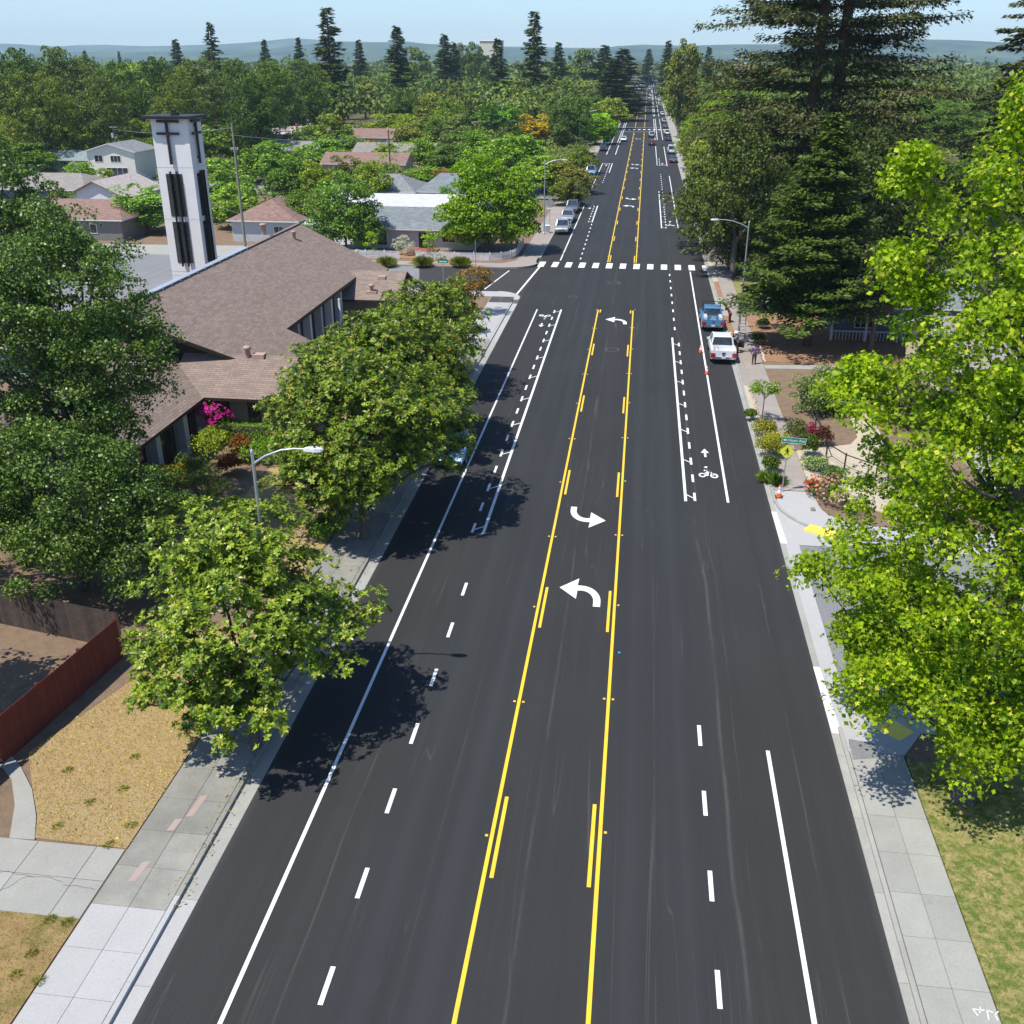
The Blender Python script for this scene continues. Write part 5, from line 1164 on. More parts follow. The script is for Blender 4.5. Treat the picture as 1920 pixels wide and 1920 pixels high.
# right side
bh = house('house', 'slate blue house with white porch rails in deep shade behind the fir', 19.5, 31, 89.5, 100, 3.0, 2.4, 'x', 'siding_blue', 'sh_grey', [('S', -3.2, .8, 1.6, 1.4, 2), ('S', 1, .8, 1.2, 1.4, 1), ('W', 0, .9, 1.4, 1.2, 1)], .8)
pr = MB()
for x in (-6.2, -3.3, -.6, 2.0): pr.box(x - .08, x + .08, -7.0, -6.84, 0, 2.6)
pr.box(-6.3, 2.1, -7.05, -6.8, .85, .93); pr.box(-6.3, 2.1, -7.1, -6.75, 2.6, 2.8)
for k in range(28): pr.box(-6.1 + k * .29, -6.05 + k * .29, -6.95, -6.9, .1, .85)
pr.build('porch_rail', M['trim'], bh); MB().add([(-6.5, -7.3, 2.75), (2.3, -7.3, 2.75), (2.3, -5.2, 3.3), (-6.5, -5.2, 3.3), (-6.5, -7.3, 2.65), (2.3, -7.3, 2.65), (2.3, -5.2, 3.2), (-6.5, -5.2, 3.2)], [(0, 1, 2, 3), (7, 6, 5, 4), (0, 4, 5, 1), (1, 5, 6, 2), (3, 7, 4, 0)]).build('porch_roof', M['sh_grey'], bh)
house('house', 'pale yellow stucco house with warm grey roof seen through the sweetgum leaves', 24.0, 44, 70.5, 82, 2.9, 2.3, 'x', 'siding_yellow', 'sh_tan', [('W', 0, .9, 1.6, 1.2, 1), ('S', -6, .9, 1.8, 1.3, 1), ('S', 0, .9, 1.8, 1.3, 1)], .7, 0)
house('house', 'beige house with brown roof low behind the sweetgum at the right edge', 26.5, 46, 52.5, 62.5, 2.8, 2.0, 'x', 'stucco_beige', 'sh_taupe_x', [('W', 0, .9, 1.5, 1.2, 1), ('S', -5, .9, 2, 1.3, 1)], .7)
house('house', 'house with pinkish roof showing between the fir and the sweetgum top', 33, 50, 108, 120, 2.9, 2.2, 'x', 'stucco_beige', 'sh_red', [], .6)

# ---- fences ---------------------------------------------------------------
M['redfence'] = vary('dark_red_stained_board', (0.135, 0.028, 0.022), .18, 3, .75, per_obj=.14)
M['darkfence'] = vary('weathered_dark_board', (0.075, 0.055, 0.045), .25, 4, .9, per_obj=.2)
M['picket'] = vary('white_picket_paint', (0.68, 0.69, 0.71), .06, 4, .6)
def board_fence(label, pts, h, bw, mat, name='board_fence', th=.02, gap=.006, dog=True, step=None, rail=True, postmat=None):
    t = thing(name, label, 'fence', (pts[0][0], pts[0][1], ZS - .03)); ox, oy = pts[0]
    key = ('board', h, bw, mat)
    if key not in _cache:
        w_ = bw / 2 - gap / 2
        prof = [(-w_, 0), (w_, 0), (w_, h - .04), (w_ * .45, h), (-w_ * .45, h), (-w_, h - .04)] if dog else [(-w_, 0), (w_, 0), (w_, h - .07), (0, h), (-w_, h - .07)]
        m = MB(); k = len(prof)
        m.add([(x, -th / 2, z) for x, z in prof] + [(x, th / 2, z) for x, z in prof], [list(range(k)), list(range(k, 2 * k))[::-1]] + [(i, i + k, (i + 1) % k + k, (i + 1) % k) for i in range(k)])
        _cache[key] = m.mesh('board', M[mat])
    for (a, b) in zip(pts, pts[1:]):
        a = Vector(a); b = Vector(b); L = (b - a).length; d = (b - a) / L; ang = math.atan2(d.y, d.x); st_ = step or bw
        n = int(L / st_)
        for i in range(n):
            p = a + d * st_ * (i + .5); o = link('board' if dog else 'picket', _cache[key], t, (p.x - ox, p.y - oy, rnd.uniform(-.008, .008)), ang)
        nx = Vector((-d.y, d.x))
        if rail:
            for z in (.3, h - .35):
                MB().beam((a.x - ox + nx.x * .05, a.y - oy + nx.y * .05, z), (b.x - ox + nx.x * .05, b.y - oy + nx.y * .05, z), .05, .08).build('rail', M[postmat or mat], t)
        k = 0
        while k * 2.4 <= L + .1:
            p = a + d * min(k * 2.4, L); c = p - Vector((ox, oy)) + nx * .12
            MB().box(c.x - .05, c.x + .05, c.y - .05, c.y + .05, -.1, h - (.02 if dog else -.06)).build('post', M[postmat or mat], t); k += 1
    return t
fa, fb, fc_ = G(-120, 1545, 0.1), G(5, 1435, 0.1), G(232, 1232, 0.1)
board_fence('tall dark red board fence running diagonally beside the dry lawn', [fa, fb, fc_], 1.85, .145, 'redfence')
da, db = G(-60, 1175, .1), G(238, 1222, .1)
board_fence('weathered dark board fence in shade at the back of the side yard', [G(-40, 1160, .1), (fc_[0] - .2, fc_[1] + .5)], 1.8, .15, 'darkfence')
pk = [(-46, 121.2), (-27.15, 121.0)]
board_fence('white picket fence on the left of the garden gate opening', pk, 1.0, .09, 'picket', 'picket_fence', dog=False, step=.15, gap=0, postmat='picket')
crv = [(-25.2, 120.95), (-16.0, 120.95), (-14.6, 121.5), (-13.6, 122.8), (-13.15, 124.5), (-13.1, 132)]
board_fence('white picket fence curving round the street corner below the maple', crv, 1.0, .09, 'picket', 'picket_fence', dog=False, step=.15, gap=0, postmat='picket')
slab_area('flower_bed', [(-46, 121.4), (-13.6, 121.4), (-13.6, 127), (-46, 127)], ZS, M['bark_mulch'], .1)
slab_area('flower_bed', [(-25.6, 117.6), (-17.2, 117.6), (-17.2, 118.6), (-25.6, 118.6)], ZS + .006, M['bark_mulch'], .1)
# wire garden fence with dark posts on the right
wf = thing('wire_fence', 'dark post and wire garden fence beside the sage and lavender', 'fence', (0, 0, ZS))
fp = [G(1505, 760), G(1528, 805), G(1548, 862), G(1582, 884), G(1640, 905)]
for (x, y) in fp: MB().cyl(x, y, 0, 1.05, .05, 8).build('post', M['fascia'], wf)
for z in (.95, .5, .15):
    m = MB()
    for p, q in zip(fp, fp[1:]): m.beam((*p, z), (*q, z), .05 if z > .9 else .012, .05 if z > .9 else .012)
    m.build('rail' if z > .9 else 'wire', M['fascia'] if z > .9 else M['galv'], wf)
# church sign wall near the corner
sg = thing('monument_sign', 'low dark church sign with pale lettering beside the corner', 'sign', (-17.0, 101.9, ZS))
MB().box(-1.2, 1.2, -.12, .12, 0, .95).build('panel', M['fascia'], sg)
def text(body, size, mat, parent, loc, rot, name='lettering', ext=.004, align='CENTER'):
    cu = bpy.data.curves.new(name, 'FONT'); cu.body = body; cu.size = size; cu.extrude = ext; cu.align_x = align; cu.align_y = 'CENTER'
    tmp = bpy.data.objects.new(name, cu); C.objects.link(tmp)
    dg = bpy.context.evaluated_depsgraph_get(); me = bpy.data.meshes.new_from_object(tmp.evaluated_get(dg)); bpy.data.objects.remove(tmp)
    me.materials.clear(); me.materials.append(mat)
    o = link(name, me, parent, loc); o.rotation_euler = rot; return o
cl = MB()
for k in range(7): cl.box(-.95 + k * .27, -.8 + k * .27, -.135, -.121, .55, .62)
cl.build('lettering', M['trim'], sg)
# ------------------------------------------------------------------ vehicles
def carpaint(name, c, metal_=0.2):
    if name in M: return M[name]
    n = N(name); f = n.noise(n.coord('World'), 1.2, 3)
    M[name] = n.bsdf(n.ramp(f, [(.3, tuple(x * .93 for x in c)), (.7, tuple(min(1, x * 1.05) for x in c))]), .32, metal_, .5, coat=.6); return M[name]
M['tail'] = plain('tail_lamp_red', (0.35, 0.01, 0.015), .2, .6); M['lamp'] = plain('lamp_lens', (0.7, 0.72, 0.74), .1, .8); M['chrome'] = plain('chrome', (0.6, 0.6, 0.62), .15, .5, .9)
M['plate'] = plain('licence_plate', (0.7, 0.7, 0.7), .5); M['tyre'] = plain('tyre', (0.02, 0.02, 0.02), .8); M['glassb'] = glass('car_glass', (0.03, 0.04, 0.05), .06)
M['int'] = plain('dark_trim', (0.03, 0.03, 0.033), .7)
def loft(m, secs, mi=0, smooth=False, cap=True):
    k = len(secs[0]); vs = [p for s in secs for p in s]
    m.add(vs, [(i * k + j, i * k + (j + 1) % k, (i + 1) * k + (j + 1) % k, (i + 1) * k + j) for i in range(len(secs) - 1) for j in range(k)], mi, smooth)
    if cap: m.add(secs[0], [list(range(k))], mi); m.add(secs[-1], [list(range(k))[::-1]], mi)
def sec(y, hw, zb, zs, tuck=.9, crown=.03):
    return [(-hw * .9, y, zb), (hw * .9, y, zb), (hw, y, zb + .18), (hw, y, (zb + zs) / 2 + .05), (hw * .97, y, zs - .06), (hw * tuck, y, zs), (0, y, zs + crown), (-hw * tuck, y, zs), (-hw * .97, y, zs - .06), (-hw, y, (zb + zs) / 2 + .05), (-hw, y, zb + .18)]
def wheels(t, L, W, r, yf, yr, wd=.22):
    key = ('wheel', r, wd)
    if key not in _cache:
        m = MB(); m.tube([(-wd / 2, 0, 0), (-wd / 2 + .03, 0, 0), (wd / 2 - .03, 0, 0), (wd / 2, 0, 0)], [r * .9, r, r, r * .9], 16)
        a = m.mesh('tyre', M['tyre']); m = MB(); m.tube([(-wd / 2 - .008, 0, 0), (wd / 2 + .008, 0, 0)], [r * .58, r * .58], 12)
        for k in range(5):
            q = 2 * math.pi * k / 5; m.box(-wd / 2 - .015, wd / 2 + .015, -.03, .03, -r * .08, r * .08)
        _cache[key] = (a, m.mesh('rim', M['chrome']))
    for x in (-W / 2 + wd * .45, W / 2 - wd * .45):
        for y in (yf, yr):
            o = link('wheel', _cache[key][0], t, (x, y, r)); link('rim', _cache[key][1], o)
def car(name, label, paint, loc, rz, kind='sedan', group=None, sc=1.0, cat=None):
    """+y is the nose"""
    t = thing(name, label, cat or {'sedan': 'car', 'suv': 'car', 'van': 'van', 'pickup': 'pickup truck'}[kind], (*loc, 0), rz, group)
    key = ('car', kind, paint.name)
    D = {'sedan': (4.7, 1.82, .92, 1.44, -.25, .75, -1.75, 1.45, .33), 'suv': (4.75, 1.9, 1.05, 1.74, .3, .95, -2.25, -2.05, .37), 'van': (5.4, 2.0, 1.2, 2.2, .9, 1.6, -2.65, -2.6, .37), 'pickup': (5.6, 1.98, 1.08, 1.86, .95, 1.75, -.55, -.75, .40)}
    if kind == 'sedan': L, W, zs, zt, rf, wf_, rr, wr, R_ = 4.7, 1.82, .93, 1.44, .35, 1.15, -1.05, -1.85, .33
    elif kind == 'suv': L, W, zs, zt, rf, wf_, rr, wr, R_ = 4.75, 1.9, 1.06, 1.72, .55, 1.2, -1.95, -2.28, .37
    elif kind == 'van': L, W, zs, zt, rf, wf_, rr, wr, R_ = 5.4, 2.0, 1.15, 2.1, 1.15, 1.75, -2.5, -2.66, .36
    else: L, W, zs, zt, rf, wf_, rr, wr, R_ = 5.6, 1.98, 1.12, 1.84, .75, 1.35, -.75, -.95, .40
    h, hw = L / 2, W / 2; yf, yr = h - .95, -h + 1.05
    if key not in _cache:
        q = {}
        b = MB(); zb = .3 if kind != 'pickup' else .45
        rear = zs + (.05 if kind == 'sedan' else 0)
        if kind == 'pickup':
            st_ = [(h, hw * .86, zb + .1, zs - .32), (h - .12, hw * .95, zb, zs - .18), (h - .6, hw, zb, zs - .05), (wf_ + .1, hw, zb, zs), (rr - .25, hw, zb, zs)]
            loft(b, [sec(y, w_, a, c) for y, w_, a, c in st_][::-1])
            # open bed: floor, two sides with rails, front wall
            y0, y1 = -h + .08, rr - .26
            for s in (-1, 1):
                xx = sorted((s * (hw - .16), s * hw)); b.box(xx[0], xx[1], y0, y1, zb, zs + .02)
                b.box(min(s * (hw - .2), s * (hw + .01)), max(s * (hw - .2), s * (hw + .01)), y0, y1, zs + .021, zs + .06)
            b.box(-hw + .16, hw - .16, y0, y1, zb + .02, zb + .18); b.box(-hw + .16, hw - .16, y1 - .08, y1 - .001, zb + .18, zs + .04)
        else:
            st_ = [(h, hw * .8, zb + .08, zs - .36), (h - .14, hw * .93, zb, zs - .22), (h - .7, hw, zb, zs - .12), (wf_ + .05, hw, zb, zs - .01), (0, hw, zb, zs), (-h + .7, hw, zb, rear), (-h + .12, hw * .94, zb, rear - .03), (-h, hw * .84, zb + .1, rear - .22)]
            loft(b, [sec(y, w_, a, c) for y, w_, a, c in st_][::-1])
        q['body'] = b.mesh('body', paint)
        # greenhouse: dark glass volume with painted roof and pillars
        g = MB(); e = hw * .9; t_ = hw * .74; z0 = zs - .01; yb = wr; 
        base = [(-e, yb, z0), (e, yb, z0), (e, wf_, z0), (-e, wf_, z0)]; topq = [(-t_, rr, zt - .06), (t_, rr, zt - .06), (t_, rf, zt - .06), (-t_, rf, zt - .06)]
        g.hexa(base, topq); q['glass'] = g.mesh('window_glass', M['glassb'])
        r = MB(); tt = t_ + .015
        r.hexa([(-tt, rr - .03, zt - .06), (tt, rr - .03, zt - .06), (tt, rf + .03, zt - .06), (-tt, rf + .03, zt - .06)], [(-tt * .9, rr + .08, zt), (tt * .9, rr + .08, zt), (tt * .9, rf - .12, zt), (-tt * .9, rf - .12, zt)])
        for s in (-1, 1):
            for (ya, yb_) in ((wf_, rf), (wr, rr)): r.beam((s * e, ya, z0), (s * (t_ + .005), yb_, zt - .05), .09, .09)
            ym = (rf + rr) / 2 + .1; r.beam((s * (e + .005), ym, z0), (s * (t_ + .01), ym, zt - .05), .08, .06)
            if kind in ('suv', 'van'): ym = rr + .75; r.beam((s * (e + .005), ym, z0), (s * (t_ + .01), ym, zt - .05), .12, .08)
            if kind == 'van': r.hexa([(min(s * e, s * (e - .02)), rr + .1, z0), (max(s * e, s * (e - .02)), rr + .1, z0), (max(s * e, s * (e - .02)), .4, z0), (min(s * e, s * (e - .02)), .4, z0)], [(min(s * (t_ + .03), s * (t_ + .01)), rr + .1, zt - .06), (max(s * (t_ + .03), s * (t_ + .01)), rr + .1, zt - .06), (max(s * (t_ + .03), s * (t_ + .01)), .3, zt - .06), (min(s * (t_ + .03), s * (t_ + .01)), .3, zt - .06)])
        q['roof'] = r.mesh('roof', paint)
        bm = MB(); bm.box(-hw * .85, hw * .85, -h - .06, -h + .12, zb + .02, zb + .22); bm.box(-hw * .82, hw * .82, h - .1, h + .05, zb + .02, zb + .2); q['bumper'] = bm.mesh('bumper', M['chrome' if kind == 'pickup' else 'int'])
        gr_ = MB(); gr_.box(-hw * .5, hw * .5, h - .05, h + .02, zb + .24, zs - .36); q['grille'] = gr_.mesh('grille', M['int'])
        for nm, mt, yy, zz in (('headlight', 'lamp', h - .12, zs - .40), ('tail_light', 'tail', -h - .02, zs - .32)):
            m_ = MB(); m_.box(-.17, .17, -.04, .09, -.07 if nm == 'headlight' else -.16, .09 if nm == 'headlight' else .16); q[nm] = (m_.mesh(nm, M[mt]), yy, zz)
        mr = MB(); mr.box(-.1, .1, -.05, .05, -.07, .07); q['mirror'] = mr.mesh('mirror', paint)
        pl = MB(); pl.box(-.16, .16, -.005, .005, -.08, .08); q['plate'] = pl.mesh('plate', M['plate'])
        if kind == 'pickup':
            tg = MB(); tg.box(-hw + .17, hw - .17, -h + .0, -h + .075, zb + .05, zs + .04); q['tailgate'] = tg.mesh('tailgate', paint)
            th_ = MB(); th_.box(-.12, .12, -h - .02, -h - .002, zs - .2, zs - .12); q['handle'] = th_.mesh('handle', M['int'])
        _cache[key] = q
    q = _cache[key]
    for k in ('body', 'window_glass', 'roof', 'bumper', 'grille'): link(k, q['glass' if k == 'window_glass' else k], t)
    for nm in ('headlight', 'tail_light'):
        for s in (-1, 1): link(nm, q[nm][0], t, (s * (hw - .28 if nm == 'headlight' else hw - .14), q[nm][1], q[nm][2]))
    for s in (-1, 1): link('mirror', q['mirror'], t, (s * (hw + .08), wf_ - .25, zs + .08))
    link('plate', q['plate'], t, (0, -h - .07, .55 if kind != 'pickup' else .62))
    if kind == 'pickup':
        tg = link('tailgate', q['tailgate'], t); link('handle', q['handle'], tg)
    wheels(t, L, W, R_, yf, yr)
    if sc != 1: t.scale = (sc,) * 3
    return t
white = carpaint('white_car_paint', (0.74, 0.75, 0.76), 0); silver = carpaint('silver_car_paint', (0.42, 0.44, 0.46), .5); grey = carpaint('grey_car_paint', (0.13, 0.15, 0.17), .4)
blue = carpaint('pale_blue_truck_paint', (0.10, 0.26, 0.45), .1); navy = carpaint('navy_car_paint', (0.025, 0.06, 0.14), .2); maroon = carpaint('maroon_car_paint', (0.09, 0.012, 0.022), .2)
red = carpaint('red_car_paint', (0.42, 0.02, 0.04), .1); dark = carpaint('black_car_paint', (0.02, 0.022, 0.026), .2); teal = carpaint('teal_car_paint', (0.10, 0.26, 0.30), .3); lblue = carpaint('light_blue_car_paint', (0.25, 0.42, 0.62), .3)
# work trucks at the right kerb
wt = car('pickup_truck', 'white crew pickup with open passenger door and a traffic cone in its bed', white, (9.22, 82.1), 0, 'pickup')
em = MB().box(-.14, .14, -2.83, -2.815, .9, 1.02).box(-.09, .09, -2.83, -2.815, .74, .84).build('badge', M['int'], wt)
dm = MB(); dm.box(-.03, .03, -1.05, 0, .5, 1.12).box(-.03, .03, -1.05, -.98, 1.12, 1.7).box(-.03, .03, -.07, 0, 1.12, 1.6).box(-.03, .03, -1.0, -.05, 1.68, 1.74).build('open_door', M['int'], wt, (1.0, 1.3, 0), math.radians(66))
MB().box(.0, .03, -1.0, -.1, .55, 1.1).build('door_skin', white, [c for c in wt.children if c.name.startswith('open_door')][0])
bt_ = car('pickup_truck', 'pale blue pickup with a pipe rack and white tool boxes ahead of the white one', blue, (9.0, 92.6), 0, 'pickup', sc=.97)
rk = MB()
for s in (-1, 1): rk.tube([(s * .85, .72, 1.1), (s * .82, .78, 2.1)] , .03, 6)
rk.tube([(-.9, .8, 2.1), (.9, .8, 2.1)], .03, 6); rk.tube([(-.86, -.85, 1.1), (-.86, -.85, 2.05), (-.86, .8, 2.1)], .028, 6); rk.build('pipe_rack', M['darkmetal'], bt_)
for s in (-1, 1): MB().box(min(s * .55, s * .84), max(s * .55, s * .84), -2.5, -1.1, 1.05, 1.32).build('tool_box', white, bt_)
MB().box(-.3, .35, -2.1, -1.5, .64, .95).box(-.1, .3, -1.4, -1.1, .64, 1.0).build('cargo', M['alu'], bt_)
# traffic and parked cars down the street: (px, py of the nearest tyres, kind, paint, lane x or None, facing, label)
CARS = [
 (1053, 441, 'pickup', silver, -8.95, math.pi, 'silver pickup facing the camera, first parked on the left kerb beyond the crosswalk'),
 (1062, 419, 'suv', silver, -9.0, math.pi, 'silver SUV parked behind the front silver pickup on the left kerb'),
 (1070, 401, 'pickup', grey, -9.0, math.pi, 'grey pickup third in the parked line on the left kerb'),
 (1076, 387, 'suv', dark, -9.0, math.pi, 'dark car last in the parked line before the left junction'),
 (1109, 331, 'van', lblue, -8.9, math.pi, 'light blue minivan with white roof parked half under the olive brown tree'),
 (1131, 284, 'suv', dark, -8.9, math.pi, 'dark SUV parked under the bright green street tree'),
 (1136, 273, 'suv', teal, -8.9, math.pi, 'teal car parked directly behind the dark SUV on the left'),
 (1147, 257, 'sedan', red, -8.9, math.pi, 'red car parked at the left just before the second crosswalk'),
 (1174.5, 266, 'sedan', white, -4.3, math.pi, 'white sedan coming towards the camera, nearest of the oncoming cars'),
 (1192, 213.5, 'sedan', white, -4.3, math.pi, 'white car coming towards the camera beyond the second crosswalk'),
 (1198.5, 203, 'sedan', white, -2.9, math.pi, 'white car drifting into the turn lane in the middle distance'),
 (1199, 183, 'suv', silver, -4.3, math.pi, 'silver oncoming car near the third crosswalk'),
 (1202, 169, 'sedan', white, -4.3, math.pi, 'white oncoming car far down the street'),
 (1206, 160.5, 'sedan', teal, -4.5, math.pi, 'tiny blue-green oncoming car far down the street'),
 (1220.6, 273, 'sedan', maroon, 4.0, 0, 'maroon sedan driving away, nearest moving car on the right side'),
 (1220.6, 258, 'suv', silver, 4.1, 0, 'grey-silver car driving away, just ahead of the maroon sedan'),
 (1221, 191.5, 'sedan', navy, 3.6, 0, 'navy car driving away in the middle distance'),
 (1217.5, 186, 'van', white, 3.4, 0, 'white van driving away just ahead of the navy car'),
 (1218, 174.5, 'sedan', maroon, 3.6, 0, 'dark red car driving away behind the small box truck'),
 (1217, 168, 'van', white, 3.6, 0, 'white high van far down the street on the right'),
 (1210, 165, 'sedan', dark, .6, math.pi, 'dark car waiting in the turn lane far away'),
 (1213, 155.5, 'suv', dark, 3.6, 0, 'very distant dark car driving away'),
 (1263.5, 306, 'sedan', grey, 9.0, 0, 'blue-grey sedan parked on the right kerb, nearest of the far right row'),
 (1254.5, 289, 'van', white, 9.0, 0, 'white van with dark rear windows parked ahead of the blue-grey sedan'),
 (1252.5, 264.5, 'sedan', navy, 9.0, 0, 'navy blue car parked on the right kerb by the second crosswalk'),
 (1250, 254, 'suv', white, 9.0, 0, 'white SUV parked ahead of the navy blue car'),
 (1248, 241, 'sedan', grey, 9.0, 0, 'dark silver car parked beyond the second crosswalk on the right'),
 (1246.5, 231, 'suv', silver, 9.0, 0, 'silver car parked ahead of the dark silver one'),
 (1243.5, 217, 'suv', white, 9.0, 0, 'white SUV parked near the lamp post on the right, in the distance'),
 (1240, 208, 'sedan', dark, 9.0, 0, 'black car parked between white cars on the right, in the distance'),
 (1238.5, 196, 'van', white, 9.0, 0, 'white van parked in bright sun on the far right kerb'),
 (1237, 188, 'sedan', dark, 9.3, 0, 'dark car parked in the shade of the far right trees'),
]
for (px, py, kd, pn, lx, rz, lb) in CARS:
    x, y = G(px, py); L = {'sedan': 4.7, 'suv': 4.75, 'van': 5.4, 'pickup': 5.6}[kd]
    car({'sedan': 'parked_car' if abs(lx) > 8 else 'moving_car', 'suv': 'parked_car' if abs(lx) > 8 else 'moving_car', 'van': 'van', 'pickup': 'pickup_truck'}[kd], lb, pn, (lx, y + L / 2), rz, kd)
for i in range(26):        # the indistinct far traffic
    s = -1 if i % 2 else 1; y = 560 + i * 31 + rnd.uniform(-8, 8)
    lane = s * (rnd.choice((4.2, 8.9))); car('distant_car', 'tiny far-off car among the traffic near the end of the street', rnd.choice((white, silver, grey, dark)), (lane, y), 0 if s > 0 else math.pi, rnd.choice(('sedan', 'suv')), group='far-off traffic near the vanishing point', cat='car')
car('parked_car', 'silver-blue car almost hidden under the largest magnolia, parked at the left kerb', lblue, (-8.75, 56.8), math.pi, 'sedan')
car('parked_car', 'white car on the side street, glimpsed through the sweetgum leaves', white, (20.5, 36.0), math.pi / 2, 'sedan')
car('parked_car', 'white car in the driveway far behind the sweetgum at the right edge', white, (27.5, 66.0), math.pi / 2, 'suv')
car('parked_car', 'white car parked in the side driveway of the far right kerb', white, (13.6, 293), math.pi / 2, 'sedan')
car('parked_car', 'white vehicle in front of the distant gabled house, left of the pole', white, (*G(487, 222), ), .3, 'suv')
car('parked_car', 'white car by the beige roof left of the rust coloured tree', white, (*G(580, 240), ), .1, 'sedan')
car('parked_car', 'grey car beyond the roof of the cream two-storey house', silver, (*G(171, 277), ), .4, 'sedan')
# ------------------------------------------------------------------ street furniture
def cone(name, label, loc, z=0.0, h=.72):
    t = thing(name, label, 'traffic cone', (*loc, z)); k = h / .72
    MB().box(-.19 * k, .19 * k, -.19 * k, .19 * k, 0, .04).build('base', M['black'], t)
    m = MB(); m.lathe([(.16 * k, .04), (.145 * k, .10 * k), (.115 * k, .26 * k)], n=14); m.lathe([(.075 * k, .46 * k), (.065 * k, .52 * k)], n=14); m.lathe([(.045 * k, .62 * k), (.028 * k, h)], n=14); m.build('body', M['cone'], t)
    m = MB(); m.lathe([(.115 * k, .26 * k), (.075 * k, .46 * k)], n=14); m.lathe([(.065 * k, .52 * k), (.045 * k, .62 * k)], n=14); m.build('reflective_band', M['coneband'], t)
M['cone'] = plain('cone_orange', (0.86, 0.12, 0.015), .5); M['coneband'] = plain('cone_white_band', (0.75, 0.75, 0.75), .4)
cone('traffic_cone', 'orange traffic cone on the white line, nearer of two on the road', G(1325, 702))
cone('traffic_cone', 'orange traffic cone left of the white pickup, farther of two on the road', G(1313.5, 661))
cone('traffic_cone', 'orange traffic cone at the foot of the pedestrian sign on the pavement', G(1460, 932, ZS), ZS, .75)
cone('traffic_cone', 'orange traffic cone standing in the bed of the white pickup', (8.75, 80.3), .64, .8)
def street_lamp(label, loc, h, side, arm=2.3, group=None, cool=False):
    """side +1: arm reaches towards +x"""
    t = thing('street_lamp', label, 'street lamp', (*loc, ZS), 0, group)
    MB().lathe([(.17, 0), (.15, .25), (.1, .3)], n=10).build('base', M['galv'], t)
    MB().tube([(0, 0, .2), (0, 0, h * .5), (0, 0, h)], [.10, .08, .055], 10).lathe([(.07, h), (.05, h + .08), (.01, h + .12)], n=10).build('pole', M['galv'], t)
    s = side; pts = [(0, 0, h - .45), (s * .5 * arm * .5, 0, h - .12), (s * arm * .55, 0, h + .12), (s * arm * .8, 0, h + .2), (s * arm, 0, h + .2)]
    MB().tube(pts, [.05, .045, .04, .035, .03], 8).build('arm', M['galv'], t)
    m = MB(); L = .62; z = h + .2
    loft(m, [[(s * (arm + u * L), -w_, z - .05), (s * (arm + u * L), w_, z - .05), (s * (arm + u * L), w_ * .8, z + hh), (s * (arm + u * L), -w_ * .8, z + hh)] for u, w_, hh in ((-.08, .05, .03), (.12, .11, .07), (.6, .15, .08), (.95, .10, .05), (1.05, .04, .01))], cap=True)
    hd_ = m.build('lamp_head', M['lamphead'], t); MB().box(min(s * (arm + .25), s * (arm + .55)), max(s * (arm + .25), s * (arm + .55)), -.09, .09, z - .065, z - .052).build('lens', M['lamp'], hd_)
    MB().cyl(s * (arm + .35), 0, z + .08, z + .16, .04, 8).build('photocell', M['darkmetal'], hd_)
    return t
M['lamphead'] = plain('lamp_head_grey', (0.62, 0.64, 0.67), .4)
street_lamp('nearest street lamp, its pole rising through the leaves between two magnolias on the left', (-11.2, 31.1), 9.9, 1, 1.95)
x, y = G(1384, 630); l2 = street_lamp('street lamp on the right pavement behind the aluminium ladder', (x, y), HT(x, y, 418) - .1, -1, 2.6)
x, y = G(1020, 441); street_lamp('street lamp at the left corner beside the maple, with a dark plate on its pole', (x, y), HT(x, y, 304), 1, 2.4)
for (px, py, pt, s, lb) in ((1296.5, 318, 243, -1, 'street lamp on the right in front of the redwood foliage, beyond the parked cars'), (1289, 234, 200, -1, 'distant street lamp right of the second crosswalk'),
    (1262.5, 200, 175, -1, 'distant street lamp by the far white parked cars, nearer of a pair'), (1249.5, 196, 168, -1, 'taller looking distant street lamp on the right, farther of a pair'),
    (1099, 263, 229, 1, 'street lamp above the lime green street tree, nearer one'), (1131, 232, 197, 1, 'street lamp rising from behind the lime green street tree, farther one'), (1168, 190, 165, 1, 'small distant street lamp in front of the dark conifers on the left')):
    x, y = G(px, py); x = math.copysign(max(abs(x), 11), x); street_lamp(lb, (x, y), min(9.5, max(8.0, HT(x, y, pt))), s)
MB().cyl(0, 0, 0, 2.2, .03, 8)
# green street name signs, pedestrian warning sign
M['signgreen'] = plain('street_sign_green', (0.0, 0.22, 0.14), .35, .5); M['signyellow'] = plain('warning_yellow', (0.72, 0.74, 0.05), .35, .5); M['signwhite'] = plain('sign_white', (0.75, 0.77, 0.75), .4); M['signblack'] = plain('sign_black', (0.015, 0.015, 0.015), .5)
sx, sy = G(1466, 922, ZS); ps = thing('street_sign', 'yellow diamond pedestrian warning sign under a green Hoen Ave name plate on a steel post', 'sign', (sx, sy, ZS))
MB().tube([(0, 0, 0), (.03, 0, 3.15)], .032, 8).build('post', M['galv'], ps)
def diamond(r, y, mat, name, par, z, th=.006):
    m = MB(); q = []
    for k in range(4):
        a0 = math.pi / 2 * k
        for d_ in (-6, 6): q.append((r * math.cos(a0 + math.radians(d_)), r * math.sin(a0 + math.radians(d_))))
    n_ = len(q); m.add([(x, y - th, z + zz) for x, zz in q] + [(x, y, z + zz) for x, zz in q], [list(range(n_)), list(range(n_, 2 * n_))[::-1]] + [(i, i + n_, (i + 1) % n_ + n_, (i + 1) % n_) for i in range(n_)]); return m.build(name, mat, par)
zd = HT(sx, sy, 846) - ZS; dp = diamond(.40, -.05, M['signyellow'], 'diamond_plate', ps, zd)
pm = MB()
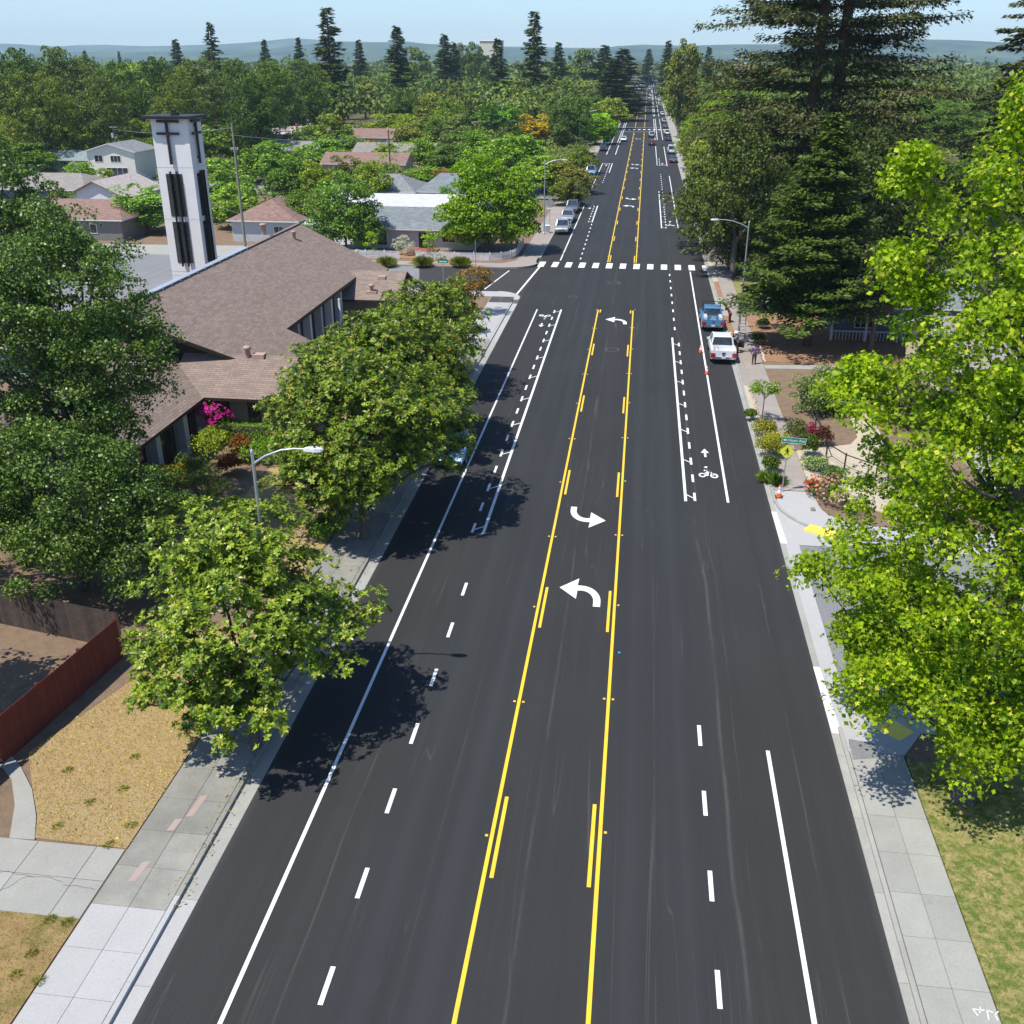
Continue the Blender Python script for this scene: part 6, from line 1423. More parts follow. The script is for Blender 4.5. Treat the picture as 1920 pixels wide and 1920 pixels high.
def pb(a, b, wd):
    a = Vector(a); b = Vector(b); d = (b - a).normalized(); u = Vector((-d.y, d.x)) * wd / 2
    pm.add([(p.x, -.06, zd + p.y) for p in (a - u, b - u, b + u, a + u)], [(0, 1, 2, 3)])
KS = .65
for a_, b_, w_ in (((0, .22), (0.03, -.06), .15), ((.02, -.02), (-.17, -.33), .075), ((.03, -.02), (.15, -.34), .075), ((-.02, .2), (-.2, .02), .05), ((.03, .2), (.17, .05), .05), ((.17, .05), (.13, -.07), .045)):
    pb((a_[0] * KS, a_[1] * KS), (b_[0] * KS, b_[1] * KS), w_ * KS)
pm.add([(KS * .065 * math.cos(k * math.pi / 4), -.06, zd + KS * (.3 + .065 * math.sin(k * math.pi / 4))) for k in range(8)], [list(range(8))]); pm.build('pedestrian_symbol', M['signblack'], dp)
def name_plate(par, x, y, z, wd, h, body, size, arrow_=False, tilt=0.0):
    o = MB().box(-wd / 2, wd / 2, -.006, .006, -h / 2, h / 2).build('name_plate', M['signgreen'], par, (x, y, z)); o.rotation_euler = (0, tilt, 0)
    f = MB(); b_ = .018
    for q in ((-wd / 2, wd / 2, -h / 2, -h / 2 + b_), (-wd / 2, wd / 2, h / 2 - b_, h / 2), (-wd / 2, -wd / 2 + b_, -h / 2 + b_, h / 2 - b_), (wd / 2 - b_, wd / 2, -h / 2 + b_, h / 2 - b_)): f.box(q[0], q[1], -.012, -.0062, q[2], q[3])
    f.build('border', M['signwhite'], o)
    text(body, size, M['signwhite'], o, (.16 if arrow_ else 0, -.0095, 0), (math.pi / 2, 0, 0))
    if arrow_:
        a = MB(); a.add([(x_, -.011, z_) for x_, z_ in ((-.60, 0), (-.48, .08), (-.48, .03), (-.36, .03), (-.36, -.03), (-.48, -.03), (-.48, -.08))], [list(range(7))]); a.build('arrow', M['signwhite'], o)
    return o
name_plate(ps, .3, -.05, HT(sx, sy, 826) - ZS + .03, 1.34, .34, 'Hoen Ave', .225, True, .05)
zs_ = HT(l2.location.x, l2.location.y, 571) - ZS; nl = name_plate(l2, .5, -.14, zs_, 1.5, .36, 'Leland Ave W', .2)
MB().box(-.45, .45, -.12, -.02, zs_ + .45, zs_ + .52).build('sign_bracket', M['galv'], l2)
x, y = G(1060 - 12, 402, ZS); dsn = thing('street_sign', 'silver back of a diamond sign with small plate below, beside left parked cars', 'sign', (-11.1, 147.5, ZS))
MB().cyl(0, 0, 0, 4.1, .035, 8).build('post', M['galv'], dsn); diamond(.62, -.02, M['galv'], 'diamond_plate', dsn, 3.5); MB().box(-.5, .5, -.03, -.015, 2.6, 2.85).build('lower_plate', M['signwhite'], dsn)
x, y = G(1012, 430, ZS); ysn = thing('street_sign', 'small yellow-green sign half hidden at the right edge of the maple', 'sign', (x, y, ZS)); MB().cyl(0, 0, 0, 2.9, .03, 8).build('post', M['galv'], ysn); diamond(.5, -.03, M['signyellow'], 'diamond_plate', ysn, 2.6)
x, y = G(832, 546, ZS); cs = thing('street_sign', 'green street name sign on a thin post by the church sign', 'sign', (x, y, ZS)); hh = HT(x, y, 490); MB().cyl(0, 0, 0, hh, .035, 8).build('post', M['galv'], cs)
MB().box(-.55, .55, -.012, .012, hh - .3, hh).build('name_plate', M['signgreen'], cs); MB().box(-.4, .4, -.018, -.013, hh - .2, hh - .1).build('lettering_band', M['signwhite'], cs)
for k in range(3):
    a = k * 2.1; MB().tube([(0, 0, .9), (.55 * math.cos(a), .55 * math.sin(a), 0)], .02, 6).build('brace', M['galv'], cs)
x, y = G(892, 500, ZS); pst = tag(MB().cyl(0, 0, 0, 3.1, .035, 8).build('sign_post', M['galv'], None, (x, y, ZS)), 'bare grey sign post outside the picket fence right of the grass clumps', 'post')
# wheelie bin
x, y = G(1040, 425, ZS); bn = thing('wheelie_bin', 'grey wheelie bin with pale blue lid on the pavement by the parked pickup', 'bin', (-11.0, 143.2, ZS))
MB().hexa([(-.25, -.3, 0), (.25, -.3, 0), (.25, .3, 0), (-.25, .3, 0)], [(-.32, -.38, 1.0), (.32, -.38, 1.0), (.32, .38, 1.0), (-.32, .38, 1.0)]).build('body', M['galv'], bn); MB().hexa([(-.34, -.4, 1.0), (.34, -.4, 1.0), (.34, .42, 1.0), (-.34, .42, 1.0)], [(-.3, -.3, 1.1), (.3, -.3, 1.1), (.3, .4, 1.14), (-.3, .4, 1.14)]).build('lid', M['flash'], bn)
for s in (-1, 1): MB().tube([(s * .2 - .04, .32, .12), (s * .2 + .04, .32, .12)], .12, 10).build('wheel', M['tyre'], bn)
# utility box near right lamp
x, y = G(1338, 418, ZS); tag(MB().box(-.35, .35, -.25, .25, 0, 1.25).box(-.38, .38, -.28, .28, 1.25, 1.32).build('utility_cabinet', M['signwhite'], None, (13.2, 146.5, ZS)), 'white utility cabinet among shrubs behind the right lamp head', 'cabinet')
# ladder leaning on the lamp pole
lx, ly = G(1391, 641, ZS); ld = thing('ladder', 'aluminium extension ladder leaning against the street lamp pole', 'ladder', (lx + .05, ly, ZS))
px_, py_ = l2.location.x, l2.location.y; top_ = Vector((px_ - lx - .05, py_ - ly - .15, 3.9)); hwid = .28
for s in (-1, 1): MB().beam((s * hwid, 0, 0), (s * hwid + top_.x, top_.y, top_.z), .07, .05).build('rail', M['alu'], ld)
for k in range(15):
    u = (k + .6) / 15.4; MB().beam((-hwid + top_.x * u, top_.y * u, top_.z * u), (hwid + top_.x * u, top_.y * u, top_.z * u), .05, .04).build('rung', M['alu'], ld)
# utility poles and wires
def upole(label, x, y, h, arms=((.3, 1.2),), tr=False, lean=0):
    t = thing('utility_pole', label, 'utility pole', (x, y, 0)); MB().tube([(0, 0, 0), (lean, 0, h)], [.19, .12], 10).build('pole', M['bark_pale' if h > 11 else 'bark'], t)
    for dz, w_ in arms:
        MB().box(-w_, w_, -.06, .06, h - dz - .07, h - dz + .07).build('crossarm', M['bark_pale'], t)
        for s in (-.85, -.4, .4, .85): MB().cyl(s * w_, 0, h - dz + .07, h - dz + .22, .05, 6).build('insulator', M['signwhite'], t)
    if tr: MB().cyl(-.35, 0, h - 2.3, h - 1.4, .26, 12).build('transformer', M['flash'], t)
    return t
def ppole(px, pyb, pyt, label, **k):
    x, y = G(px, pyb); return upole(label, x, y, HT(x, y, pyt), **k), x, y
p1, x1, y1 = ppole(461, 470, 231, 'tall pale wooden utility pole right of the bell tower', arms=((3.0, .5),), lean=0)
p2, x2, y2 = ppole(226, 328, 236, 'utility pole with a pale transformer beside the cream two-storey house', arms=((.3, .8), (2.3, .5)), tr=True)
p3, x3, y3 = ppole(733, 345, 243, 'thin utility pole in front of the taupe roof, left of the dark rounded tree', arms=((.3, .6), (2.2, .4)))
p4, x4, y4 = ppole(547, 262, 194, 'dark utility pole at the left edge of the big willow', arms=((.3, .9),))
p5, x5, y5 = ppole(140, 236, 182, 'distant utility pole with two crossarms at the edge of the dark oaks', arms=((.2, 1.3), (1.5, 1.3)))
p6, x6, y6 = ppole(38, 242, 207, 'small distant utility pole at the far left below the dark oaks', arms=((.2, 1.3), (2, 1.5)))
p7, x7, y7 = ppole(679, 262, 228, 'slim pale pole beside the brown roof in the middle distance', arms=((.3, .5),))
def wire(name, a, b, sag, label, r=.03):
    pts = [Vector(a).lerp(Vector(b), u) - Vector((0, 0, sag * 4 * u * (1 - u))) for u in [i / 14 for i in range(15)]]
    tag(MB().tube(pts, r, 4).build(name, M['galv']), label, 'wire')
hp = lambda x, y, py: (x, y, HT(x, y, py) - .2)
wire('power_line', hp(x5, y5, 182), hp(x4, y4, 196), 2.0, 'pale power line sagging across the distant trees between two poles', .07)
wire('power_line', hp(x2, y2, 240), hp(x1, y1, 236), .7, 'thin wire running behind the bell tower', .02)
wire('power_line', hp(x1, y1, 250), hp(x3, y3, 250), .9, 'thin wire from the tall pale pole towards the thin pole', .02)
wire('power_line', hp(x2, y2, 300), (x1, y1, 4.5), .6, 'low thin service wire crossing behind the tower base', .02)
# ------------------------------------------------------------------ people
M['skin'] = plain('skin', (0.36, 0.20, 0.14), .6); M['purple'] = plain('purple_jacket', (0.17, 0.10, 0.21), .9); M['trous'] = plain('dark_trousers', (0.055, 0.02, 0.028), .9); M['hair'] = plain('dark_hair', (0.03, 0.022, 0.02), .8); M['hat'] = plain('white_hard_hat', (0.78, 0.78, 0.76), .35); M['shirt'] = plain('grey_blue_shirt', (0.22, 0.22, 0.30), .9); M['vest'] = plain('yellow_green_vest', (0.52, 0.58, 0.05), .8); M['dkred'] = plain('dark_red_clothes', (0.13, 0.015, 0.02), .9)
def skin_mesh(name, verts, edges, radii, mat, parent):
    me = bpy.data.meshes.new(name); me.from_pydata(verts, edges, []); me.materials.append(mat)
    o = link(name, me, parent); sk = o.modifiers.new('skin', 'SKIN'); sk.use_smooth_shade = True
    me.skin_vertices.new() if hasattr(me.skin_vertices, 'new') and not len(me.skin_vertices) else None
    L_ = me.skin_vertices[0].data
    for i, r in enumerate(radii): L_[i].radius = (r, r) if not isinstance(r, tuple) else r
    L_[0].use_root = True
    o.modifiers.new('sub', 'SUBSURF').levels = 1; o.modifiers['sub'].render_levels = 2; return o
def person(label, loc, z, rz, top_m, leg_m, head_m='hair', hat=False, lean=0.0, arms='down', scale=1.0):
    t = thing('person', label, 'person', (*loc, z), rz); t.scale = (scale,) * 3
    f = lean; H = lambda z_: f * max(0, z_ - .95)     # forward (+y) lean above the hips
    hip = [(0, 0, .95), (0, H(1.2), 1.2), (0, H(1.42), 1.42), (0, H(1.52), 1.52), (0, H(1.56) + .01, 1.60), (0, H(1.66) + .02, 1.70)]
    v = list(hip); e = [(0, 1), (1, 2), (2, 3), (3, 4), (4, 5)]; r = [(.135, .10), (.12, .09), (.15, .095), (.055, .055), (.085, .095), (.075, .085)]
    for s in (-1, 1):
        b = len(v); v += [(s * .09, 0, .88), (s * .11, .02, .50), (s * .11, -.02, .09), (s * .12, .12, .05)]; e += [(0, b), (b, b + 1), (b + 1, b + 2), (b + 2, b + 3)]; r += [.085, .06, .04, .035]
        b = len(v); el = (s * .30, H(1.15) - .03, 1.16) if arms == 'down' else (s * .28, H(1.2) + .18, 1.22); ha = (s * .27, H(.95) + .06, .93) if arms == 'down' else (s * .16, H(1.1) + .40, 1.22)
        v += [(s * .2, H(1.42), 1.43), el, ha]; e += [(2, b), (b, b + 1), (b + 1, b + 2)]; r += [.055, .042, .03]
        # palm and five fingers
        hb = len(v); hx, hy, hz = ha; v.append((hx, hy + .02, hz - .07)); e.append((b + 2, hb)); r.append((.032, .016))
        for k in range(4):
            v += [(hx + (k - 1.5) * .012, hy + .03 + abs(k - 1.5) * .002, hz - .12), (hx + (k - 1.5) * .013, hy + .045, hz - .155 + abs(k - 1.6) * .008)]; q = len(v); e += [(hb, q - 2), (q - 2, q - 1)]; r += [.0085, .007]
        v += [(hx - s * .035, hy + .05, hz - .075)]; e.append((hb, len(v) - 1)); r.append(.009)
    skin_mesh('body', v, e, r, M['skin'], t)
    # jacket and trousers follow the body, a little larger
    jv = [(0, 0, .90), (0, H(1.2), 1.2), (0, H(1.42), 1.41), (0, H(1.47), 1.47)]; je = [(0, 1), (1, 2), (2, 3)]; jr = [(.175, .13), (.155, .12), (.18, .12), (.08, .07)]
    for s in (-1, 1):
        b = len(jv); el = (s * .30, H(1.15) - .03, 1.16) if arms == 'down' else (s * .28, H(1.2) + .18, 1.22); ha = (s * .275, H(.95) + .05, .965) if arms == 'down' else (s * .18, H(1.1) + .35, 1.22)
        jv += [(s * .2, H(1.42), 1.42), el, ha]; je += [(2, b), (b, b + 1), (b + 1, b + 2)]; jr += [.075, .06, .048]
    skin_mesh('jacket', jv, je, jr, M[top_m], t)
    tv = [(0, 0, .93)]; te = []; tr_ = [(.15, .115)]
    for s in (-1, 1):
        b = len(tv); tv += [(s * .09, 0, .85), (s * .11, .02, .5), (s * .11, -.015, .1)]; te += [(0, b), (b, b + 1), (b + 1, b + 2)]; tr_ += [.105, .08, .06]
    skin_mesh('trousers', tv, te, tr_, M[leg_m], t)
    for s in (-1, 1):
        m = MB(); loft(m, [[(s * .115 - w_, yy, 0), (s * .115 + w_, yy, 0), (s * .115 + w_ * .8, yy, hh), (s * .115 - w_ * .8, yy, hh)] for yy, w_, hh in ((-.10, .035, .09), (-.02, .045, .11), (.1, .048, .07), (.19, .035, .04))][::-1]); m.build('shoe', M['black'], t)
    hy = H(1.64) + .01
    m = MB(); prof = [(.06, 1.55), (.092, 1.62), (.10, 1.70), (.085, 1.78), (.04, 1.815), (.01, 1.82)]; m.lathe(prof, 0, hy - .015, 14); m.build('hair', M[head_m], t)
    fc = MB(); fc.box(-.012, .012, hy + .09, hy + .12, 1.655, 1.69); fc.box(-.03, .03, hy + .085, hy + .094, 1.618, 1.628); fc.box(-.05, -.025, hy + .082, hy + .09, 1.695, 1.705); fc.box(.025, .05, hy + .082, hy + .09, 1.695, 1.705); fc.build('face', M['trous'], t)
    for s in (-1, 1): MB().lathe([(.008, 1.65), (.018, 1.67), (.018, 1.69), (.008, 1.71)], s * .1, hy, 8).build('ear', M['skin'], t)
    if hat: MB().lathe([(.175, 1.71), (.17, 1.725), (.125, 1.735), (.12, 1.80), (.08, 1.86), (.01, 1.88)], 0, hy, 16).build('hard_hat', M['hat'], t)
    return t
person('person in a purple jacket and dark trousers standing on the pavement, back to the camera', G(1413, 683, ZS), ZS, .1, 'purple', 'trous', scale=.95)
w2_ = person('worker in a white hard hat leaning in behind the open door of the white pickup', (10.62, 82.6), ZS, 1.35, 'shirt', 'trous', hat=True, lean=.35, arms='fwd')
person('worker in dark red clothes stooping beside the pale blue pickup in the shade', (10.75, 93.2), ZS, 1.0, 'dkred', 'dkred', hat=False, lean=.95, arms='fwd', scale=.95)
MB().box(-.13, .13, .12, .20, 1.0, 1.3).build('vest', M['vest'], w2_)
# small kit on the ground
tag(MB().hexa([(-.12, -.12, 0), (.12, -.12, 0), (.12, .12, 0), (-.12, .12, 0)], [(-.1, -.1, .16), (.1, -.1, .16), (.1, .1, .16), (-.1, .1, .16)]).build('rock', M['conc_old'], None, (*G(1524, 957, ZS), ZS)), 'small dark stone at the inner edge of the curved pavement', 'stone')
for i in range(26):
    u = i / 25; x = 12.62 + .12 * rnd.random(); y = 74 + 7 * u
    if i < 14: o = MB().hexa([(-.07, -.06, 0), (.07, -.06, 0), (.08, .06, 0), (-.06, .07, 0)], [(-.04, -.04, .08), (.05, -.04, .09), (.04, .04, .08), (-.04, .04, .07)]).build('edging_stone', M['stucco_white'], None, (x, 80.4 + u * 9, ZS)); tag(o, 'small white edging stone along the bark bed behind the standing person', 'stone', 'white edging stones along the bark bed')
# stones along kerb strip garden
for i in range(34):
    x = 10.78 + rnd.uniform(-.05, .06); y = 54.0 + i * .55
    o = MB().hexa([(-.13, -.1, 0), (.12, -.12, 0), (.14, .1, 0), (-.1, .13, 0)], [(-.08, -.06, .13), (.08, -.07, .15), (.08, .06, .13), (-.07, .07, .12)]).build('edging_stone', M['sandy'], None, (x, y, ZS), rnd.random() * 6); tag(o, 'pale rock edging the planted strip beside the right kerb', 'stone', 'pale rocks edging the kerb strip garden')
tag(MB().cyl(0, 0, 0, .02, .06, 8).build('litter', plain('cyan_litter', (0.02, 0.35, 0.55)), None, (*G(1161, 1224), .004)), 'tiny cyan scrap lying on the asphalt right of the yellow line', 'litter')
HAZE = 0.00009
# ------------------------------------------------------------------ the town's trees
def proto(kind, seed):
    rng = np.random.default_rng(seed); H = 10
    if kind == 'round': bl = [(0, 0, 5.4, 3.7, 3.7, 4.3), (1.6, -1, 4.0, 2.8, 2.6, 3.0), (-1.8, .8, 3.8, 2.6, 2.8, 3.0)]; n_, k, rc, sz = 120, 80, .85, .36
    if kind == 'wide': bl = [(0, 0, 5.4, 4.2, 4.2, 3.8), (-2.6, -.8, 3.9, 2.8, 2.8, 2.9), (2.5, 1, 4.1, 2.8, 2.6, 3.0), (0.5, -2.6, 3.6, 2.8, 2.4, 2.8), (.6, 0, 7.8, 2.2, 2.2, 1.9)]; n_, k, rc, sz = 150, 75, .85, .36
    if kind == 'tall': bl = [(0, 0, 4.4, 3.3, 3.3, 3.8), (-.7, .3, 7.2, 2.3, 2.3, 2.6), (1.2, -.3, 5.8, 2.1, 2.1, 2.8)]; n_, k, rc, sz = 115, 80, .75, .32
    if kind == 'loose': bl = [(0, 0, 6.6, 3.2, 3.2, 3.2), (-2, .8, 4.6, 2.3, 2.3, 2.9), (2, -.6, 4.8, 2.1, 2.3, 3.0), (0, -1.6, 3.0, 2.4, 2.0, 2.2)]; n_, k, rc, sz = 125, 70, .72, .28
    if kind == 'big': bl = [(0, 0, 5.6, 4.2, 4.2, 4.2), (-2.6, -.8, 3.9, 2.8, 2.8, 3.1), (2.5, 1, 4.1, 2.8, 2.6, 3.2), (0.5, -2.6, 3.6, 2.8, 2.4, 3.0), (.8, 0, 8.2, 2.2, 2.2, 1.9)]; n_, k, rc, sz = 230, 105, .62, .21
    if kind == 'cone': bl = [(0, 0, 1.6 + i * 1.15, 3.4 * (1 - i / 8.2), 3.4 * (1 - i / 8.2), 1.3) for i in range(8)]; n_, k, rc, sz = 110, 60, .62, .3
    cc, rd = clumps(rng, bl, n_, .5, -.95); cc[:, 2] = np.maximum(cc[:, 2], .7); pos, nn, _ = clump_leaves(rng, cc, rd, k, rc * 1.15, .7, .85, .5)
    cr = leaf_mesh('crown', pos, rng.normal(size=pos.shape), nn, sz * rng.uniform(.55, 1.25, len(pos)), T_QUAD, M['canopy'], 1, rng)
    return cr, limbs(rng, cc, 2.6, .28, (0, 0), 10, 'bark', 4, sides=5)
PR = {k: [proto(k, 200 + 7 * i + ord(k[0])) for i in range(n_)] for k, n_ in (('round', 3), ('wide', 3), ('big', 2), ('tall', 2), ('loose', 2), ('cone', 1))}
def rwp(seed, open_=False):
    rng = np.random.default_rng(seed)
    return conifer(rng, 30, 2.5 if not open_ else 5, (lambda f: (6.2 * (1 - f) ** .72 * (.8 + .22 * math.sin(f * 40)) + .15)) if open_ else (lambda f: 5.6 * (1 - f) ** .8 + .25), 150 if open_ else 210, 'canopy', .14, .10, .3, .95 if open_ else .85, 1.9, ((0, 0),), .42, 'bark_red', 5 if open_ else 7, hang=.3, limbr=.05)
PR['open'] = [rwp(301, True), rwp(302, True)]; PR['dense'] = [rwp(303), rwp(304)]
def put(kind, label, x, y, H, Rr, col, group=None, name=None, z=0.0, i=None):
    cr, tk = PR[kind][rnd.randrange(len(PR[kind])) if i is None else i]
    base = 30.0 if kind in ('open', 'dense') else 10.0; rb = 6.0 if kind in ('open', 'dense') else (4.6 if kind in ('wide', 'big') else 3.9)
    return tree(name or {'cone': 'conifer_tree', 'open': 'conifer_tree', 'dense': 'conifer_tree'}.get(kind, 'broadleaf_tree'), label, (x, y, z), cr, tk, group, 'tree', rnd.uniform(0, 6.28), col, (Rr / rb, Rr / rb, H / base))
def depth(x, y): return -(x - CX) * math.sin(YAW) + y * math.cos(YAW)
DG = (0.055, 0.085, 0.028); MG = (0.10, 0.145, 0.035); LG = (0.17, 0.235, 0.04); YG = (0.21, 0.265, 0.03); OG = (0.12, 0.135, 0.05); GG = (0.165, 0.185, 0.085); CG = (0.030, 0.052, 0.026); OL = (0.155, 0.165, 0.045)
used = []
def mid(px, pt, H, wpx, kind, col, label, name=None):
    """tree whose top is seen at (px, pt); H metres tall; wpx wide in the photograph"""
    x, y = G(px, pt, H); Rr = wpx / 2 * (depth(x, y) / math.cos(TH) * .97) / FPX
    used.append((x, y, Rr)); return put(kind, label, x, y, H, Rr, col, None, name)
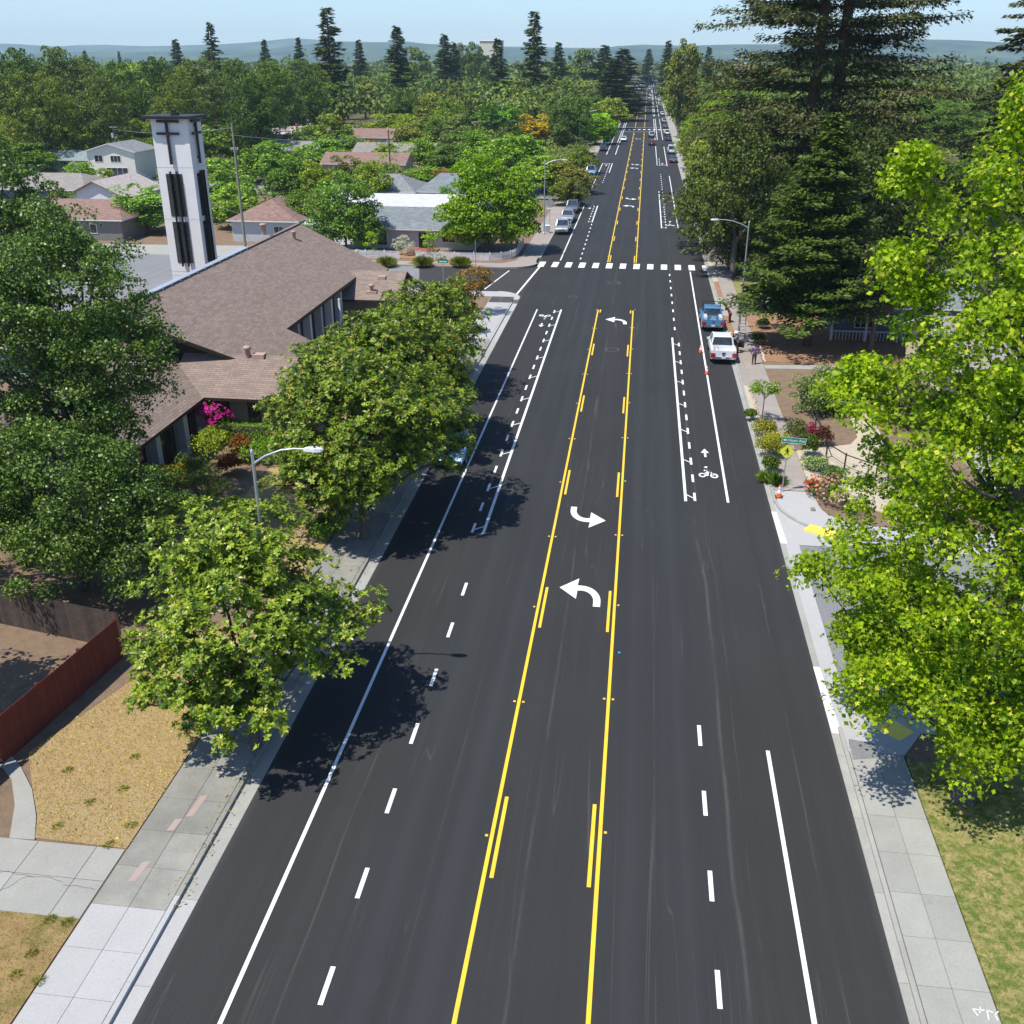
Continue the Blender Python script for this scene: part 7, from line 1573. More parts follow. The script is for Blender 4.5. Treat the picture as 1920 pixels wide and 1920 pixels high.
MID = [
 (262, 338, 7.2, 112, 'round', (0.12, 0.20, 0.06), 'street tree with visible trunk beyond the parking lot, left of the bell tower'),
 (402, 300, 8.6, 120, 'round', (0.13, 0.20, 0.055), 'street tree with visible trunk right behind the bell tower'),
 (257, 222, 9.5, 74, 'tall', (0.115, 0.14, 0.03), 'olive green evergreen directly left of the bell tower'),
 (40, 262, 7, 110, 'wide', (0.07, 0.115, 0.03), 'oak at the left edge behind the grey roof'),
 (60, 232, 7.5, 110, 'wide', OG, 'dull olive tree at the left edge near the small utility pole'),
 (128, 212, 8.5, 190, 'big', YG, 'broad yellow-green tree behind the long grey-green roof'),
 (185, 232, 7.5, 110, 'round', MG, 'mid green tree behind the cream two-storey house'),
 (205, 205, 9, 80, 'round', (0.13, 0.2, 0.035), 'green tree above the cream house, left of the two lime trees'),
 (168, 170, 11, 66, 'tall', (0.16, 0.24, 0.04), 'lime tree behind the distant pole at the left'),
 (252, 162, 10.5, 66, 'tall', (0.23, 0.31, 0.03), 'bright lime tree in front of the dark oaks, left of a pair'),
 (325, 158, 10.5, 84, 'tall', (0.23, 0.31, 0.03), 'bright lime tree in front of the dark oaks, right of a pair'),
 (318, 204, 8, 60, 'round', (0.25, 0.20, 0.04), 'orange tinted tree peeping over the bell tower roof'),
 (395, 205, 7.5, 80, 'round', (0.20, 0.13, 0.045), 'rust tinted small tree right of the tower top'),
 (385, 230, 9, 110, 'wide', MG, 'mid green tree between the tower top and the tall pole'),
 (445, 212, 7, 70, 'round', (0.14, 0.22, 0.03), 'fresh green tree above the tall pale pole'),
 (500, 262, 8, 120, 'wide', (0.085, 0.14, 0.03), 'leafy tree filling the space right of the tall pale pole'),
 (545, 290, 8, 90, 'wide', (0.065, 0.11, 0.028), 'dark tree behind the pinkish roofed house'),
 (492, 232, 6.5, 44, 'tall', (0.10, 0.15, 0.12), 'blue-green spruce left of the pale bungalow', ),
 (590, 300, 8, 62, 'tall', (0.16, 0.19, 0.03), 'olive yellow tree behind the airy birch'),
 (602, 255, 7.5, 96, 'wide', (0.115, 0.19, 0.035), 'bright mid green tree in the middle of the neighbourhood'),
 (650, 284, 7.5, 76, 'round', (0.085, 0.085, 0.05), 'greyish dark tree behind the birch'),
 (690, 300, 7.8, 80, 'wide', (0.11, 0.145, 0.025), 'olive green tree in front of the maroon roof'),
 (632, 222, 8, 62, 'cone', (0.22, 0.135, 0.035), 'rust coloured conical tree in front of the brown roof'),
 (690, 262, 5, 76, 'wide', (0.20, 0.15, 0.05), 'low autumn coloured tree between the brown and maroon roofs'),
 (590, 148, 14, 110, 'big', (0.16, 0.21, 0.07), 'pale green willow-like tree, left part of the big pale group'),
 (640, 130, 15, 90, 'big', (0.17, 0.22, 0.075), 'pale green willow-like tree in the middle of the big pale group'),
 (705, 96, 18, 120, 'big', (0.19, 0.235, 0.085), 'tallest pale green willow-like tree of the big group'),
 (742, 132, 15, 80, 'big', (0.18, 0.225, 0.08), 'pale green willow-like tree, right part of the big group'),
 (735, 208, 8.5, 92, 'round', (0.14, 0.165, 0.02), 'olive green domed tree behind the thin utility pole'),
 (768, 215, 8, 70, 'round', (0.16, 0.23, 0.03), 'lighter green domed tree left of the dark rounded evergreen'),
 (838, 165, 13, 104, 'round', (0.105, 0.105, 0.035), 'large dark rounded evergreen with golden brown flecks left of the maple'),
 (790, 255, 7, 80, 'wide', (0.13, 0.2, 0.035), 'green tree in front of the taupe roof'),
 (845, 262, 7, 80, 'round', (0.07, 0.11, 0.03), 'dark green tree under the large rounded evergreen'),
 (800, 312, 3.4, 96, 'wide', (0.17, 0.27, 0.035), 'bright climbing greenery along the back of the grey-roofed houses'),
 (828, 316, 3.2, 50, 'round', (0.21, 0.07, 0.03), 'russet shrub behind the light grey hipped roofs'),
 (765, 318, 3.3, 36, 'round', (0.15, 0.2, 0.08), 'pale green bush by the thin pole base'),
 (720, 288, 6, 56, 'loose', (0.17, 0.20, 0.11), 'silvery green tree right of the maroon roof'),
 (935, 186, 10.5, 76, 'round', (0.14, 0.27, 0.04), 'fresh green rounded tree behind the maple'),
 (890, 240, 8, 90, 'wide', (0.10, 0.17, 0.03), 'mid green tree between the dark evergreen and the maple'),
 (955, 246, 8.5, 130, 'wide', (0.115, 0.185, 0.03), 'green tree directly behind the maple top'),
 (1020, 290, 6.5, 110, 'wide', (0.12, 0.18, 0.03), 'yellow-green tree behind the left lamp head'),
 (838, 345, 5.2, 48, 'round', (0.08, 0.15, 0.04), 'small dark green tree over the pale roof left of the maple'),
 (1005, 172, 11, 96, 'round', (0.21, 0.17, 0.04), 'large golden green tree left of the dark cypress'),
 (1010, 208, 9, 80, 'round', (0.36, 0.25, 0.035), 'yellow flowering tree in front of the golden green one'),
 (1058, 140, 14, 78, 'cone', (0.030, 0.048, 0.016), 'tall dark pointed cypress by the left side of the street'),
 (1062, 298, 6, 92, 'wide', (0.115, 0.105, 0.035), 'olive brown spreading tree over the parked light blue minivan'),
 (1065, 330, 4.8, 60, 'wide', (0.09, 0.10, 0.03), 'lower olive tree at the left junction'),
 (1118, 215, 8, 62, 'round', (0.19, 0.33, 0.03), 'bright green street tree above the parked dark SUV, nearer one'),
 (1137, 214, 8, 40, 'round', (0.24, 0.38, 0.03), 'bright green street tree top near the second crosswalk'),
 (1090, 270, 6, 60, 'wide', (0.09, 0.12, 0.03), 'dark olive tree behind the parked teal car'),
 (1140, 178, 11, 70, 'wide', (0.16, 0.18, 0.05), 'olive green tree left of the street beyond the second crosswalk'),
 (1095, 150, 13, 110, 'wide', (0.15, 0.18, 0.06), 'grey-green tree group behind the cypress'),
 (1135, 150, 13, 80, 'wide', (0.14, 0.17, 0.05), 'grey-green tree right of the cypress'),
 (1000, 155, 13, 100, 'wide', (0.13, 0.16, 0.06), 'grey-green tree behind the golden one'),
 (880, 168, 12, 90, 'wide', (0.09, 0.11, 0.05), 'dull grey-green tree behind the white commercial roof'),
 (935, 150, 13, 60, 'round', (0.13, 0.19, 0.03), 'yellow-green tree behind the fresh green one'),
 (800, 150, 13, 70, 'round', (0.07, 0.10, 0.03), 'dark tree behind the willow group'),
 (1270, 123, 14, 60, 'wide', (0.15, 0.22, 0.03), 'bright green tree at the right side of the far street'),
 (1282, 160, 12, 60, 'round', (0.13, 0.18, 0.03), 'green street tree beyond the distant lamps'),
 (1262, 152, 9, 40, 'round', (0.12, 0.18, 0.04), 'small green street tree near the far white cars'),
 (1300, 215, 8.5, 46, 'tall', (0.12, 0.21, 0.03), 'fresh green tree by the far right pavement'),
 (1305, 235, 8, 50, 'round', (0.16, 0.14, 0.02), 'yellow-green tree with gold edges right of the second crosswalk'),
 (1318, 265, 8, 60, 'round', (0.15, 0.17, 0.05), 'olive green tree behind the right lamp in the middle distance'),
 (1330, 190, 14, 90, 'big', (0.12, 0.16, 0.03), 'green tree mass left of the redwood'),
 (1380, 160, 15, 110, 'big', (0.15, 0.20, 0.025), 'yellow-green tree glowing behind the redwood branches, left one'),
 (1370, 125, 16, 120, 'big', (0.06, 0.06, 0.03), 'brownish green tree top left of the redwood trunks'),
 (1640, 150, 15, 100, 'big', (0.19, 0.25, 0.02), 'yellow-green tree glowing behind the redwood branches, right one'),
 (1730, 160, 12, 120, 'wide', (0.10, 0.18, 0.06), 'green leafy tree in front of the far white building'),
 (1800, 190, 12, 160, 'big', (0.065, 0.10, 0.03), 'dark green tree behind the sweetgum top'),
 (1890, 175, 13, 150, 'big', (0.06, 0.09, 0.03), 'dark green tree at the right edge behind the sweetgum'),
 (1700, 225, 12, 130, 'big', (0.075, 0.09, 0.045), 'dull green tree between the fir and the sweetgum'),
 (1780, 118, 14, 50, 'round', (0.17, 0.19, 0.04), 'small yellow-green tree left of the far white building'),
 (1850, 118, 17, 60, 'cone', (0.05, 0.07, 0.03), 'dark conical tree in front of the far white building'),
 (1690, 90, 20, 90, 'cone', (0.03, 0.045, 0.02), 'dark conifer rising right of the redwood trunks'),
 (1640, 98, 19, 90, 'cone', (0.03, 0.045, 0.02), 'dark conifer just right of the redwood trunks'),
]
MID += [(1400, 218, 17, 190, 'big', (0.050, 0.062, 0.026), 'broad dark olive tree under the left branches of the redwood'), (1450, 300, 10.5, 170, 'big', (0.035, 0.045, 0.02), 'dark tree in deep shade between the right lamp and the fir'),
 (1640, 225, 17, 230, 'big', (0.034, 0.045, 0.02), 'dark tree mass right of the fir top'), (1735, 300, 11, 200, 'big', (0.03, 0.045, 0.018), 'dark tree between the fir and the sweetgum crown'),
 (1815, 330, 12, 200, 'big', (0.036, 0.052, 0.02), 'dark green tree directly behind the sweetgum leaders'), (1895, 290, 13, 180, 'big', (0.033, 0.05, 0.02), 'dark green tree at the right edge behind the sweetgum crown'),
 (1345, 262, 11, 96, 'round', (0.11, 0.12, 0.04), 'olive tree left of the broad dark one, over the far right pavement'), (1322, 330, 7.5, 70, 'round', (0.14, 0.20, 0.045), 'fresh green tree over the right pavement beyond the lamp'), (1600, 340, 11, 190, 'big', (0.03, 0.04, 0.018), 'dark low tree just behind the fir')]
MID += [(150, 300, 6, 62, 'round', (0.13, 0.19, 0.035), 'fresh green yard tree in front of the grey-green roof'), (196, 316, 5, 46, 'round', (0.16, 0.20, 0.03), 'yellow-green small tree between the cream house and the white gabled house'),
 (108, 352, 6, 76, 'wide', (0.10, 0.15, 0.035), 'mid green tree between the plum roof and the big left oak'), (655, 250, 6.5, 60, 'round', (0.10, 0.15, 0.04), 'mid green tree in front of the brown roof beside the rust coloured one'),
 (722, 266, 6, 62, 'wide', (0.14, 0.18, 0.035), 'fresh green tree between the maroon and taupe roofs'), (572, 236, 7.5, 64, 'round', (0.09, 0.13, 0.035), 'dark leafy tree right of the pale bungalow'),
 (432, 330, 7.5, 84, 'round', (0.12, 0.18, 0.045), 'green tree beside the foot of the tall pale pole'), (556, 352, 6.5, 66, 'wide', (0.085, 0.13, 0.03), 'dark green tree at the right end of the pinkish hipped roof'),
 (620, 215, 9, 70, 'round', (0.13, 0.17, 0.04), 'fresh green tree behind the rust coloured conical tree'), (480, 200, 9, 80, 'wide', (0.08, 0.12, 0.03), 'dark spreading tree behind the pale bungalow roof'),
 (240, 200, 10, 80, 'round', (0.12, 0.17, 0.035), 'fresh green tree behind the two-storey cream house')]
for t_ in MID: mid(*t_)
OAKS = [(20, 92, 250, 130), (95, 88, 270, 130), (150, 104, 300, 110), (215, 112, 255, 120), (285, 108, 300, 120), (360, 106, 280, 120), (430, 110, 310, 110), (500, 112, 300, 110), (560, 108, 330, 110), (60, 130, 215, 130), (180, 140, 225, 110), (470, 140, 240, 110), (330, 135, 250, 100)]
OT = ['leftmost on the skyline, cut by the picture edge', 'with the highest top at the far left', 'third from the left, lower', 'above the lime tree behind the distant pole', 'above and left of the bell tower', 'just above the bell tower cap', 'right of the bell tower, below the tall thin conifer', 'left of the tallest left conifer', 'below the narrow dark conifer', 'in front at the far left edge', 'in front, behind the sagging power line', 'behind the pale bungalow', 'directly behind the bright lime pair']
for (px, pt, D, wpx), tx_ in zip(OAKS, OT):
    r_ = ray(px, pt); t_ = D / r_[1]; x = CX + r_[0] * t_; z = HC + r_[2] * t_; Rr = wpx / 2 * depth(x, D) / FPX * .97
    used.append((x, D, Rr)); put('big', 'massive dark green oak ' + tx_, x, D, z, Rr, rnd.choice(((0.042, 0.070, 0.020), (0.062, 0.092, 0.022), (0.088, 0.108, 0.028), (0.075, 0.095, 0.038))), None, 'oak_tree')
# big conifers on the skyline: px, top, distance, width px
SKY_ = [(328, 73, 520, 34, 'dense', 'small dark conifer on the skyline above the bell tower'), (392, 42, 430, 40, 'open', 'tall see-through conifer on the skyline left of centre'),
 (494, 75, 520, 30, 'dense', 'small conifer on the skyline between the two tall left ones'), (558, 70, 560, 26, 'dense', 'narrow dark conifer left of the tallest left conifer'),
 (612, 14, 360, 70, 'open', 'tallest dark conifer on the left skyline'), (672, 74, 560, 30, 'dense', 'short conifer right of the tallest left conifer'), (742, 50, 400, 52, 'dense', 'dense broad dark conifer right of the willow group top'),
 (832, 65, 480, 44, 'dense', 'dark conifer with narrow top on the centre skyline'), (850, 80, 500, 36, 'dense', 'dark conifer close beside the narrow topped one'), (872, 82, 560, 40, 'tall', 'feathery round-topped tree on the centre skyline'), (895, 80, 600, 46, 'tall', 'rounder feathery tree left of the pale apartment block'),
 (932, 73, 430, 44, 'dense', 'dark conifer in front of the pale tower block'), (1002, 21, 420, 58, 'open', 'tall layered conifer right of the pale tower block'), (1048, 79, 520, 34, 'dense', 'dark conifer right of the tall layered one'),
 (1095, 94, 560, 80, 'round', 'broad rounded tree top on the skyline left of the street'), (1134, 84, 560, 50, 'dense', 'conifer top of the dark group left of the street'), (1168, 92, 480, 76, 'dense', 'massive dark conifer beside the street at the left, farther down'), (1152, 110, 420, 70, 'dense', 'lower dark conifer over the left kerb of the far street'),
 (1217, 92, 900, 26, 'dense', 'hazy conifer just right of the vanishing point'), (1254, 76, 640, 30, 'dense', 'blue-green conifer right of the vanishing point'), (1330, 88, 560, 30, 'open', 'thin conifer beside the redwood'),
 (158, 95, 620, 18, 'dense', 'small hazy conifer above the left oaks'), (222, 96, 680, 12, 'dense', 'tiny hazy conifer above the left oaks'), (780, 90, 600, 60, 'round', 'hazy rounded tree top on the skyline right of the broad dark conifer')]
for (px, pt, D, wpx, kd, lb) in SKY_:
    r_ = ray(px, pt); t_ = D / r_[1]; x = CX + r_[0] * t_; z = HC + r_[2] * t_; Rr = wpx / 2 * depth(x, D) / FPX * .97
    put(kd, lb, x, D, z, Rr * (1.75 if kd in ('dense', 'open') else 1.1), (0.034, 0.050, 0.024) if kd == 'dense' else (0.042, 0.055, 0.028) if kd == 'open' else (0.075, 0.10, 0.04)); used.append((x, D, Rr))
r_ = ray(1284, 73); t_ = 330 / r_[1]; x = CX + r_[0] * t_; put('tall', 'tall round-headed olive tree with a bare trunk right of the street', x, 330, HC + r_[2] * t_, 6.6, (0.10, 0.105, 0.03)); used.append((x, 330, 6))
# fan palm
x, y = G(1316, 150, 13.5); pt_ = thing('palm_tree', 'slender palm with drooping fronds between the street and the redwood', 'tree', (x, y, 0)); MB().tube([(0, 0, 0), (.1, 0, 6), (0, 0, 12.6)], [.3, .22, .2], 8).build('trunk', M['bark'], pt_)
rng = np.random.default_rng(5); n_ = 420; a = rng.uniform(0, 6.28, n_); el = rng.uniform(-.9, 1.0, n_); ax = np.stack([np.cos(a), np.sin(a), el], 1); o = link('frond', leaf_mesh('frond', np.stack([np.cos(a) * .5, np.sin(a) * .5, 12.6 + el * .4], 1), ax, np.stack([-el * np.cos(a), -el * np.sin(a), np.ones(n_)], 1), 2.2 * rng.uniform(.7, 1.1, n_), T_SPRAY, M['canopy'], .5, rng), pt_); o.color = (0.14, 0.17, 0.05, 1)
# filler neighbourhood and woodland trees
HZ = [(-58, 110, 9), (-33, 60, 14), (-27, 132, 14), (-32, 148, 16), (-32, 170, 20)]
def clear(x, y, r):
    if -17 - r * .6 < x < 16 + r * .5: return False
    if x < 0 and (y < 175 or 178 < y + r and y - r < 200): return False
    for o in HOUSES:
        if abs(x - o[0]) < o[2] + r * .8 and -o[3] - 26 < (y - o[1]) < o[3] + r: return False
    for (a, b, c) in used:
        if (a - x) ** 2 + (b - y) ** 2 < (.62 * (c + r)) ** 2: return False
    return True
HOUSES = []
for o in list(C.objects):
    if o.get('category') in ('house', 'building', 'shed') and o.location.y < 700:
        dm_ = [c for c in o.children if c.name.startswith('wall')]
        if dm_: d_ = dm_[0].dimensions; b_ = dm_[0].data.vertices; HOUSES.append((o.location.x, o.location.y, max(v.co.x for v in b_), max(v.co.y for v in b_)))
SEEN = {}
LMK = [(m_[0], m_[1], s_) for m_, s_ in zip([(310, 225), (461, 240), (525, 237), (676, 241), (690, 286), (745, 268), (705, 110), (838, 180), (775, 195), (905, 197), (935, 190), (1005, 180), (1058, 150), (1130, 218), (1168, 110), (1002, 40), (932, 85), (832, 80), (742, 65), (612, 40), (494, 85), (392, 55), (328, 85), (226, 250), (136, 190), (130, 215), (38, 215), (1284, 90), (1316, 150), (1330, 95), (1254, 85), (1530, 150), (1800, 120), (1870, 120), (1700, 120), (1560, 260), (1780, 260)],
  ['bell tower top', 'tall pale utility pole', 'pale brick-chimney bungalow', 'brown roof', 'maroon roof', 'taupe roof', 'big pale willow-like trees', 'dark rounded evergreen', 'left white commercial roof', 'right white commercial roof', 'fresh green rounded tree', 'golden green tree', 'dark pointed cypress', 'bright green street trees', 'massive roadside conifer', 'tall layered conifer', 'pale apartment block', 'narrow topped conifer', 'broad dark conifer', 'tallest left conifer', 'small conifer between tall ones', 'tall see-through conifer', 'conifer above the tower', 'pole with the transformer', 'pole with two crossarms', 'broad yellow-green tree', 'small far left pole', 'round-headed tree', 'slender palm', 'thin conifer beside the redwood', 'blue-green conifer by the street end', 'redwood trunks', 'far white building', 'right edge redwood', 'dark conifers beyond the redwood', 'fir top', 'sweetgum top'])]
def where(x, y, z):
    px, py = P(x, y, z); d_, a_, s_ = min(((px - a) ** 2 + 2.2 * (py - b) ** 2, (px - a, py - b), s) for a, b, s in LMK)
    d_ = d_ ** .5; dx, dy = a_
    h_ = 'left of' if dx < 0 else 'right of'
    if abs(dx) < abs(dy) * .6: h_ = 'above' if dy < 0 else 'below'
    elif abs(dy) > abs(dx) * .4: h_ = ('above and ' if dy < 0 else 'below and ') + h_
    return ('just ' if d_ < 26 else '' if d_ < 62 else 'well ' if d_ < 120 else 'far ') + h_ + ' the ' + s_
tones = [((0.085, 0.125, 0.035), 'mid green'), ((0.05, 0.078, 0.026), 'dark green'), ((0.125, 0.17, 0.035), 'fresh green'), ((0.14, 0.14, 0.055), 'olive'), ((0.095, 0.12, 0.07), 'grey-green')]
cnt = 0; rf = random.Random(77); tries = 0
while cnt < 215 and tries < 9000:
    tries += 1
    y = 175 + 420 * rf.random() ** 1.15; px = rf.uniform(-40, 1960)
    r_ = ray(px, 400); k_ = r_[0] / r_[1]; x = CX + k_ * y
    if x > 12 and y < 150: continue
    Hh = rf.uniform(7.5, 11) if y < 290 else rf.uniform(10, 15.5)
    if x < -150 and y > 240: Hh = rf.uniform(14, 19)
    if px < 320 and y > 330: Hh = rf.uniform(17, 22)
    Rr = Hh * rf.uniform(.36, .5)
    if not clear(x, y, Rr): continue
    if P(x, y, Hh)[1] > 236 and x < 0: continue
    used.append((x, y, Rr)); c, nm = tones[rf.choices(range(5), (30, 22, 20, 14, 14))[0]]; j = rf.uniform(.85, 1.15)
    reg = ('at the far left' if px < 420 else 'left of the street') if x < 0 else 'right of the street'
    near = 'in the woodland below the skyline' if y > 330 else 'among the farther houses'
    kd_ = rf.choice(('round', 'wide', 'wide', 'tall')); wd_ = where(x, y, Hh); sh_ = dict(round='rounded', wide='spreading', tall='upright')[kd_]; lb_ = f'{nm} {sh_} tree {wd_}'; gr_ = f'{nm} trees {near} {reg}'
    if lb_ in SEEN:
        h0_, g0_ = SEEN[lb_]; l2_ = f"{nm} {sh_} tree {wd_}, {'taller' if Hh > h0_ else 'lower'}"
        if l2_ in SEEN: gr_ = SEEN[l2_][1]
        lb_ = l2_
    SEEN.setdefault(lb_, (Hh, gr_))
    put(kd_, lb_, x, y, Hh, Rr, tuple(v * j for v in c), gr_); cnt += 1
# street trees down both kerbs in the distance
for s in (-1, 1):
    for k in range(22):
        y = 300 + k * 19 + rf.uniform(-5, 5); x = s * rf.uniform(15.5, 18.5)
        if s > 0 and y < 330: continue
        if y > 430 and rf.random() < .25: continue
        kd_ = rf.choice(('round', 'wide', 'tall')); put(kd_, f"distant {dict(round='rounded', wide='spreading', tall='upright')[kd_]} kerbside tree on the {'left' if s < 0 else 'right'}, {['level with the second crosswalk or nearer', 'a little beyond the second crosswalk', 'midway down the far street', 'near the far end of the street'][min(3, int((y - 280) / 120))]}", x, y, rf.uniform(9, 14), rf.uniform(4, 5.6), rf.choice(((0.06, 0.10, 0.028), (0.085, 0.13, 0.03), (0.11, 0.14, 0.035))), 'distant kerbside trees on the %s' % ('left' if s < 0 else 'right'))
# far woodland as one mass
rng = np.random.default_rng(9); Pp, Nn, Ss, Ex = [], [], [], []
nt_ = 7000; yy = 330 * (16 ** rng.random(nt_)); ang = rng.uniform(-.62, .40, nt_); xx = CX + np.tan(ang - YAW * 0 - .1) * yy
ok = ~((xx > -25) & (xx < 25) & (yy < 1350))
for a_, b_, c_ in used: ok &= ~((abs(xx - a_) < c_ * .7) & (abs(yy - b_) < c_ * .7))
for o_ in HOUSES: ok &= ~((abs(xx - o_[0]) < o_[2] + 6) & (yy < o_[1] + o_[3] + 4) & (yy > o_[1] - 45))
xx, yy = xx[ok], yy[ok]
hh = rng.uniform(9, 17, len(xx)) * np.where(yy > 1800, .85, 1); con = rng.random(len(xx)) < .14; hh = np.where(con, hh * rng.uniform(1.1, 1.6, len(xx)), hh); rr = np.where(con, hh * .2, hh * .45)
K = np.where(yy < 620, 62, np.where(yy < 1100, 20, 10)); idx = np.repeat(np.arange(len(xx)), K); d = dirs(rng, len(idx)); d[:, 2] = abs(d[:, 2]) * .9 - .1
tz = rng.random(len(idx)); cz = np.where(con[idx], hh[idx] * tz, hh[idx] * .6 + d[:, 2] * hh[idx] * .4); rad = np.where(con[idx], rr[idx] * (1 - tz) + .3, rr[idx])
Pp = np.stack([xx[idx] + d[:, 0] * rad, yy[idx] + d[:, 1] * rad, cz], 1); tone = rng.random(len(xx))[idx]
sz = np.where(con[idx], 2.5, 3.3) * rng.uniform(.6, 1.3, len(idx)) * np.where(yy[idx] < 620, .38, np.where(yy[idx] < 1100, .9, 1.8))
fm = leafmat('far_leaf', (0.035, 0.060, 0.018), (0.22, 0.29, 0.05), None, 0, .1, .12, .02)
me = leaf_mesh('woodland', Pp, rng.normal(size=Pp.shape), nrm(d + np.array([0, 0, .5]) + rng.normal(size=d.shape) * .5), sz, T_QUAD, fm, 1, rng, np.clip(tone * .75 + rng.random(len(tone)) * .25, 0, 1))
o = link('woodland', me); tag(o, 'far-off wood of mixed trees filling the plain up to the blue hills', 'woodland', kind='stuff')
m = MB(); m.sheet([(-9000, 1500), (9000, 1500), (9000, 5400), (-9000, 5400)], .3); 
for k in range(60):
    y = 620 + 1700 * rf.random(); x = rf.uniform(-.6, .45) * y
    if abs(x) < 22: continue
# shrubs, hedges and undergrowth between the houses: one mass nobody could count
rng = np.random.default_rng(19); ns = 2600; sx_ = np.where(rng.random(ns) < .68, rng.uniform(-190, -15, ns), rng.uniform(14, 110, ns)); sy_ = 104 + 250 * rng.random(ns) ** .9
ok = (sx_ > 0) | (sy_ > 141) | (sx_ < -80); ok &= ~((sx_ < -12) & (sx_ > -76) & (sy_ < 168) & (sx_ < -33) & (sx_ > -60)); ok &= ~((sx_ > 0) & (sx_ < 32) & (sy_ < 118))
ok &= ~((sx_ < 0) & ((sy_ > 178) & (sy_ < 200)))
for o_ in HOUSES: ok &= ~((abs(sx_ - o_[0]) < o_[2] + 1.6) & (sy_ < o_[1] + o_[3] + 1.5) & (sy_ > o_[1] - o_[3] - 7))
sx_, sy_ = sx_[ok], sy_[ok]; sr_ = rng.uniform(.8, 2.6, len(sx_)); sh_ = rng.uniform(.8, 3.4, len(sx_)); K = 44; idx = np.repeat(np.arange(len(sx_)), K); d = dirs(rng, len(idx)); d[:, 2] = abs(d[:, 2])
q_ = d * rng.uniform(.7, 1.1, (len(idx), 1)); Pp = np.stack([sx_[idx] + q_[:, 0] * sr_[idx], sy_[idx] + q_[:, 1] * sr_[idx], .1 + q_[:, 2] * sh_[idx]], 1)
um = leafmat('undergrowth_leaf', (0.05, 0.085, 0.018), (0.29, 0.34, 0.055), None, 0, .15, .2, .06); tn = np.repeat(rng.random(len(sx_)), K)
me = leaf_mesh('shrubbery', Pp, rng.normal(size=Pp.shape), nrm(d + np.array([0, 0, .4]) + rng.normal(size=d.shape) * .6), .62 * rng.uniform(.5, 1.3, len(idx)), T_QUAD, um, 1, rng, np.clip(tn * .7 + rng.random(len(tn)) * .3, 0, 1))
tag(link('shrubbery', me), 'garden shrubs and undergrowth between the houses', 'shrubs', kind='stuff')
# ------------------------------------------------------------------ fallen leaves, twigs and small grass on the near lawns
def scatter(n_, pts, z, size, mat, color, name, label, tm=T_QUAD, up=.3, seed=1, long=False):
    rng = np.random.default_rng(seed); x0, x1 = min(p[0] for p in pts), max(p[0] for p in pts); y0, y1 = min(p[1] for p in pts), max(p[1] for p in pts)
    q = np.stack([rng.uniform(x0, x1, n_), rng.uniform(y0, y1, n_)], 1); ins = np.zeros(n_, bool); j = len(pts) - 1
    for i in range(len(pts)):
        xi, yi = pts[i]; xj, yj = pts[j]
        ins ^= ((yi > q[:, 1]) != (yj > q[:, 1])) & (q[:, 0] < (xj - xi) * (q[:, 1] - yi) / (yj - yi + 1e-12) + xi); j = i
    q = q[ins]; n2 = len(q); p = np.stack([q[:, 0], q[:, 1], np.full(n2, z)], 1)
    if long: ax = nrm(np.stack([rng.normal(size=n2), rng.normal(size=n2), rng.uniform(.8, 2.4, n2)], 1)); nn = rng.normal(size=(n2, 3))
    else: ax = rng.normal(size=(n2, 3)) * np.array([1, 1, .1]); nn = rng.normal(size=(n2, 3)) * up + np.array([0, 0, 1])
    o = link(name, leaf_mesh(name, p, ax, nn, size * rng.uniform(.5, 1.4, n2), tm, M[mat], 1.0, rng)); o.color = (*(v * .5 for v in color), 1)
    return tag(o, label, None, kind='stuff')
L1 = LAWN1; L2 = [(-30, 12), (-13.05, 12), (-13.05, 19.15), (-30, 19.15)]; L3 = [(12.35, 12), (22, 12), (22, 29.4), (12.35, 29.4)]
scatter(26000, L1, ZS + .012, .085, 'canopy', (0.48, 0.34, 0.14), 'grass', 'dry straw coloured grass blades on the lawn below the thin magnolia', T_GRASS, seed=11, long=True)
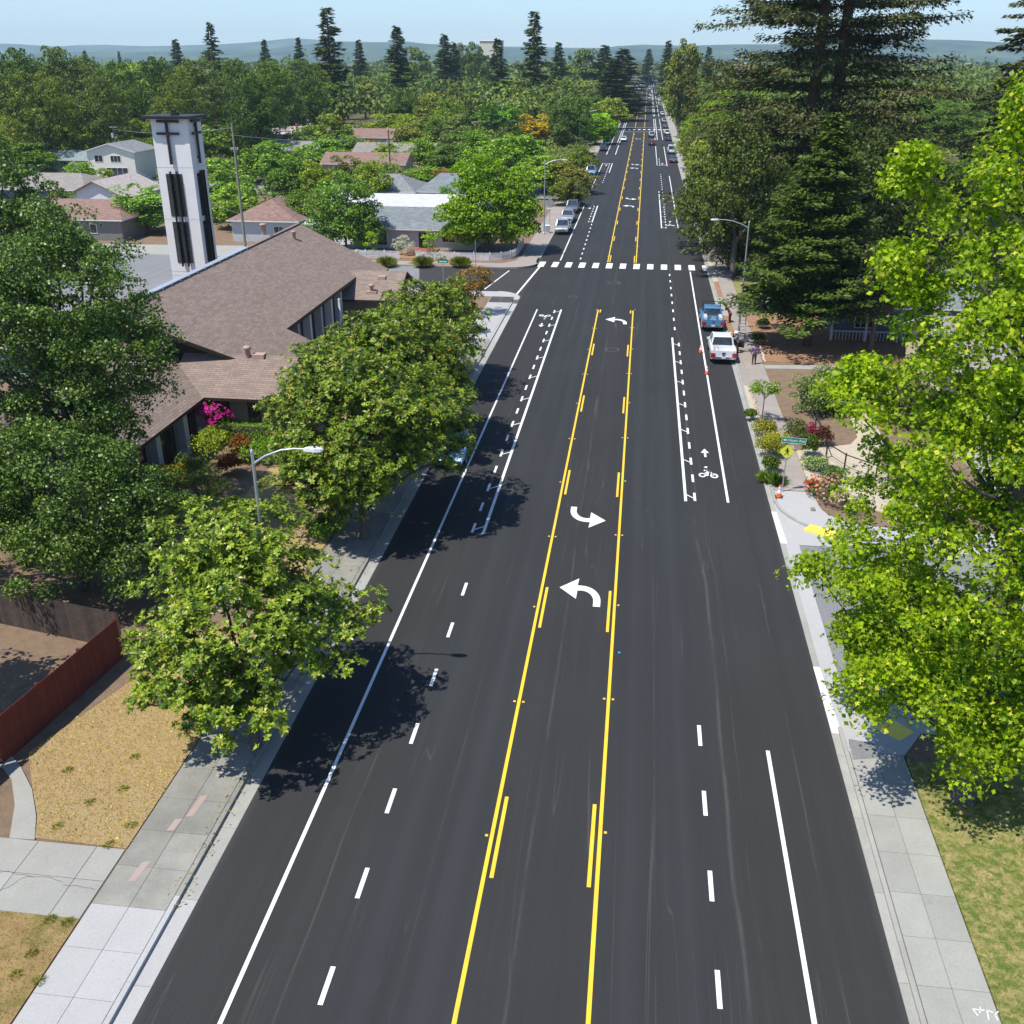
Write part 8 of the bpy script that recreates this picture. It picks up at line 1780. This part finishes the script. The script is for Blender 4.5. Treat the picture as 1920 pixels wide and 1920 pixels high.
scatter(500, L1, ZS + .03, .11, 'canopy', (0.50, 0.40, 0.16), 'fallen_leaves', 'fallen magnolia leaves scattered on the dry lawn', T_ELL, seed=12)
scatter(24000, L2, ZS + .012, .085, 'canopy', (0.42, 0.29, 0.11), 'grass', 'dry patchy grass blades at the bottom left corner', T_GRASS, seed=13, long=True)
scatter(26000, L3, ZS - .01, .075, 'canopy', (0.24, 0.26, 0.06), 'grass', 'green and straw grass blades on the right lawn', T_GRASS, seed=14, long=True)
for i, (px, py) in enumerate(((232, 1480), (246, 1548), (170, 1505), (205, 1585), (128, 1445), (255, 1420), (128, 1730), (95, 1725), (60, 1790), (30, 1830), (75, 1840), (110, 1550))):
    g_ = grass_tuft(400 + i, G(px, py, ZS), .34, .10, (0.22, 0.25, 0.06), 'green weed tuft growing through the dry grass', 'weed', 110, 'plant', ZS + .01, .12); tag(g_, group='green weed tufts in the dry lawns')
scatter(900, [(9.2, 12), (10.0, 12), (10.0, 31), (9.2, 31)], .006, .05, 'canopy', (0.30, 0.24, 0.1), 'leaf_litter', 'dry leaf litter along the right gutter', T_QUAD, seed=15) if False else None
scatter(420, [(-10.9, 20), (-10.3, 20), (-10.3, 60), (-10.9, 60)], ZS + .008, .10, 'canopy', (0.26, 0.18, 0.08), 'leaf_litter', 'dry magnolia leaf litter along the left kerb', T_ELL, seed=16)
scatter(300, [(-12.9, 25), (-10.7, 25), (-10.7, 50), (-12.9, 50)], ZS + .008, .12, 'canopy', (0.35, 0.26, 0.12), 'fallen_leaves', 'fallen leaves on the old left pavement', T_ELL, seed=17)
# ------------------------------------------------------------------ haze
hz = MB().box(-9500, 9500, -500, 12500, -1.2, 330); n = N('haze'); n.t.nodes.remove(n.out) if False else None
pv = n.new('ShaderNodeVolumePrincipled'); pv.inputs['Color'].default_value = (0.62, 0.83, 1.0, 1); pv.inputs['Density'].default_value = HAZE; pv.inputs['Anisotropy'].default_value = 0.0
n.t.links.new(pv.outputs[0], n.out.inputs['Volume']); o = hz.build('haze', n.mat); tag(o, 'thin blue haze over the far trees and hills', 'haze', kind='stuff')
